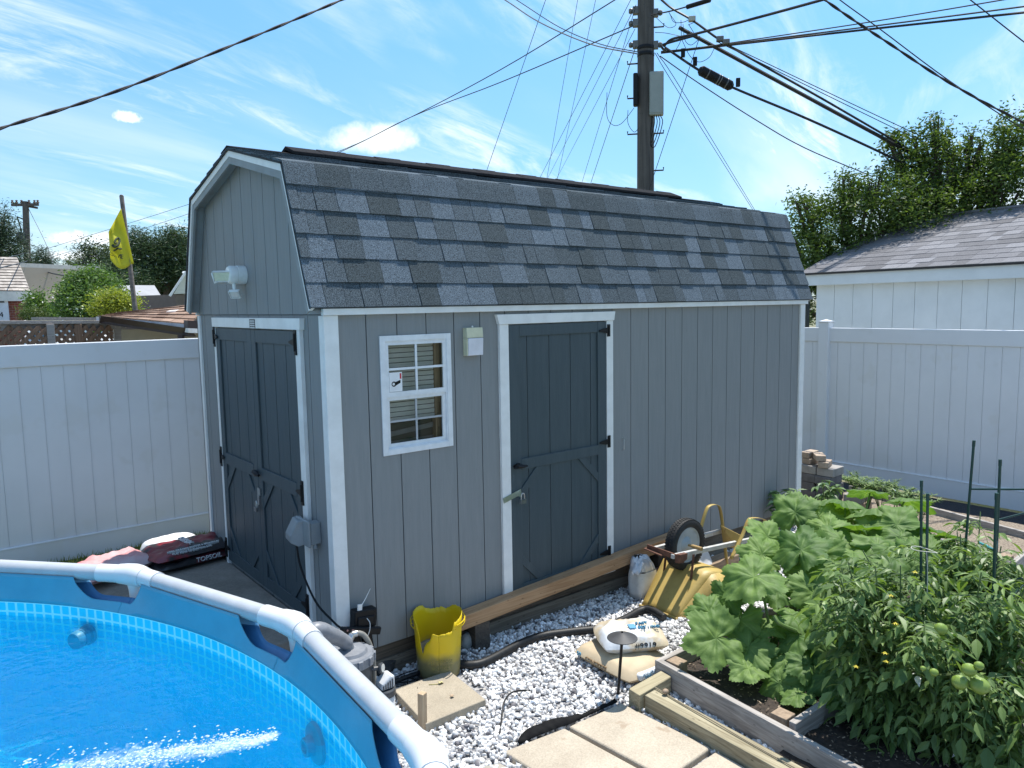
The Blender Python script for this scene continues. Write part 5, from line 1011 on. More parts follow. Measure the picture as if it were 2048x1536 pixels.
# ------------------------------------------------------------------ squash
leaf_m = M('squash_leaf', (0, 0, 0), tones=[(.016, .085, .009), (.045, .175, .017), (.115, .290, .036), (.28, .41, .11)], rough=.62, scale=14, translucent=.36, spec=.42, bump=.9, bscale=30)
stalk_m = M('squash_stalk', (.13, .21, .05), (.09, .16, .04), rough=.5, scale=20, translucent=.1)
def squash_leaf(c, nrm, tip, size, seed, fold=.10):
    rs = random.Random(seed); nrm = np.array(nrm, float); nrm /= np.linalg.norm(nrm); tip = np.array(tip, float); tip -= nrm*(tip@nrm); tip /= np.linalg.norm(tip); sd = np.cross(nrm, tip)
    K, Mm = 12, 100; vs = []; tone = []; lob = [0, 57+rs.uniform(-5, 5), -57+rs.uniform(-5, 5), 116+rs.uniform(-6, 6), -116+rs.uniform(-6, 6), 158, -158]; ph = rs.uniform(0, 9); droop = rs.uniform(.12, .42); curl = rs.uniform(-.30, .30); fold = fold+rs.uniform(-.08, .30); amp = [1.12]+[rs.uniform(.88, 1.08) for _ in range(4)]+[.7, .7]; tn0 = rs.uniform(-.18, .22)
    def srf(rr, t):
        d = math.degrees(t); near = min(abs((d-l+180) % 360-180) for l in lob)
        kx = min(range(7), key=lambda i: abs((d-lob[i]+180) % 360-180)); out = .70+(.34*amp[kx]-.03)*max(0, 1-near/31)**.85
        notch = max(0, 1-(180-abs(d))/22); out *= 1-.6*notch**1.2
        out *= 1+.030*math.sin(d*.62+ph)+.022*math.sin(d*1.31+2*ph)
        r_ = rr*out; x, y = r_*math.cos(t), r_*math.sin(t)
        ridge = math.exp(-(near/9)**2); z = .034*(1-ridge)*math.sin(math.pi*min(rr, 1))+.075*mnoise.noise(Vector((x*4+ph, y*4, 2)))-droop*rr*rr*.8+fold*abs(y)*.6+curl*x*y+.075*math.sin(2.5*t+ph)*rr**2+.018*math.sin(9*t+ph)*rr**3
        vein = math.exp(-(near*R(1)*rr/.026)**2)
        # side ribs
        sec = abs(((rr*6.0-(near/16)) % 1)-.5)*2; v2 = math.exp(-((1-sec)/.16)**2)*.45*(rr > .15)
        tn_ = .35+tn0+.24*mnoise.noise(Vector((x*3+ph, y*3, 5)))+.25*max(vein*(1-.45*rr)*min(1, rr/.22), v2*.5)
        return x, y, z, tn_
    for k in range(K+1):
        rr = (k/K)**.9
        for m in range(Mm):
            t = -math.pi+2*math.pi*(m+.5)/Mm; x, y, z, q = srf(rr, t); jag = 1+(.035*(1 if m % 2 else -1) if k == K else 0)
            vs.append(np.array(c)+size*(tip*(x*jag+.12)+sd*y*jag+nrm*z)); tone.append(q)
    fs = [(k*Mm+m, k*Mm+(m+1) % Mm, (k+1)*Mm+(m+1) % Mm, (k+1)*Mm+m) for k in range(K) for m in range(Mm-1)]
    return vs, fs, tone
squash = thing('squash_plant', (2.35, -1.5, G), 'big lobed-leaf squash plant sprawling over the front raised bed', 'squash plant')
bases = [V(2.05, -1.55, -.14), V(2.5, -1.35, -.14), V(2.95, -1.5, -.14)]
# (pixel, horizontal distance, size, tilt to lens 0..1, tip heading deg in the picture: 0 right, 90 up)
LV = [(1515, 1150, 4.55, .205, .55, 215), (1600, 1105, 4.85, .19, .35, 95), (1440, 1275, 4.30, .20, .55, 195), (1500, 1290, 4.35, .16, .5, 260), (1500, 1335, 4.22, .125, .6, 235), (1560, 1360, 4.20, .14, .62, 275),
      (1580, 1230, 4.5, .135, .35, 300), (1650, 1250, 4.45, .13, .4, 340), (1600, 1395, 4.12, .105, .65, 240), (1650, 1350, 4.2, .14, .5, 320), (1700, 1310, 4.3, .13, .45, 350), (1740, 1190, 4.7, .16, .5, 180),
      (1455, 1190, 4.6, .13, .6, 250), (1690, 1160, 4.9, .15, .45, 20), (1700, 1210, 4.7, .15, .6, 200), (1540, 1075, 5.3, .17, .3, 170), (1590, 1030, 5.7, .19, .55, 90), (1650, 1060, 5.4, .16, .35, 20),
      (1690, 1005, 5.9, .21, -.72, 175), (1760, 1020, 5.8, .22, -.72, 160), (1720, 1060, 5.5, .19, -.72, 170), (1790, 1055, 5.5, .20, .5, 60), (1840, 1060, 5.6, .19, -.72, 10), (1620, 1085, 5.2, .15, -.72, 185), (1700, 1105, 5.1, .15, .35, 40),
      (1790, 1110, 5.1, .17, .45, 30), (1850, 1100, 5.3, .18, .6, 320), (1900, 1130, 5.2, .15, .4, 330), (1560, 1180, 4.7, .15, .45, 130), (1630, 1180, 4.7, .17, .6, 260), (1760, 1140, 4.95, .16, .4, 350), (1480, 1235, 4.5, .15, .7, 280),
      (1850, 1180, 4.9, .15, .5, 10), (1655, 1300, 4.35, .13, .7, 270), (1700, 1265, 4.5, .14, .6, 300), (1810, 1000, 6.0, .18, -.72, 30), (1740, 985, 6.2, .16, -.72, 150), (1620, 1330, 4.25, .12, .55, 200), (1545, 1255, 4.5, .13, .3, 160), (1880, 1075, 5.5, .13, -.72, 0), (1530, 1110, 5.0, .16, .5, 150), (1425, 1225, 4.45, .14, .5, 170), (1575, 1320, 4.3, .13, .5, 255),
      (1640, 1120, 5.0, .18, .4, 100), (1680, 1085, 5.25, .18, .45, 60), (1750, 1090, 5.2, .18, .5, 30), (1720, 1150, 4.85, .17, .4, 200), (1610, 1150, 4.8, .17, .5, 110), (1655, 1215, 4.55, .16, .5, 250), (1800, 1080, 5.4, .18, .4, 80), (1770, 1060, 5.6, .19, .35, 120), (1830, 1120, 5.2, .17, .5, 20), (1870, 1150, 5.2, .16, .5, 350), (1700, 1035, 5.9, .19, .45, 100), (1640, 1040, 5.7, .18, .5, 110), (1600, 1270, 4.4, .14, .35, 210), (1680, 1400, 4.1, .11, .5, 290), (1730, 1270, 4.5, .15, .5, 330)]
tocam = lambda p: (CAM-p)/np.linalg.norm(CAM-p)
for i, (u, v, dd, s_, tl, hd) in enumerate(LV):
    p = PD(u, v, dd); vs_, fs_, tone_ = None, None, None
    n_ = V(0, 0, 1)*(1-tl)+tocam(p)*tl+V(*(np.random.RandomState(i).uniform(-.34, .34, 3))); h_ = R(hd); tip = rt*math.cos(h_)+up*math.sin(h_)
    if p[2] < -.06: p[2] = -.06
    vs_, fs_, tone_ = squash_leaf(p, n_, tip, s_*1.02, i*7+1); b = MB(); b.add(vs_, fs_, 0, .5, True); b.build('leaf', leaf_m, squash, angle=0, vtone=tone_)
    bs_ = min(bases, key=lambda q: np.linalg.norm(q[:2]-p[:2])); mid = (p+bs_)/2+V(0, 0, .06); b = MB(); st = np.array(p)+s_*.0-np.array([0, 0, .005])
    b.tube(smooth_path([bs_, mid, st], 5), list(np.linspace(.011, .006, 11)), 7); b.build('stalk', stalk_m, squash)
b = MB(); b.tube(smooth_path([PD(1548, 1232, 4.38), PD(1560, 1248, 4.36), PD(1592, 1262, 4.4)], 5), .012, 8); b.build('cut_stalk', stalk_m, squash)
# ------------------------------------------------------------------ tomatoes
tl_m = M('tomato_leaf', (0, 0, 0), tones=[(.026, .080, .018), (.068, .158, .036), (.145, .255, .066), (.26, .36, .12)], rough=.45, translucent=.28, spec=.35)
ts_m = M('tomato_stem', (.11, .16, .05), (.07, .12, .04), rough=.6, scale=30)
def leaflet(vs, fs, tn, c, d, n_, L_, w_, tone, rs):
    """a toothed leaflet folded along its midrib, tip drooping"""
    s_ = np.cross(n_, d); b0 = len(vs); prof_ = ((0, .10), (.16, .62), (.27, .80), (.36, 1.0), (.50, .74), (.60, .80), (.76, .42), (.86, .30)); cu = rs.uniform(.12, .5); up_ = rs.uniform(.2, .55)
    for t, q in prof_:
        m_ = c+d*L_*t-n_*L_*cu*t*t*.55; vs += [m_+s_*w_*q+n_*w_*q*up_, m_, m_-s_*w_*q+n_*w_*q*up_]; 
    vs.append(c+d*L_-n_*L_*cu*.62); k = len(prof_)
    for i in range(k-1):
        a = b0+i*3; fs += [(a, a+1, a+4, a+3), (a+1, a+2, a+5, a+4)]
    a = b0+(k-1)*3; e = len(vs)-1; fs += [(a, a+1, e), (a+1, a+2, e)]
    tn += [tone]*(2*(k-1)+2)
def tomato_plant(name, base, height, rad, nleaf, seed, label, lean=(0, 0)):
    rs = random.Random(seed); base = np.array(base, float); t = thing(name, base, label, 'tomato plant', 'tomato plants in the raised bed'); vs, fs, tn = [], [], []; st = MB()
    stems = []
    for k in range(7):
        a = 2*math.pi*k/7+rs.uniform(-.4, .4); r_ = rad*rs.uniform(.25, .95); top = base+V(math.cos(a)*r_+lean[0], math.sin(a)*r_+lean[1], height*rs.uniform(.7, 1.05)); mid = base+V(math.cos(a)*r_*.6+lean[0]*.4, math.sin(a)*r_*.6+lean[1]*.4, height*rs.uniform(.45, .62))
        P = smooth_path([base+V(rs.uniform(-.03, .03), rs.uniform(-.03, .03), 0), mid, top], 10); st.tube(P, list(np.linspace(.009, .003, len(P))), 6, 0); stems.append(P)
    for i in range(nleaf):
        P = rs.choice(stems); f = rs.random()**.75; j = min(len(P)-1, int(f*(len(P)-1))); c = np.array(P[j]); a = rs.uniform(0, 2*math.pi); el = rs.uniform(-.25, .55)
        d = V(math.cos(a)*math.cos(el), math.sin(a)*math.cos(el), math.sin(el)); L_ = rs.uniform(.13, .25)*(1-.25*f); n_ = V(0, 0, 1)-d*d[2]; n_ /= np.linalg.norm(n_); sd = np.cross(n_, d); dr = rs.uniform(.25, .8)
        rach = [c+d*L_*q-V(0, 0, 1)*L_*dr*q*q for q in np.linspace(0, 1, 6)]; st.tube(rach, [.0026, .0024, .0021, .0018, .0014, .001], 4, 0, cap=False); tone = min(1, max(0, rs.gauss(.50, .16)))
        if c[2]+.0 < base[2]+.05: continue
        for q, sgn in ((.38, 1), (.40, -1), (.58, 1), (.60, -1), (.78, 1), (.80, -1), (.98, 0)):
            k = q*5; i0 = min(4, int(k)); pp = rach[i0]+(rach[i0+1]-rach[i0])*(k-i0); tg = rach[i0+1]-rach[i0]; tg /= np.linalg.norm(tg); dl = tg if sgn == 0 else tg*.45+sd*sgn*.85+V(0, 0, rs.uniform(-.45, .1)); dl /= np.linalg.norm(dl); nn = n_+V(rs.uniform(-.6, .6), rs.uniform(-.6, .6), rs.uniform(-.2, .3)); nn -= dl*(nn@dl); nn /= np.linalg.norm(nn)
            ll = L_*rs.uniform(.26, .46)*(1.25 if sgn == 0 else 1); leaflet(vs, fs, tn, pp, dl, nn, ll, ll*rs.uniform(.16, .27), min(1, max(0, tone+rs.uniform(-.12, .12))), rs)
    st.build('stem', ts_m, t); b = MB(); b.v = [tuple(q) for q in vs]; b.n = len(vs); b.f = fs; b.mi = [0]*len(fs); b.t = tn; b.sm = [False]*len(fs); b.build('foliage', tl_m, t, angle=0); return t
tA = tomato_plant('tomato_plant', (1.93, -2.28, G+.05), .86, .42, 520, 21, 'tomato plant at the left, spilling over the bed divider near the double stakes', lean=(-.02, .10))
tB = tomato_plant('tomato_plant', (2.25, -2.42, G+.05), .86, .44, 540, 22, 'tomato plant in the middle, with the cluster of large green fruit', lean=(.06, .06))
tC = tomato_plant('tomato_plant', (2.72, -2.36, G+.05), .86, .42, 480, 23, 'tomato plant at the right, under the cage crossbars', lean=(.18, .05))
tD = tomato_plant('tomato_plant', (1.98, -2.66, G+.05), .62, .40, 340, 24, 'low tomato plant in the near corner of the bed, mostly in shade', lean=(0, 0))
fruit_m = M('green_tomato', (.15, .23, .035), (.21, .29, .055), rough=.35, scale=22, spec=.5); fl_m = M('tomato_flower', (.75, .62, .05), rough=.6)
for i, (u, v, s_, tt) in enumerate(((1920, 1365, .040, tB), (1938, 1340, .036, tB), (1960, 1372, .046, tB), (1958, 1332, .024, tB), (1882, 1258, .034, tB), (1868, 1345, .022, tA), (1846, 1337, .014, tA))):
    p = PD(u, v, 3.58 if i != 4 else 3.75); s_ *= .84; b = MB(); b.lathe([(0, -s_*.82), (s_*.55, -s_*.72), (s_*.92, -s_*.32), (s_, .05*s_), (s_*.88, s_*.5), (s_*.5, s_*.78), (s_*.12, s_*.72), (0, s_*.68)], p, 20); b.build('tomato', fruit_m, tt)
rs = random.Random(8)
for u, v, tt in ((1782, 1190, tA), (1791, 1246, tA), (1830, 1143, tA), (1712, 1332, tA), (1772, 1322, tA), (1770, 1305, tA)):
    p = PD(u, v, 3.62); b = MB()
    for k in range(6):
        a = k*math.pi/3; d = V(math.cos(a), math.sin(a), -.3); e = V(-math.sin(a), math.cos(a), 0); b.add([p-e*.003, p+e*.003, p+d*.016], [(0, 1, 2)])
    b.ball(p, .004, 6, 4); b.build('flower', fl_m, tt)
# ---- stakes and cages
def stake(mb, top, low, r_, z0=G):
    top, low = np.array(top, float), np.array(low, float); d = (low-top)/(low[2]-top[2]); bt = top+d*(z0-top[2]); mb.tube([bt, top-(top-bt)*.012], r_, 10); mb.tube([top-(top-bt)/np.linalg.norm(top-bt)*.035, top], r_*1.18, 10)
    return bt
ca = thing('plant_stakes', PD(1848, 1300, 4.0), 'pair of dark green plant stakes tied together among the tomatoes', 'plant stakes')
b = MB(); stake(b, PD(1843, 961, 4.35), PD(1841, 1290, 4.35), .0068); b.build('stake', green_metal, ca)
b = MB(); stake(b, PD(1855.5, 987, 4.15), PD(1851, 1300, 4.15), .0068); b.build('stake', green_metal, ca)
q = PD(1848, 1100, 4.05); b = MB(); b.tube([q+V(.028*math.cos(t), .06*math.sin(t), .004*math.sin(2*t)) for t in np.linspace(0, 6.28, 14)], .0022, 5); b.tube(smooth_path([q+V(-.02, -.02, 0), q+V(-.025, -.03, -.08), q+V(-.018, -.03, -.2)], 4), .0018, 5); b.build('tie', M('twine', (.5, .5, .42), rough=.8), ca)
cg = thing('tomato_cage', PD(1960, 1250, 4.2), 'green tube tomato cage with crossbars over the right tomato plants', 'tomato cage')
S3t, S3l = PD(1948, 881, 5.0), PD(1928, 1130, 5.0); S4t, S4l = PD(2000.5, 919, 4.75), PD(1991, 1150, 4.75); S5t, S5l = PD(1993.5, 986, 4.4), PD(1983, 1300, 4.4); S6t, S6l = PD(2140, 905, 4.8), PD(2125, 1150, 4.8)
for a_, l_, r_ in ((S3t, S3l, .0075), (S4t, S4l, .0075), (S5t, S5l, .0080), (S6t, S6l, .0075)):
    b = MB(); stake(b, a_, l_, r_); b.build('stake', green_metal, cg)
def at_v(t, l, f): return t+(l-t)*f
for A_, B2, fa_, fb_ in ((S3t, S6t, .385, .30), (S3t, S6t, 1.17, .98), (S4t, S5t, .7, .42), (S4t, S6t, .52, .40), (S4t, S6t, 1.05, 1.0), (S5t, S6t, .80, .7)):
    la = {id(S3t): S3l, id(S4t): S4l, id(S5t): S5l, id(S6t): S6l}; b = MB(); b.tube([at_v(A_, la[id(A_)], fa_), at_v(B2, la[id(B2)], fb_)], .0055, 8); b.build('crossbar', green_metal, cg)
# ---- peppers and carrots
pep_m = M('pepper_leaf', (0, 0, 0), tones=[(.04, .10, .03), (.10, .19, .06), (.22, .32, .14)], rough=.4, translucent=.25, spec=.5)
def pepper(c, h, r_, n, seed, label):
    rs = random.Random(seed); t = thing('pepper_plant', c, label, 'pepper plant'); st = MB(); vs, fs, tn = [], [], []
    for i in range(n):
        a = rs.uniform(0, 6.28); e = c+V(math.cos(a)*r_*rs.random(), math.sin(a)*r_*rs.random(), h*rs.uniform(.4, 1.0)); st.tube([c, c+(e-c)*.5+V(0, 0, .04), e], [.005, .004, .002], 5, cap=False)
        for k in range(5):
            b_ = rs.uniform(0, 6.28); d = V(math.cos(b_), math.sin(b_), rs.uniform(-.9, .3)); d /= np.linalg.norm(d); nn = V(0, 0, 1)-d*d[2]; nn /= np.linalg.norm(nn); ll = rs.uniform(.06, .11); leaflet(vs, fs, tn, e, d, nn, ll, ll*.26, rs.random(), rs)
    st.build('stem', ts_m, t); b = MB(); b.v = [tuple(q) for q in vs]; b.n = len(vs); b.f = fs; b.mi = [0]*len(fs); b.t = tn; b.sm = [False]*len(fs); b.build('foliage', pep_m, t, angle=0)
pepper(PZ(1572, 1075, -.15), .46, .17, 26, 1, 'young pepper plant with pale glossy leaves against the shed wall')
pepper(PZ(1648, 1045, -.15), .42, .16, 20, 2, 'smaller pepper plant behind the squash in front of the bricks')
car_m = M('carrot_leaf', (0, 0, 0), tones=[(.05, .12, .025), (.11, .21, .05), (.22, .31, .10)], rough=.6, translucent=.3)
car = [(1735, 1005, .36, 11), (1760, 1010, .34, 12), (1795, 1020, .34, 13), (1815, 1028, .34, 14), (1838, 1042, .30, 15), (1715, 985, .30, 16)]
for i, (u, v, h, sd_) in enumerate(car):
    c = PZ(u, v+18, -.10); rs = random.Random(sd_); t = thing('carrot_plant', c, ['feathery carrot top left of centre in the back bed row', 'feathery carrot top second along the row behind the squash', 'feathery carrot top in the middle of the row behind the squash', 'feathery carrot top right of the middle in the row', 'bushy feathery carrot top at the right end of the row', 'small feathery carrot top nearest the brick stack'][i], 'carrot plant', 'carrots in the back raised bed'); st = MB(); lf = MB()
    for k in range(13):
        a = rs.uniform(0, 6.28); r_ = rs.uniform(.08, .24); P = smooth_path([c, c+V(math.cos(a)*r_*.4, math.sin(a)*r_*.4, h*.7), c+V(math.cos(a)*r_, math.sin(a)*r_, h*rs.uniform(.75, 1.0))], 6); st.tube(P, .0025, 4, cap=False)
        for j in range(4, len(P)):
            for s_ in range(9):
                b_ = rs.uniform(0, 6.28); d = V(math.cos(b_), math.sin(b_), rs.uniform(-.4, .5))*rs.uniform(.018, .045); e = V(-math.sin(b_), math.cos(b_), 0)*.004; q = np.array(P[j]); lf.add([q-e, q+e, q+d+e*.7, q+d*1.3, q+d-e*.7], [(0, 1, 2, 3, 4)], 0, rs.random())
    st.build('stem', ts_m, t); lf.build('foliage', car_m, t, angle=0)
# ------------------------------------------------------------------ bricks
bk_tan = M('brick_tan', (.40, .32, .25), (.32, .24, .18), rough=.9, scale=12, bump=.6, fine=.1); bk_grey = M('brick_grey', (.16, .155, .16), (.11, .108, .112), rough=.9, scale=12, bump=.6, fine=.1); bk_pale = M('brick_pale', (.34, .32, .30), (.25, .235, .22), rough=.9, scale=12, bump=.6)
rs = random.Random(6); bx0, by0 = 5.42, -.06; names = ['bottom', 'second', 'third', 'fourth', 'fifth', 'sixth', 'seventh', 'eighth']
def brick(x, y, z, lx_, ly_, lz, rot, mat, label, grp='paving bricks stacked behind the shed'):
    c, s_ = math.cos(rot), math.sin(rot); b = MB(); b.obox((x, y, z+lz/2), V(c, s_, 0)*lx_/2, V(-s_, c, 0)*ly_/2, V(0, 0, lz/2)); return tag(b.build('brick', mat, bevel=.006), label, 'brick', grp)
hz = .084
for k in range(6):
    for j, nm in ((0, 'near'), (1, 'far')):
        brick(5.50+rs.uniform(-.012, .012), .0+.185*j+rs.uniform(-.01, .01), G+k*(hz+.003), .24, .175, hz, rs.uniform(-.06, .06), bk_pale if k == 5 else bk_grey, '%s grey brick in the %s layer of the tall stack' % (nm, names[k]))
zt_ = G+6*(hz+.003)
for (x, y, k, rot, nm) in ((5.46, .03, 0, .3, 'lower tan brick turned askew, nearer on top of the stack'), (5.52, .21, 0, -.1, 'lower tan brick at the back on top of the stack'), (5.45, .09, 1, .7, 'topmost tan brick lying askew on the stack'), (5.52, .24, 1, .0, 'upper tan brick at the back of the stack top')):
    brick(x, y, zt_+k*.064, .20, .10, .060, rot, bk_tan, nm)
for k, (x, y, rot) in enumerate(((5.70, -.20, .1), (5.68, -.21, -.1), (5.69, -.19, .2))): brick(x, y, G+k*.082, .24, .18, .078, rot, bk_tan if k < 2 else bk_pale, '%s brick of the small tan stack beside the tall one' % ('bottom', 'middle', 'top')[k])
# topsoil sacks by the double doors
red_f = M('topsoil_film', (.20, .012, .022), (.025, .022, .024), rough=.32, scale=3.4, mix=(.47, .53), coat=.3); pink_f = M('faded_film', (.58, .22, .22), (.62, .50, .50), rough=.4, scale=3)
d1 = V(.93, -.36, 0); d1 /= np.linalg.norm(d1); d1y = V(-d1[1], d1[0], 0); d1 = V(.985, .12, 0); d1 /= np.linalg.norm(d1); d1y = V(-d1[1], d1[0], 0)
t1, _ = sack('topsoil_sack', V(-.26, 2.09, .096), d1, d1y, .30, .19, .085, M('black_film', (.018, .018, .02), (.10, .012, .02), rough=.3, scale=4, mix=(.55, .62)), 'black topsoil sack lying lowest on the concrete pad', seed=12, wr=.04)
t1['group'] = 'topsoil sacks beside the double doors'
text('lettering', 'TOPSOIL', .05, V(-.26, 2.09, .136)-d1y*.188-d1*.02, d1, (0, 0, 1), white_paint, t1, ext=.004)
t2c = V(-.26, 2.12, .160); t2, _ = sack('topsoil_sack', t2c, d1, d1y+V(0, 0, .02), .32, .20, .080, red_f, 'red and black topsoil sack on top of the pile by the dark doors', seed=15, wr=.045); t2['group'] = 'topsoil sacks beside the double doors'
nrm_ = V(0, -.55, .83); lay = lambda u, v, h=.0: t2c+d1*u+d1y*v+V(0, 0, h)
text('lettering', 'TOPSOIL', .062, lay(-.02, .02, .088), d1y*-1, d1, white_paint, t2, ext=.008, align='CENTER'); text('lettering', 'ADDS ORGANIC MATTER & SPHAGNUM', .022, lay(-.21, -.150, .073), d1, d1y+V(0, 0, .35), white_paint, t2, ext=.010); text('lettering', 'PEAT MOSS TO EXISTING SOIL', .022, lay(-.18, -.175, .058), d1, d1y+V(0, 0, .6), white_paint, t2, ext=.010)
t3, _ = sack('topsoil_sack', V(-.82, 2.12, .12), V(.92, .38, .0), V(-.38, .92, 0), .30, .20, .12, pink_f, 'sun-faded pink topsoil sack at the left end behind the pool', seed=18, wr=.045); t3['group'] = 'topsoil sacks beside the double doors'
sack('white_sack', V(-.30, 2.46, .05), V(1, .1, 0), V(-.1, 1, 0), .22, .12, .17, M('sheet_white', (.72, .72, .72), (.64, .64, .64), rough=.5, scale=6), 'white sack half hidden behind the topsoil pile', seed=25)
lb = MB(); lb.bar((-1.35, 2.33, .05), (-.75, 2.52, .075), .12, .09); tag(lb.build('dark_board', M('tar_board', (.03, .03, .03), rough=.8)), 'dark board end lying on the grass left of the topsoil sacks', 'board')
# ------------------------------------------------------------------ fences
def vinyl_fence(name, p, q, z0, z1, label, posts, out, pitch=.165, rail_t=.175, rail_b=.19, post_up=.07):
    p, q, out = V(*p, 0), V(*q, 0), V(*out, 0); d = q-p; L_ = np.linalg.norm(d); d /= L_; t = thing(name, (p+q)/2+V(0, 0, z0), label, 'fence'); P = lambda x, n, z: p+d*x+out*n+V(0, 0, z)
    def bx(mb, x0, x1, n0, n1, a, b_): mb.hexa([P(x0, n0, a), P(x1, n0, a), P(x1, n1, a), P(x0, n1, a), P(x0, n0, b_), P(x1, n0, b_), P(x1, n1, b_), P(x0, n1, b_)])
    edges = [0.0]+sorted(posts)+[L_]
    for a, b_ in zip(edges[:-1], edges[1:]):
        r_ = MB(); bx(r_, a+.03, b_-.03, -.026, .026, z1-rail_t, z1); r_.build('top_rail', white_vinyl, t, bevel=.006)
        r_ = MB(); bx(r_, a+.03, b_-.03, -.026, .026, z0+.02, z0+.02+rail_b); bx(r_, a+.03, b_-.03, -.029, .029, z0+.02+rail_b-.012, z0+.02+rail_b+.004); r_.build('bottom_rail', white_vinyl, t, bevel=.004)
        n = max(1, round((b_-a)/pitch)); w_ = (b_-a)/n; bd = MB()
        for i in range(n):
            x0 = a+i*w_; jit = rng.uniform(-.0008, .0008); bx(bd, x0+.0016, x0+w_-.0016, -.011+jit, .011+jit, z0+.05, z1-.05); bx(bd, x0+w_*.06, x0+w_*.075, .011, .0122, z0+.05, z1-.05)
        bx(bd, a, b_, -.004, .004, z0+.05, z1-.05); bd.build('boards', white_vinyl, t)
    for x in posts:
        m_ = MB(); bx(m_, x-.064, x+.064, -.064, .064, z0-.05, z1+post_up); m_.build('post', white_vinyl, t, bevel=.005)
        m_ = MB(); bx(m_, x-.072, x+.072, -.072, .072, z1+post_up, z1+post_up+.012); c_ = P(x, 0, z1+post_up+.035); k = [P(x+sx*.06, sy*.06, z1+post_up+.0121) for sx, sy in ((-1, -1), (1, -1), (1, 1), (-1, 1))]; m_.add(k+[c_], [(0, 1, 4), (1, 2, 4), (2, 3, 4), (3, 0, 4)]); m_.build('post_cap', white_vinyl, t)
    return t
vinyl_fence('vinyl_fence', (-5.2, 3.1), (1.6, 3.1), -.02, 1.79, 'white vinyl privacy fence running left behind the shed', [.9, 3.3+.1], (0, -1), pitch=.152)
vinyl_fence('vinyl_fence', (7.05, 4.4), (7.05, -5.2), G, 1.69, 'white vinyl privacy fence along the right side of the yard', [4.4-.93, 4.4+1.5+.0], (-1, 0), pitch=.165, rail_t=.17, rail_b=.21)
# ------------------------------------------------------------------ white garage behind the right fence
gp0, gp1 = PX(1622, 548, 8.7), PX(2048, 517, 8.2)
gd = gp1-gp0; gd[2] = 0; gd /= np.linalg.norm(gd); gn = V(-gd[1], gd[0], 0); gn = gn if gn[0] > 0 else -gn   # gd towards the lens side, gn away
GZ = 2.41; ga = V(gp0[0], gp0[1], 0); GL, GW = 6.2, 6.4
garage = thing('white_garage', ga+gd*GL/2+gn*GW/2+V(0, 0, G-.3), 'white panelled garage with grey hipped shingle roof behind the right fence', 'garage')
gpan = M('garage_panel', (.72, .75, .75), (.66, .69, .69), rough=.6, scale=3, bump=.2, bscale=30); ggr = M('garage_groove', (.50, .52, .52), rough=.7)
w = MB(); siding_panel(w, ga+V(0, 0, G-.3)+gd*.12, gd, (0, 0, 1), -gn, GL, 0, Flat([(0, GZ-.12-G+.3), (GL, GZ-.12-G+.3)]), [.305*i for i in range(1, 21)], proud=.012, gap=.006); w.build('wall', [gpan, ggr], garage)
w = MB(); siding_panel(w, ga+V(0, 0, G-.3)+gd*.12+gn*GW, -gn, (0, 0, 1), -gd, GW, 0, Flat([(0, GZ-.12-G+.3), (GW, GZ-.12-G+.3)]), [.305*i for i in range(1, 21)], proud=.012, gap=.006); w.build('wall', [gpan, ggr], garage)
w = MB(); w.prism([ga-gn*.13+gd*-.05+V(0, 0, GZ-.165), ga-gn*.13+gd*-.05+V(0, 0, GZ-.01), ga-gn*.01+gd*-.05+V(0, 0, GZ-.01), ga-gn*.01+gd*-.05+V(0, 0, GZ-.165)], gd*(GL+.3)); w.build('fascia', gpan, garage)
w = MB(); w.prism([ga-gn*.16+gd*-.07+V(0, 0, GZ-.012), ga-gn*.16+gd*-.07+V(0, 0, GZ+.012), ga-gn*.13+gd*-.07+V(0, 0, GZ+.012), ga-gn*.13+gd*-.07+V(0, 0, GZ-.012)], gd*(GL+.35)); w.build('drip_edge', M('drip_dark', (.03, .028, .03), rough=.5), garage)
# roof: the visible slope, then a hipped end and the far slope
rz = .405; es_ = gn*1.0+V(0, 0, rz); sl_ = np.linalg.norm(es_); es_ /= sl_; run = 2.05
class _S: pass
rf = MB(); ncs = 13; E0 = ga-gn*.17-gd*.09+V(0, 0, GZ+.012); hip = 0.0; RL = GL+.4
rs_ = random.Random(77)
slen_ = run*sl_; e_ = slen_/ncs
en_ = np.cross(gd, es_); en_ = en_ if en_[2] > 0 else -en_
for c in range(ncs):
    s0, s1 = c*e_, min((c+1)*e_+.03, slen_); xa = hip*s0/slen_*run*.92; x = xa
    while x < RL:
        x2 = min(x+rs_.uniform(.12, .34), RL); tn_ = rs_.choice((.05, .2, .3, .5, .5, .75, .95)); h = .006+.004*rs_.random(); P = lambda a, s_, hh: E0+gd*a+es_*s_+en_*hh
        xx = max(x, hip*s1/slen_*run*.92); xx = min(xx, x2-.005) if xx < x2 else None
        if xx is None: x = x2; continue
        rf.hexa([P(x, s0, 0), P(x2-.003, s0, 0), P(x2-.003, s1, 0), P(max(x, xx), s1, 0), P(x, s0, h), P(x2-.003, s0, h), P(x2-.003, s1, h*.3), P(max(x, xx), s1, h*.3)], 0, tn_); x = x2
ra, rb = E0+gd*hip*run*.92+es_*slen_, E0+gd*RL+es_*slen_; ea, eb = E0+gn*2*run, E0+gn*2*run+gd*RL
rf.add([ra, rb, eb, ea, E0, E0+gd*RL], [(0, 1, 2, 3), (4, 0, 3), (4, 5, 1, 0)], 0, .4); rf.build('roof', garage_shingle, garage)
w = MB(); w.tube([ra+V(0, 0, .01), rb+V(0, 0, .01)], .03, 6, 0, .5); w.build('ridge_cap', garage_shingle, garage)
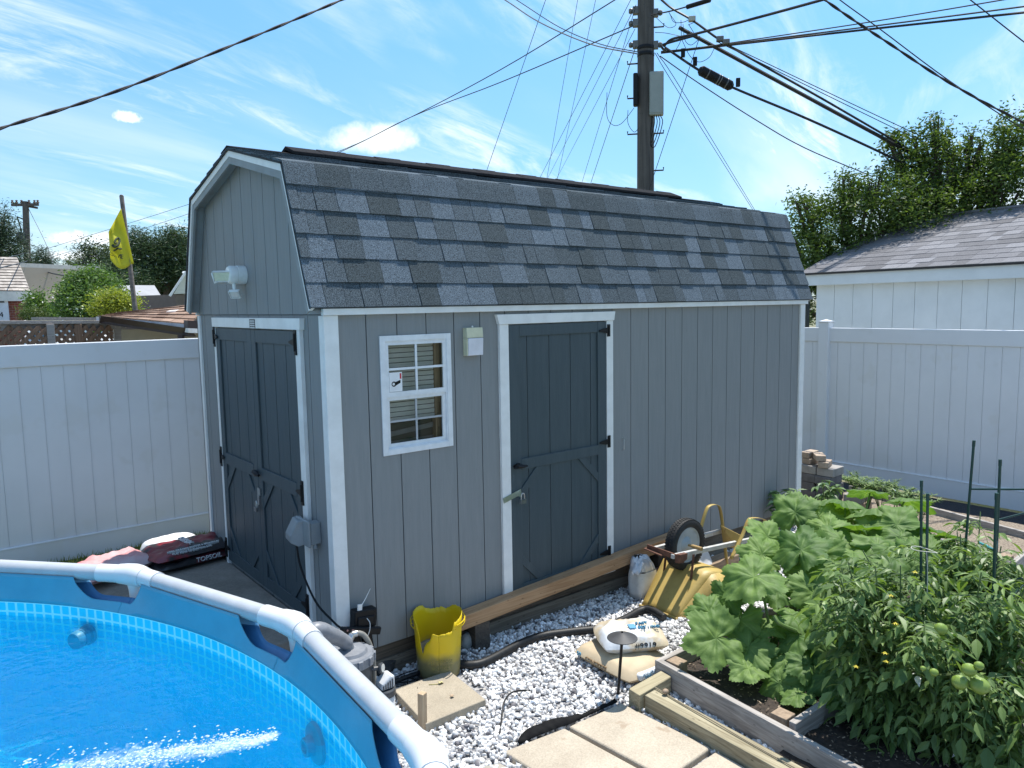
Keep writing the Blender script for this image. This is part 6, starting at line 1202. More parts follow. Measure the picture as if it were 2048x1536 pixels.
q0 = PX(1613.5, 600, 7.9); w = MB(); w.box(q0[0]-.03, q0[0]+.03, q0[1]-.03, q0[1]+.03, G-.3, 2.2); w.build('downspout', M('downspout_black', (.02, .025, .022), rough=.6), garage)
# ------------------------------------------------------------------ trees
def foliage(b, blobs, n, size, rs, flat=.5, clump=.16, tone=(0, 1), shape='leaf', per=30):
    """leaf-sized faces gathered in clumps through the volume of each blob (c, radii, weight)"""
    for c, rad, wgt in blobs:
        c = np.array(c, float); rad = np.array(rad, float); k = max(4, int(n*wgt/per))
        for _ in range(k):
            d = rs.randn(3); d /= np.linalg.norm(d); q = c+d*rad*rs.uniform(.35, 1.0)**.6; tn_ = np.clip(rs.normal(sum(tone)/2, (tone[1]-tone[0])/4), 0, 1); cs = clump*rs.uniform(.6, 1.5)
            for _ in range(per):
                p = q+rs.randn(3)*cs*V(1, 1, .75); a = rs.randn(3); a[2] *= flat; a /= np.linalg.norm(a); e = np.cross(a, rs.randn(3)); e /= np.linalg.norm(e); l = size*rs.uniform(.6, 1.4); w_ = l*.38
                if shape == 'needle': w_ = l*.16
                b.add([p-a*l*.5, p-e*w_*.5, p+a*l*.5, p+e*w_*.5], [(0, 1, 2, 3)], 0, float(np.clip(tn_+rs.uniform(-.15, .15), 0, 1)))
def leafmat(name, a, b_, c, tr=.25): return M(name, (0, 0, 0), tones=[a, b_, c], rough=.6, translucent=tr, spec=.3)
bark = M('bark', (.13, .10, .075), (.07, .055, .045), rough=.95, scale=14, bump=.8)
def tree(name, base, label, cat, blobs, n, size, mat, seed, trunk_r=.12, group=None, clump=.16, flat=.6, shape='leaf', tone=(.1, .9), branches=True, limbs=1):
    rs = np.random.RandomState(seed); base = np.array(base, float); t = thing(name, base, label, cat, group); b = MB(); foliage(b, blobs, n, size, rs, flat, clump, tone, shape); b.build('crown', mat, t, angle=0)
    tk = MB(); cen = np.mean([np.array(q[0]) for q in blobs], axis=0); fork = base+(cen-base)*.45; fork[2] = base[2]+(cen[2]-base[2])*.5; tk.tube([base, (base+fork)/2+V(.03, .02, 0), fork], [trunk_r, trunk_r*.85, trunk_r*.7], 9)
    if branches:
        for c, rad, wgt in blobs:
            c = np.array(c, float); P = smooth_path([fork, fork*.5+c*.5+V(0, 0, -.1*rad[2]), c], 4); tk.tube(P, list(np.linspace(trunk_r*.55, trunk_r*.10, len(P))), 6)
            for _ in range(limbs*3):
                e = c+rs.uniform(-.75, .75, 3)*np.array(rad); tk.tube([P[-3], (np.array(P[-3])+e)/2, e], [trunk_r*.18, trunk_r*.12, trunk_r*.05], 5, cap=False)
    tk.build('trunk', bark, t); return t
def BL(u, v, d, ru, rv, w_, rd=None):
    """crown blob seen at (u,v), distance d, half-sizes in pixels"""
    s_ = d*1.15/FPX; return (PD(u, v, d), (ru*s_*.9, (rd or ru)*s_*.9, rv*s_), w_)
lm1 = leafmat('locust_leaf', (.024, .056, .012), (.062, .112, .024), (.15, .215, .052), .30)
tree('street_tree', V(*PD(1900, 560, 13.5)[:2], G-.3), 'tall ragged green tree at the right edge behind the garage', 'tree', [BL(1778, 284, 13.5, 7, 9, .006), BL(1830, 272, 13.5, 8, 10, .007), BL(1896, 284, 13.5, 9, 7, .006), BL(1960, 288, 13.4, 9, 9, .007), BL(2000, 278, 13.3, 9, 10, .007), BL(1868, 246, 13.5, 9, 18, .012), BL(1872, 268, 13.5, 18, 26, .03), BL(2030, 268, 13.2, 14, 20, .015), BL(1785, 285, 13.5, 10, 14, .012), BL(1910, 300, 13.5, 12, 10, .008), BL(1942, 268, 13.5, 10, 8, .006), BL(1855, 300, 13.5, 40, 28, .08), BL(1800, 300, 13.5, 26, 30, .06), BL(1880, 345, 13.5, 60, 40, .16), BL(1830, 385, 13.5, 70, 45, .2), BL(1920, 410, 13.5, 90, 50, .25), BL(2030, 300, 13.2, 40, 55, .16), BL(2040, 380, 13.2, 80, 60, .25), BL(1970, 360, 13.4, 45, 40, .12), BL(1950, 310, 13.4, 20, 18, .03), BL(2100, 340, 13.2, 60, 80, .2)], 17000, .062, lm1, 31, trunk_r=.16, clump=.085)
tree('street_tree', V(*PD(1700, 560, 13.0)[:2], G-.3), 'lower green tree between the shed roof and the garage', 'tree', [BL(1591, 404, 12.9, 7, 9, .008), BL(1606, 398, 13, 9, 7, .008), BL(1686, 357, 13, 7, 8, .006), BL(1704, 360, 13, 7, 8, .006), BL(1762, 345, 13, 9, 8, .008), BL(1740, 362, 13, 9, 9, .008), BL(1700, 372, 13, 18, 16, .04), BL(1690, 405, 13, 38, 28, .12), BL(1620, 425, 13, 34, 26, .10), BL(1650, 455, 13, 60, 36, .2), BL(1730, 435, 13, 60, 40, .2), BL(1790, 400, 13, 60, 40, .2), BL(1640, 500, 12.8, 40, 40, .16), BL(1700, 490, 12.8, 50, 34, .15), BL(1620, 545, 12.6, 28, 40, .12), BL(1590, 480, 12.8, 14, 30, .04), BL(1840, 430, 13.0, 70, 40, .2), BL(1613, 610, 12.6, 16, 45, .08)], 13500, .060, lm1, 32, trunk_r=.13, clump=.08)
# ------------------------------------------------------------------ utility pole
UP = PD(1291, 390, 12.0); ux, uy = UP[0], UP[1]
pole_m = wood('pole_wood', (.115, .105, .095), (.055, .05, .046), 2, fine=3)
pole = thing('utility_pole', (ux, uy, G-.3), 'tall brown wooden utility pole with cable hardware behind the shed', 'utility pole')
b = MB(); b.tube([(ux, uy, G-.3), (ux, uy, 4.0), (ux, uy, 7.5), (ux-.03, uy, 13.2)], [.138, .129, .119, .09], 18); b.build('shaft', pole_m, pole)
back = (CAM-UP); back[2] = 0; back /= np.linalg.norm(back); side = V(back[1], -back[0], 0); side = side if side@rt > 0 else -side    # back: to the lens; side: picture right
def at_pole(v, u=1290, off=.15):
    p = PD(u, v, 12.0-off); return p
ec = at_pole(188, 1313, .10); hh = (PD(1313, 144, 11.9)[2]-PD(1313, 231, 11.9)[2])/2
bxm = M('terminal_grey', (.30, .33, .31), (.25, .28, .26), rough=.5, scale=4)
b = MB(); b.obox(ec, side*.105, back*.07, V(0, 0, hh)); b.build('equipment_box', bxm, pole, bevel=.015)
b = MB(); b.obox(ec+back*.073, side*.09, back*.004, V(0, 0, hh-.03)); b.build('box_door', bxm, pole, bevel=.003)
tc_ = PD(1271, 180, 11.9); b = MB(); b.obox(tc_, side*.035, back*.06, V(0, 0, .24)); b.build('splice_terminal', dark_plastic, pole, bevel=.02)
for v, s_ in ((126, -1), (195, -1), (267, -1), (56, 1), (268, 1), (342, 1)):
    p = PD(1291, v, 12.0); b = MB(); b.tube([p+side*s_*.10, p+side*s_*.27, p+side*s_*.27+V(0, 0, .045)], .012, 6); b.build('step_bolt', black_metal, pole)
for k in range(5):
    q = ec-V(0, 0, hh); b = MB(); b.tube(smooth_path([q+side*(-.06+.03*k), q+side*(-.07+.04*k)+V(0, 0, -.12), q+side*(-.09+.018*k)+V(0, 0, -.25-.05*k), q+side*-.10+V(0, 0, -.42)], 4), .007, 5); b.build('riser_wire', dark_plastic, pole)
for v, s_ in ((28, 1), (92, 1), (88, -1), (45, -1), (20, -1)):
    p = PD(1291, v, 12.0)+side*s_*.14; b = MB(); b.obox(p, side*.05, back*.05, V(0, 0, .05)); b.lathe([(0, 0), (.035, 0), (.045, .03), (.03, .06), (0, .06)], p+side*s_*.05, 10, axis=side*s_); b.build('cable_clamp', M('clamp_grey', (.16, .16, .155), rough=.5, metal=.5), pole)
for v in (97, 110): p = PD(1291, v, 12.0); b = MB(); b.lathe([(.124, -.03), (.130, -.02), (.130, .02), (.124, .03)], (ux, uy, p[2]), 20); b.build('pole_band', black_metal, pole)
# ---- overhead wires
wire_m = M('wire_black', (.016, .016, .018), rough=.6); wire_g = M('wire_grey', (.20, .21, .22), rough=.6)
WG = 'overhead lines at the utility pole'
def wire(label, pts, r_, mat=wire_m, cat='cable', grp=WG, name='overhead_wire', sag=.0, parts=None, ext=0):
    P = [np.array(p, float) for p in pts]
    if ext: P.append(P[-1]+(P[-1]-P[-2])*ext)
    if len(P) == 2: a, c = P; P = [a+(c-a)*t-V(0, 0, sag*4*t*(1-t)) for t in np.linspace(0, 1, 14)]
    else: P = smooth_path(P, 6)
    t = thing(name, P[0], label, cat, grp) if parts else None; b = MB(); b.tube(P, r_, 6)
    if not parts: return tag(b.build(name, mat), label, cat, grp)
    b.build('conductor', mat, t); return t
at = lambda u, v: PD(u, v, 11.85)
far_pole = PD(52, 520, 42.0)
# drops fanning down behind the roof on the left of the pole
fan = [((1236, -420), (968, 357), 17, .006, 'wire leaning farthest left, meeting the roof nearest its middle'), ((1276, -700), (1091, 373), 20, .005, 'steep wire from above the frame, third foot from the left of the fan'), ((1268, -360), (1111, 376), 22, .005, 'steep wire from above the frame beside the fan of drops'), ((1274, -25), (1072, 371), 18, .005, 'drop wire with the leftmost foot of the tight fan by the pole'), ((1272, 10), (1087, 373), 24, .005, 'drop wire with the second foot from the left in the fan'), ((1270, 18), (1159, 381), 21, .005, 'drop wire of the fan ending fifth along the ridge'), ((1270, 58), (1105, 373), 26, .005, 'slanting drop wire of the fan starting at the middle clamp'), ((1272, 92), (1176, 383), 19, .006, 'drop wire of the fan ending closest to the pole')]
for (a, e, dd, r_, lb) in fan:
    A_ = at(*a); E_2 = PD(e[0], e[1], dd); E_2 = E_2+(E_2-A_)*.12; wire(lb, [A_, E_2], r_, sag=.0)
wire('lower wire of the pair that passes the small cloud to the far left pole', [at(1266, 52), PD(1000, 165, 15.5), PD(820, 235, 19.5), PD(655, 315, 25), PD(370, 430, 36), PD(52, 530, 42)], .009)
wire('upper wire of the pair that passes the small cloud to the far left pole', [at(1278, -30), PD(1000, 140, 15.5), PD(800, 245, 19.5), PD(648, 314, 25), PD(370, 411, 36), PD(85, 500, 42), PD(52, 510, 42)], .009)
wire('pale grey cable curving into the pole from the upper left', [PD(940, -40, 13), PD(1010, 0, 12.8), PD(1080, 45, 12.5), PD(1180, 88, 12.2), PD(1276, 108, 11.85)], .010, wire_g)
wire('thin cable just above the pale grey one at the pole', [PD(970, -40, 13), PD(1041, 5, 12.8), PD(1120, 55, 12.5), PD(1200, 88, 12.2), PD(1276, 104, 11.85)], .007)
R1 = [at(1302, -20), at(1340, 14), PD(1384, 40, 11.6), PD(1440, 80, 11.7), PD(1512, 123, 11.9), PD(1640, 195, 12.4), PD(1773, 272, 13.2), PD(1900, 345, 14.5), PD(1990, 390, 16)]
t = wire('thick lashed cable bundle with terminals, uppermost right of the pole', R1, .016, parts=True)
for u, v in ((1384, 38), (1440, 78), (1452, 84)):
    p = PD(u, v, 11.6); b = MB(); b.obox(p, side*.05, back*.04, V(0, 0, .035)); b.build('tap_clamp', MATS['clamp_grey'] if u > 1400 else M('tap_pale', (.42, .42, .36), rough=.5), t, bevel=.01)
wire('heavy straight black cable slanting down to the right behind the tree', [PD(1358, 55, 11.6), PD(1773, 280, 13.2), PD(1990, 395, 15.5)], .027)
t = wire('black cable slanting right with a fat splice case on it', [at(1330, 95), PD(1399, 141, 11.7), PD(1463, 174, 11.9), PD(1620, 240, 12.3), PD(1798, 322, 13.2), PD(1980, 410, 15.0)], .020, parts=True)
p, q = PD(1398, 139, 11.7), PD(1465, 174, 11.9); d = (q-p)/np.linalg.norm(q-p); b = MB(); b.tube([p, p+d*.04, q-d*.04, q], [.04, .075, .075, .04], 14); b.build('splice_case', dark_plastic, t)
for f in (.25, .55, .62, .8): b = MB(); c = p+(q-p)*f; b.lathe([(.076, -.008), (.08, 0), (.076, .008)], c, 14, axis=d); b.build('case_band', MATS['clamp_grey'], t)
for u, v in ((1366, 113), (1390, 130), (1476, 172)): b = MB(); b.obox(PD(u, v, 11.75)+V(0, 0, .05), side*.03, back*.03, V(0, 0, .06)); b.build('hanger', dark_plastic, t, bevel=.008)
wire('thick black cable rising from the pole to the top right', [at(1328, 92), PD(1345, 78, 11.6), PD(1394, 67, 11.4), PD(1512, 36, 11.0), PD(1647, -1, 10.6), PD(1760, -34, 10.2)], .018, ext=5)
wire('cable tie loop beside the pole that bends back under the thick cable', [at(1334, 104), PD(1324, 95, 11.6), PD(1330, 88, 11.6), PD(1394, 70, 11.4)], .018)
t = wire('short thick cable with a dark sleeve leaving the top of the pole', [at(1302, 30), PD(1350, 20, 11.7), PD(1425, -2, 11.4), PD(1500, -24, 11.2)], .010, parts=True, ext=6)
p, q = PD(1374, 14, 11.6), PD(1420, 0, 11.4); b = MB(); b.tube([p, q], .032, 10); b.build('sleeve', dark_plastic, t)
wire('upper of the two nearly level cables running off to the right', [at(1322, 103), PD(1400, 95, 11.7), PD(1716, 56, 11.2), PD(2048, 13, 10.8), PD(2200, -8, 10.6)], .010, ext=5)
wire('lower and thicker of the two nearly level cables to the right', [at(1322, 106), PD(1435, 93, 11.7), PD(1716, 61, 11.2), PD(2048, 25, 10.8), PD(2200, 8, 10.6)], .014, ext=5)
wire('thin level cable to the right just above the pair', [PD(1400, 95, 11.6), PD(1480, 83, 11.7), PD(1740, 44, 11.4), PD(2010, -1, 11.0), PD(2150, -26, 10.8)], .008, ext=5)
def twist(a_pts, r_, sep, turns, label, grp):
    a_pts = [a_pts[0]+(a_pts[0]-a_pts[1])*3]+list(a_pts)+[a_pts[-1]+(a_pts[-1]-a_pts[-2])*3]; turns *= 1.5; P = smooth_path(a_pts, 14); n = len(P); t = thing('overhead_wire', P[0], label, 'cable', grp)
    for k in range(2):
        Q = []
        for i, p in enumerate(P):
            d = P[min(i+1, n-1)]-P[max(i-1, 0)]; d /= np.linalg.norm(d); s_ = np.cross(d, (0, 0, 1)); s_ /= np.linalg.norm(s_); w_ = np.cross(s_, d); a = turns*2*math.pi*i/n+k*math.pi; Q.append(p+(s_*math.cos(a)+w_*math.sin(a))*sep)
        b = MB(); b.tube(Q, r_, 6); b.build('strand', wire_m, t)
twist([PD(-160, 312, 7.4), PD(0, 257, 7.6), PD(234, 182, 7.9), PD(488, 81, 8.3), PD(683, 0, 8.7), PD(800, -52, 9.0)], .0085, .0075, 9, 'twisted black cable crossing the upper left sky', 'twisted service cables')
twist([PD(1600, -38, 8.5), PD(1650, 0, 8.6), PD(1716, 46, 8.8), PD(1780, 88, 9), PD(1870, 148, 9.4), PD(1960, 200, 9.8), PD(2048, 246, 10.2), PD(2200, 330, 10.8)], .008, .007, 7, 'twisted black cable slanting through the upper right corner', 'twisted service cables')
wire('thin wire beside the twisted cable at the upper right', [PD(1630, -42, 9), PD(1680, 0, 9.1), PD(1757, 56, 9.4), PD(1895, 159, 9.8), PD(2028, 246, 10.4), PD(2120, 300, 11)], .006, ext=5)
wire('thin wire cutting the extreme upper right corner', [PD(1880, -46, 9), PD(1941, 0, 9.1), PD(2048, 84, 9.5), PD(2200, 200, 10)], .006, ext=5)
wire('thin drooping wire from the pole to the left side of the tree', [at(1320, 112), PD(1400, 168, 12.1), PD(1512, 240, 12.4), PD(1610, 296, 12.7), PD(1745, 353, 13.3)], .008)
for k, lb in enumerate(('left one of two thin wires dropping right behind the roof end', 'right one of two thin wires dropping right behind the roof end')):
    A_, E_2 = at(1310+k*4, 106), PD(1506+k*3, 420, 19); wire(lb, [A_, PD(1357+k*9, 184, 13.5), E_2+(E_2-A_)*.15], .006)
wire('thin guy wire slanting down left to the pole foot', [PD(1400, 72, 11.3), PD(1302, 368, 11.75), PD(1285, 420, 11.9)], .005)
wire('upper thin wire above the heavy cables at right', [PD(1440, 82, 11.6), PD(1829, 266, 13.2), PD(1960, 318, 14.5)], .006); wire('lower thin wire above the heavy cables at right', [PD(1436, 84, 11.6), PD(1829, 276, 13.4), PD(1960, 336, 14.5)], .006)
lo = thing('loop_wires', at(1370, 90), 'loose thin wire loops hanging by the pole under the cables', 'wires')
for pts_ in ([(1312, 35), (1336, 55), (1352, 48), (1338, 25), (1345, 20)], [(1340, 28), (1348, 44), (1368, 44), (1384, 36), (1388, 44), (1376, 50)], [(1362, 40), (1362, 78), (1352, 100)], [(1366, 48), (1370, 80), (1382, 90), (1396, 80)], [(1364, 80), (1380, 112), (1398, 124), (1418, 115), (1428, 98)], [(1378, 50), (1396, 78), (1400, 76)], [(1214, 185), (1214, 232), (1226, 250), (1244, 246), (1268, 216)], [(1256, 220), (1256, 246), (1268, 264), (1278, 255)], [(1310, 65), (1330, 66), (1360, 72)]):
    b = MB(); b.tube(smooth_path([PD(u, v, 11.7) for u, v in pts_], 5), .0045, 5); b.build('wire_loop', wire_m, lo)
# ------------------------------------------------------------------ beyond the left fence
def wallbox(mb, p, q, depth, z0, z1, m=0):
    """building block: front edge p-q (2D, left to right as seen), going away from the lens"""
    p, q = V(p[0], p[1], 0), V(q[0], q[1], 0); d = q-p; n = V(-d[1], d[0], 0); n /= np.linalg.norm(n); n = n if n@fw > 0 else -n
    mb.prism([p+V(0, 0, z0), q+V(0, 0, z0), q+n*depth+V(0, 0, z0), p+n*depth+V(0, 0, z0)], (0, 0, z1-z0), m); return n
GZ2 = G-.3
# lattice screen of the neighbour's yard
latt = wood('lattice_wood', (.24, .15, .10), (.13, .08, .055), 2); capw = wood('cap_wood', (.34, .31, .29), (.20, .18, .17), 0)
ls = thing('lattice_fence', PD(100, 690, 9.0), 'low brown lattice fence with weathered cap behind the white fence', 'fence')
def lat(u0, u1, v0, v1, d0, d1, pitch_px, name='lattice_panel'):
    n = 1; b = MB(); a0, a1, c0, c1 = PD(u0, v1, d0), PD(u1, v1, d1), PD(u0, v0, d0), PD(u1, v0, d1); W_ = np.linalg.norm(a1-a0); H_ = np.linalg.norm(c0-a0)+.25; ex = (a1-a0)/W_; ez = V(0, 0, 1); nn = np.cross(ex, ez); o = a0-ez*.25; s_ = .085; k = int((W_+H_)/s_)+1
    for sgn, off in ((1, 0), (-1, .009)):
        for i in range(-1, k+1):
            x = i*s_ if sgn > 0 else i*s_; pts = []
            x0_, z0_ = (x, 0) if sgn > 0 else (x-H_, 0); x1_, z1_ = (x-H_, H_) if sgn > 0 else (x, H_)
            # clip to the panel
            def clip(xa, za, xb, zb):
                t0, t1 = 0., 1.
                for p_, q_ in ((-(xb-xa), xa), (xb-xa, W_-xa)):
                    if abs(p_) < 1e-9: continue
                    r_ = q_/p_
                    if p_ < 0: t0 = max(t0, r_)
                    else: t1 = min(t1, r_)
                return (xa+(xb-xa)*t0, za+(zb-za)*t0, xa+(xb-xa)*t1, za+(zb-za)*t1) if t0 < t1 else None
            c = clip(x0_, z0_, x1_, z1_)
            if c and math.hypot(c[2]-c[0], c[3]-c[1]) > .03: b.bar(o+ex*c[0]+ez*c[1]+nn*off, o+ex*c[2]+ez*c[3]+nn*off, .036, .008, nn)
    b.build(name, latt, ls)
lat(-60, 96, 652, 690, 8.8, 9.0, 18); lat(110, 226, 650, 690, 9.1, 9.4, 18)
for u, d in ((103, 9.02), (158, 9.22), (236, 9.5)):
    p = PD(u, 690, d); t_ = PD(u, 648, d); b = MB(); b.box(p[0]-.035, p[0]+.035, p[1]-.035, p[1]+.035, 1.2, t_[2]); b.build('post', capw if u != 158 else latt, ls, bevel=.004)
a, c = PD(-70, 645, 8.75), PD(250, 644, 9.55); b = MB(); b.bar(a, c, .14, .035); b.bar(a-V(0, 0, .05), c-V(0, 0, .045), .04, .07); b.build('cap_rail', capw, ls, bevel=.004)
a, c = PD(70, 637, 9.6), PD(240, 638, 10.3); b = MB(); b.bar(a, c, .12, .03); b.build('back_rail', capw, ls)
# neighbour's low roof with brown shingles
brn = M('brown_shingle', (0, 0, 0), tones=[(.14, .075, .045), (.24, .135, .085), (.34, .22, .15)], rough=.9, fine=.25, bscale=60); brown_p = M('brown_paint', (.045, .028, .025), (.035, .022, .02), rough=.5, scale=10)
nr = thing('brown_roof_shed', PD(300, 690, 9.5), 'neighbouring low shed with worn brown shingle roof and dark gutter', 'shed')
A0, A1 = PD(196, 634, 9.4), PD(380, 650, 8.2); B0, B1 = PD(236, 627, 11.0), PD(430, 603, 10.8)
b = MB(); rs_ = random.Random(4); nc = 6
for c in range(nc):
    t0, t1 = c/nc, min(1, (c+1)/nc+.03); x = 0.0
    while x < 1:
        x2 = min(1, x+rs_.uniform(.06, .14)); L0, R0 = A0+(B0-A0)*t0, A1+(B1-A1)*t0; L1, R1_ = A0+(B0-A0)*t1, A1+(B1-A1)*t1; h = V(0, 0, .016+.006*rs_.random()); p = [L0+(R0-L0)*x, L0+(R0-L0)*(x2-.004), L1+(R1_-L1)*(x2-.004), L1+(R1_-L1)*x]
        b.hexa([*p, p[0]+h, p[1]+h, p[2]+V(0, 0, .003), p[3]+V(0, 0, .003)], 0, rs_.random()); x = x2
b.build('roof', brn, nr)
b = MB(); b.prism([A0+V(-.02, -.03, .005), A1+V(0, -.03, .005), A1+V(0, -.03, -.05), A0+V(-.02, -.03, -.045)], (0, .02, 0)); b.build('eave_board', M('eave_pale', (.55, .56, .58), (.4, .4, .42), rough=.6, scale=10), nr)
G0, G1 = PD(198, 637, 9.25), PD(376, 663, 8.1); b = MB(); b.prism([G0+V(0, 0, .03), G0+V(0, 0, -.05), G0+V(.05, -.09, -.05), G0+V(.0, -.11, .03)], G1-G0); b.build('gutter', brown_p, nr)
b = MB(); p = PD(362, 670, 8.15); b.tube([p, p+V(0, 0, -.2), p+V(0, 0, -1.6)], .035, 8); b.build('downspout', brown_p, nr)
w_ = MB(); wl0, wl1 = PD(238, 660, 9.75), PD(440, 660, 9.0); nn = wallbox(w_, wl0, wl1, 2.2, GZ2, min(A0[2], A1[2])-.06); w_.build('wall', M('tan_wall', (.40, .34, .25), (.34, .29, .21), rough=.8, scale=5), nr)
b = MB(); p = PD(376, 650, 7.9); q = PD(418, 652, 8.1); b.prism([p+V(0, 0, .045), p+V(0, 0, -.03), q+V(0, 0, -.03), q+V(0, 0, .045)], (0.03, .25, 0)); b.build('gutter_end', brown_p, nr); b = MB(); b.prism([p+V(0, 0, -.031), p+V(0, 0, -.075), q+V(0, 0, -.075), q+V(0, 0, -.031)], (.03, .25, 0)); b.build('soffit_end', white_paint, nr)
# flag on a leaning pole
fp = PD(270, 616, 11.6); ft = PD(243, 392, 11.8)
fpo = thing('flag_pole', fp, 'weathered wooden flag pole leaning left above the brown roof', 'flag pole'); b = MB(); b.tube([fp+(fp-ft)*.55, ft], [.034, .028], 10); b.build('pole', M('flag_pole_wood', (.20, .17, .15), (.10, .085, .075), rough=.8, scale=20), fpo); b = MB(); b.ball(ft, (.026, .026, .02)); b.build('cap', brown_p, fpo)
flag_m = M('flag_yellow', (.62, .58, .045), (.56, .52, .035), rough=.7, scale=3, translucent=.35)
FU = {(0, 0): (242, 417), (0, .25): (233, 437), (0, .5): (226, 452), (0, .75): (221, 460), (0, 1): (217, 463), (.5, 0): (252, 470), (.5, .5): (240, 480), (.5, 1): (219, 495), (1, 0): (267, 524), (1, .5): (252, 540), (1, 1): (219, 515)}
fg = MB(); rows = []
for i in range(17):
    s_ = i/16; row = []
    for j in range(15):
        t_ = j/14; l = np.array([242, 417])*(1-s_)+np.array([268, 528])*s_; r_ = np.array([217, 464])*(1-s_)**1.4+np.array([221, 520])*(1-(1-s_)**1.4); m_ = l+(r_-l)*t_; bot = np.array([263, 543])
        if s_ > .8: k = (s_-.8)/.2; m_ = m_+np.array([0, 14*k*math.sin(math.pi*min(1, (1-t_)*1.1))])
        row.append(PD(m_[0], m_[1], 11.65+.13*math.sin(t_*5.5+s_*2.5)*t_+.05*math.sin(s_*9)*t_))
    rows.append(row)
fg.sheet(rows); flag = thing('yellow_flag', rows[0][0], 'bright yellow flag with dark emblem hanging limp from the leaning pole', 'flag'); fo = fg.build('cloth', flag_m, flag, angle=0, thick=.002)
ink_f = M('flag_ink', (.035, .05, .02), rough=.8)
def fpt(s_, t_, h=.012): i, j = s_*16, t_*14; i0, j0 = min(15, int(i)), min(13, int(j)); a, c = i-i0, j-j0; p = (rows[i0][j0]*(1-a)+rows[i0+1][j0]*a)*(1-c)+(rows[i0][j0+1]*(1-a)+rows[i0+1][j0+1]*a)*c; return p+tocam(p)*h
b = MB(); cc = [fpt(.44+.12*math.sin(k*.45)*(1-k/22), .60+.22*math.cos(k*.45)*(1-k/26)) for k in range(20)]; b.tube(cc, list(np.linspace(.020, .006, 20)), 6); b.tube([fpt(.66, .42), fpt(.61, .6), fpt(.62, .8)], .012, 6); b.build('emblem', ink_f, flag)
q = fpt(.74, .98); text('lettering', 'ON ME', .085, q, (fpt(.84, .58)-fpt(.74, .98)), V(0, 0, 1), ink_f, flag, ext=.003)
# brick house at the far left
hs_ = thing('brick_house', PD(20, 640, 21), 'small red brick house with grey shingle roof at the far left', 'house')
brick_m = bpy.data.materials.new('red_brick'); brick_m.use_nodes = True; nt = brick_m.node_tree; bt = nt.nodes.new('ShaderNodeTexBrick'); tc = nt.nodes.new('ShaderNodeTexCoord'); mp = nt.nodes.new('ShaderNodeMapping'); mp.inputs['Rotation'].default_value = (R(90), 0, R(0)); nt.links.new(tc.outputs['Object'], mp.inputs[0]); nt.links.new(mp.outputs[0], bt.inputs[0]); bt.inputs['Scale'].default_value = 4.6; bt.inputs[1].default_value = (.27, .075, .045, 1); bt.inputs[2].default_value = (.20, .055, .035, 1); bt.inputs[3].default_value = (.36, .28, .24, 1); bt.inputs['Mortar Size'].default_value = .012; nt.links.new(bt.outputs[0], nt.nodes['Principled BSDF'].inputs['Base Color']); nt.nodes['Principled BSDF'].inputs['Roughness'].default_value = .9
w_ = MB(); p, q = PD(-160, 640, 20.2), PD(57, 640, 21); nn = wallbox(w_, p, q, 5, GZ2-.4, PD(57, 586, 21)[2]); w_.build('wall', brick_m, hs_)
asph = M('house_shingle', (0, 0, 0), tones=[(.22, .19, .165), (.30, .265, .235), (.38, .34, .30)], rough=.9, fine=.3, bscale=12)
e0, e1 = PD(-170, 580, 20.0), PD(61, 583, 20.8); r0_, r1_ = PD(-190, 512, 23.2), PD(34, 515, 24); b = MB(); rs_ = random.Random(5)
for c in range(12):
    t0, t1 = c/12, (c+1)/12+.01; x = 0
    while x < 1:
        x2 = min(1, x+rs_.uniform(.03, .08)); l0, rr0 = e0+(r0_-e0)*t0, e1+(r1_-e1)*t0; l1, rr1 = e0+(r0_-e0)*t1, e1+(r1_-e1)*t1; b.quad(l0+(rr0-l0)*x+V(0, 0, .02), l0+(rr0-l0)*x2+V(0, 0, .02), l1+(rr1-l1)*x2, l1+(rr1-l1)*x, 0, rs_.random()); x = x2
b.prism([e1+V(0, 0, -.01), r1_+V(0, 0, -.01), e1+(r1_-e1)*V(2, 2, 0)+V(0, 0, -.01)], e0-e1); b.build('roof', asph, hs_)
b = MB(); b.prism([e0+V(0, 0, -.22), e1+V(0, 0, -.22), e1+V(0, 0, .0), e0+V(0, 0, .0)], (.02, .12, 0)); b.build('fascia', M('fascia_cream', (.62, .60, .55), rough=.6), hs_)
dp, dq = PD(-26, 646, 20.6), PD(18, 590, 20.75); dz = np.array(q)-np.array(p); dz[2] = 0; dz /= np.linalg.norm(dz); b = MB(); o = PD(-26, 646, 20.55); Wd = .44; Hd = dq[2]-o[2]
b.prism([o, o+dz*Wd, o+dz*Wd+V(0, 0, Hd), o+V(0, 0, Hd)], -nn*.06); dr_ = b.build('door', M('door_white', (.72, .73, .76), rough=.5), hs_)
b = MB(); cen = o+dz*(Wd*.36)+V(0, 0, Hd*.72)-nn*.065; b.prism([cen+dz*.20*math.cos(t_)+V(0, 0, .20*math.sin(t_)) for t_ in np.linspace(0, math.pi, 12)], -nn*.01); b.build('fan_window', M('dark_pane', (.03, .04, .05), rough=.1), dr_)
text('house_number', '24', .17, o+dz*(Wd*.34)+V(0, 0, Hd*.20)-nn*.066, dz, (0, 0, 1), black_metal, dr_)
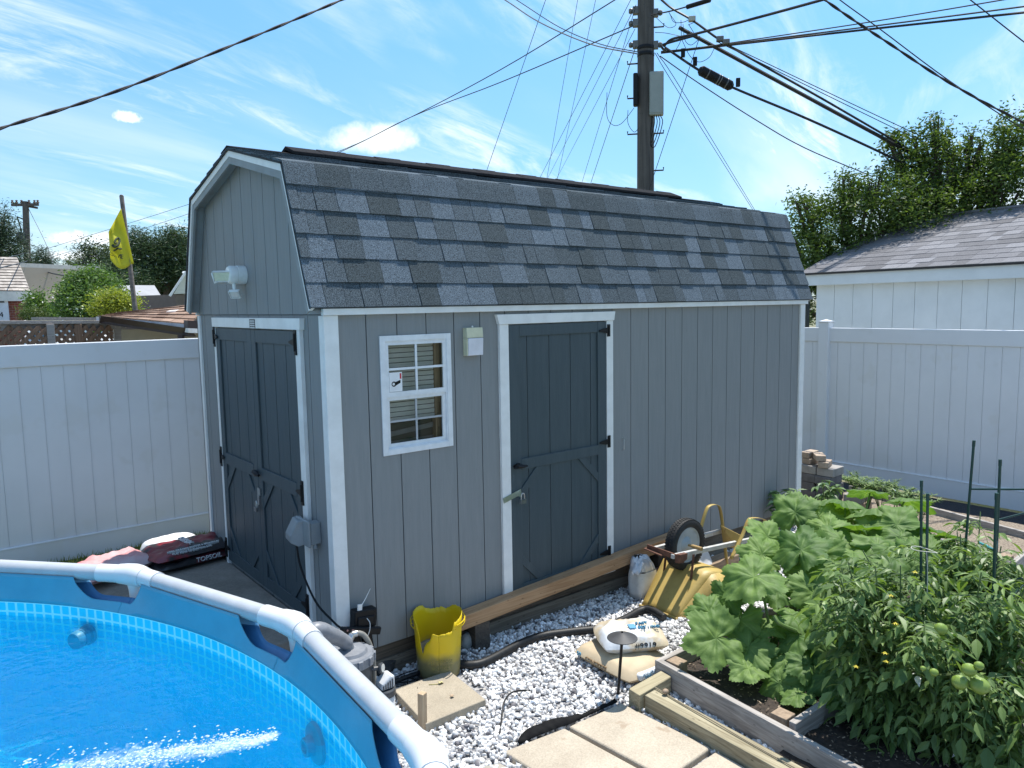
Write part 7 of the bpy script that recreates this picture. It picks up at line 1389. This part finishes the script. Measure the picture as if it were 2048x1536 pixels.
# tan flat-roofed building
tbm = M('stucco_tan', (.40, .34, .28), (.36, .305, .25), rough=.9, scale=1.0, bump=.2, bscale=12)
tn_b = thing('tan_building', PD(140, 640, 36), 'long tan flat-roofed building behind the bushes', 'building'); b = MB(); p, q = PD(-20, 640, 34), PD(212, 640, 37); nn2 = wallbox(b, p, q, 8, GZ2-.6, PD(212, 541, 37)[2]); b.build('wall', tbm, tn_b)
dd_ = (np.array(q)-np.array(p))*V(1, 1, 0); zt2 = PD(212, 541, 37)[2]; b = MB(); b.prism([V(p[0], p[1], zt2), V(q[0], q[1], zt2), V(q[0], q[1], zt2+.16), V(p[0], p[1], zt2+.16)], nn2*.3-0*nn2); b.build('parapet_cap', M('cap_pale', (.55, .53, .50), rough=.7), tn_b)
b = MB(); o = PD(203, 548, 36.8); b.obox(o, V(.12, .05, 0), V(-.02, .06, 0), V(0, 0, .12)); b.build('wall_vent', black_metal, tn_b)
b = MB(); o = PD(106, 614, 35.5); b.obox(o, V(.6, .2, 0), V(-.1, .3, 0), V(0, 0, .16)); b.build('white_ledge', white_paint, tn_b)
# little green shed with a grey roof, white gable house
gsx = thing('green_shed', PD(275, 615, 24), 'small grey-green outbuilding with pale grey roof', 'shed'); b = MB(); p, q = PD(224, 615, 23.5), PD(325, 615, 24.5); nn3 = wallbox(b, p, q, 4, GZ2-.4, PD(300, 601, 24)[2]); b.build('wall', M('greygreen', (.17, .22, .20), (.14, .185, .17), rough=.8, scale=3), gsx)
b = MB(); e0, e1, r0_, r1_ = PD(215, 601, 23.3), PD(326, 602, 24.3), PD(222, 575, 26), PD(309, 575, 26.6); b.hexa([e0, e1, r1_, r0_, e0+V(0, 0, .07), e1+V(0, 0, .07), r1_+V(0, 0, .07), r0_+V(0, 0, .07)]); b.build('roof', M('pale_roof', (.33, .33, .34), (.27, .27, .28), rough=.9, scale=2.5), gsx); b = MB(); o = PD(291, 611, 23.6); b.obox(o, V(.35, .1, 0), V(-.01, .03, 0), V(0, 0, .09)); b.build('brown_panel', M('rust_panel', (.30, .14, .07), rough=.8), gsx)
gh = thing('gabled_house', PD(365, 610, 20), 'white sided gable end peeping out beside the shed', 'house'); b = MB(); ap, lf_, rg = PD(371, 549, 20), PD(347, 588, 20), PD(400, 586, 20.5); b.prism([lf_, rg, ap], (1, 3, 0)); b.build('gable', M('clap_white', (.62, .68, .72), (.54, .6, .64), rough=.6, scale=2, stretch=(.3, .3, 18)), gh)
b = MB(); wallbox(b, PD(353, 610, 20.1), PD(400, 610, 20.5), 3, GZ2, lf_[2]-.01); b.build('wall', M('porch_brown', (.16, .13, .11), rough=.8), gh)
b = MB(); b.bar(lf_+V(-.1, -.05, -.05), ap+V(0, -.05, .06), .2, .05); b.bar(ap+V(0, -.05, .06), rg+V(.1, -.05, -.05), .2, .05); b.build('roof_edge', white_paint, gh)
# parked car
carp = thing('parked_car', PD(131, 655, 19), 'silver-white car parked behind the lattice, windscreen towards us', 'car')
cdv = tocam(PD(131, 640, 19)); cdv[2] = 0; cdv /= np.linalg.norm(cdv); csd = V(-cdv[1], cdv[0], 0); csd = csd if csd@rt > 0 else -csd; zr = PD(131, 627, 19)[2]; o = PD(132, 640, 19); o[2] = 0; carw = M('car_paint', (.62, .63, .64), (.58, .59, .60), rough=.25, spec=.6, coat=.5)
def cpt(x, y, z): return o+csd*x-cdv*y+V(0, 0, z)
b = MB(); z1, z0 = zr-.52, zr-1.35
def loop(y, hw, za, zb, top): return [cpt(-hw, y, za), cpt(hw, y, za), cpt(hw*1.0, y, zb), cpt(hw*.72, y, top), cpt(-hw*.72, y, top), cpt(-hw, y, zb)]
secs = [loop(-2.0, .72, z0+.2, z1-.38, z1-.32), loop(-1.85, .88, z0, z1-.18, z1-.1), loop(-.9, .9, z0, z1-.06, z1+.02), loop(2.2, .9, z0, z1, z1+.03), loop(2.4, .8, z0+.1, z1-.1, z1)]
vs_ = [p for s_ in secs for p in s_]; b.add(vs_, [(i*6+j, i*6+(j+1) % 6, (i+1)*6+(j+1) % 6, (i+1)*6+j) for i in range(4) for j in range(6)]+[tuple(range(5, -1, -1)), tuple(range(24, 30))]); b.build('body', carw, carp, bevel=.05, seg=3)
b = MB(); sec2 = [[cpt(-.78, -.9, z1), cpt(.78, -.9, z1), cpt(.56, -.25, zr-.05), cpt(-.56, -.25, zr-.05)], [cpt(-.80, 2.0, z1), cpt(.80, 2.0, z1), cpt(.60, 1.7, zr), cpt(-.60, 1.7, zr)]]; b.hexa([sec2[0][0], sec2[0][1], sec2[1][1], sec2[1][0], sec2[0][3], sec2[0][2], sec2[1][2], sec2[1][3]]); b.build('cabin', carw, carp, bevel=.06, seg=3)
glass_c = M('car_glass', (.10, .14, .17), (.16, .22, .26), rough=.05, spec=.9, scale=2)
b = MB(); f = -.012; a = [cpt(-.70, -.93, z1+.05), cpt(.70, -.93, z1+.05), cpt(.52, -.31, zr-.10), cpt(-.52, -.31, zr-.10)]; n_ = np.cross(a[1]-a[0], a[3]-a[0]); n_ /= np.linalg.norm(n_); n_ = n_ if n_@cdv > 0 else -n_; b.prism([p+n_*.012 for p in a], n_*.01); b.build('windscreen', glass_c, carp)
for s_ in (-1, 1): b = MB(); a = [cpt(s_*.80, -.55, z1+.06), cpt(s_*.805, 1.6, z1+.06), cpt(s_*.62, 1.4, zr-.08), cpt(s_*.60, -.15, zr-.10)]; b.prism(a, csd*s_*.012); b.build('side_window', black_metal, carp)
for s_ in (-1, 1):
    for y in (-1.3, 1.4): b = MB(); b.lathe([(0, -.1), (.30, -.1), (.34, -.06), (.34, .06), (.30, .1), (0, .1)], cpt(s_*.82, y, z0+.05), 20, axis=csd); b.build('wheel', tyre_m, carp)
    b = MB(); b.ball(cpt(s_*.62, -1.93, z1-.25), (.14, .08, .07)); b.build('headlight', M('lamp_clear', (.7, .72, .74), rough=.1), carp); b = MB(); b.bar(cpt(s_*.5, -.1, zr+.02), cpt(s_*.52, 1.6, zr+.03), .03, .03); b.build('roof_rail', black_metal, carp)
# far utility pole
up2 = V(*PD(56, 600, 42)[:2], GZ2); fpx = thing('utility_pole', up2, 'thin dark utility pole with crossarm and transformer at the far left', 'utility pole'); tp2 = PD(51, 403, 42); b = MB(); b.tube([up2, PD(56, 560, 42), tp2], [.17, .16, .13], 10); b.build('shaft', pole_m, fpx)
c0_ = PD(50, 409, 42); b = MB(); b.bar(c0_-rt*.62+V(0, 0, -.02), c0_+rt*.62+V(0, 0, .0), .1, .12); b.bar(c0_-rt*.45+V(0, .3, .06), c0_+rt*.6+V(0, .3, -.12), .1, .1); b.build('crossarm', MATS['pole_wood'], fpx)
for k in (-.58, -.38, -.15, .2, .45, .6): b = MB(); b.lathe([(.05, 0), (.07, .04), (.03, .08), (.06, .12), (0, .16)], c0_+rt*k+V(0, 0, .06), 8); b.build('insulator', M('insulator', (.10, .06, .05), rough=.3), fpx)
tr_c = PD(43.5, 478, 42); b = MB(); b.lathe([(0, -.28), (.19, -.28), (.21, -.25), (.21, .22), (.16, .30), (0, .31)], tr_c, 14); b.build('transformer', M('transformer', (.05, .055, .06), rough=.5), fpx); b = MB(); b.tube([tr_c+V(0, 0, .3), PD(41, 455, 42), PD(34, 433, 42)], .03, 6); b.bar(PD(33, 433, 42), PD(50, 440, 42), .05, .05); b.build('cutout', black_metal, fpx)
WG2 = 'distant lines behind the left fence'
wire('slack thin guy wire from the far left pole down right', [PD(56, 415, 42), PD(95, 495, 40), PD(118, 570, 36), PD(140, 610, 34)], .012, grp=WG2); wire('thick drooping cable from the far pole across the tan wall', [PD(60, 540, 41), PD(80, 541, 38), PD(115, 549, 33), PD(165, 556, 28)], .025, grp=WG2)
wire('upper wire crossing the brick house roof at the far left', [PD(-60, 545, 14), PD(0, 520, 22), PD(54, 505, 42)], .012, grp=WG2); wire('lower wire crossing the brick house roof at the far left', [PD(-60, 553, 12), PD(0, 536, 15), PD(52, 523, 30), PD(54, 520, 42)], .012, grp=WG2)
# trees and bushes beyond
dk = leafmat('conifer_needle', (.008, .022, .012), (.020, .045, .022), (.05, .09, .04), .1); pine_m = leafmat('pine_needle', (.010, .028, .014), (.030, .065, .028), (.09, .14, .06), .12); bushm = leafmat('bush_leaf', (.030, .075, .018), (.08, .16, .04), (.18, .28, .09), .3); yelm = leafmat('gold_leaf', (.11, .15, .02), (.25, .29, .04), (.40, .42, .09), .35); greym = leafmat('grey_leaf', (.03, .05, .03), (.07, .10, .06), (.14, .18, .11), .2)
tg = 'trees beyond the left fence'
tree('spruce_tree', V(*PD(5, 640, 38)[:2], GZ2), 'dark spruce tree at the extreme left behind the brick house', 'tree', [BL(3, 435, 38, 8, 18, .05), BL(2, 462, 38, 17, 22, .15), BL(5, 492, 38, 26, 22, .25), BL(10, 525, 38, 38, 26, .35), BL(20, 560, 38, 36, 26, .3)], 16000, .15, dk, 41, .2, tg, clump=.24, shape='needle')
tree('spruce_tree', V(*PD(82, 640, 55)[:2], GZ2), 'small rounded conifer standing above the tan building', 'tree', [BL(82, 508, 55, 10, 9, .1), BL(82, 520, 55, 18, 12, .3), BL(84, 534, 55, 22, 14, .35)], 7000, .17, dk, 42, .2, tg, clump=.26, shape='needle')
tree('pine_tree', V(*PD(320, 640, 30)[:2], GZ2), 'big dark pine with layered boughs right of the flag', 'tree', [BL(275, 478, 30, 12, 14, .05), BL(288, 500, 30, 26, 18, .12), BL(350, 480, 30, 22, 16, .10), BL(352, 505, 30, 34, 20, .18), BL(315, 512, 30, 30, 16, .14), BL(300, 545, 30, 40, 20, .2), BL(365, 540, 30, 36, 30, .25), BL(245, 540, 31, 30, 18, .14), BL(330, 575, 31, 50, 24, .25), BL(270, 565, 29, 30, 14, .12), BL(310, 560, 31.5, 60, 34, .3)], 34000, .14, pine_m, 43, .22, tg, clump=.20, shape='needle', limbs=2)
tree('airy_tree', V(*PD(200, 640, 45)[:2], GZ2), 'airy grey-green tree left of the flag with sky showing through', 'tree', [BL(175, 500, 45, 12, 10, .08), BL(205, 505, 45, 18, 14, .15), BL(190, 525, 45, 30, 14, .2), BL(228, 520, 45, 22, 18, .2), BL(230, 542, 44, 26, 14, .2), BL(165, 530, 45, 14, 10, .06)], 7000, .14, greym, 44, .12, tg, clump=.26, limbs=2)
tree('distant_tree', V(*PD(145, 640, 60)[:2], GZ2), 'tiny distant tree on the skyline above the tan building', 'tree', [BL(145, 531, 60, 9, 8, .5), BL(152, 536, 60, 14, 6, .4)], 1600, .16, greym, 45, .1, tg, clump=.3, branches=False)
tree('round_bush', V(*PD(172, 650, 17)[:2], GZ2), 'large rounded green bush behind the parked car', 'bush', [BL(180, 555, 17, 26, 12, .10), BL(176, 575, 17, 38, 20, .28), BL(152, 602, 16.8, 24, 22, .24), BL(190, 605, 16.7, 46, 28, .32), BL(215, 580, 17, 18, 22, .14), BL(172, 625, 16.6, 34, 14, .22)], 24000, .062, bushm, 46, .07, tg, clump=.10)
tree('gold_shrub', V(*PD(240, 640, 15)[:2], GZ2), 'yellow-green shrub at the foot of the flag pole', 'bush', [BL(225, 603, 15, 26, 16, .35), BL(248, 608, 15, 20, 12, .3), BL(210, 618, 15, 22, 10, .2)], 9000, .05, yelm, 47, .04, tg, clump=.08)
tree('small_shrub', V(*PD(70, 645, 18)[:2], GZ2), 'loose green shrub beside the brick house wall', 'bush', [BL(72, 608, 18, 10, 16, .4), BL(92, 627, 18, 15, 10, .4)], 6000, .06, bushm, 48, .05, tg, clump=.08)
tree('clipped_shrub', V(*PD(62, 650, 17)[:2], GZ2), 'low dense dark green mound shrub by the white door', 'bush', [BL(64, 630, 17, 15, 10, .5), BL(74, 635, 17, 18, 8, .4)], 7000, .05, leafmat('yew_leaf', (.03, .07, .015), (.08, .13, .03), (.15, .2, .06), .15), 49, .05, tg, clump=.05, shape='needle')
tree('climbing_vine', V(*PD(59, 640, 41)[:2], GZ2), 'green vine growing up the far left utility pole', 'vine', [BL(58, 560, 41, 7, 20, .4), BL(60, 590, 41, 10, 26, .5)], 3200, .12, bushm, 50, .05, tg, clump=.2, branches=False)
tree('hedge_tree', V(*PD(400, 640, 40)[:2], GZ2), 'dark tree mass hidden behind the shed gable', 'tree', [BL(400, 520, 40, 60, 50, .5)], 7000, .18, dk, 51, .2, tg, clump=.3)
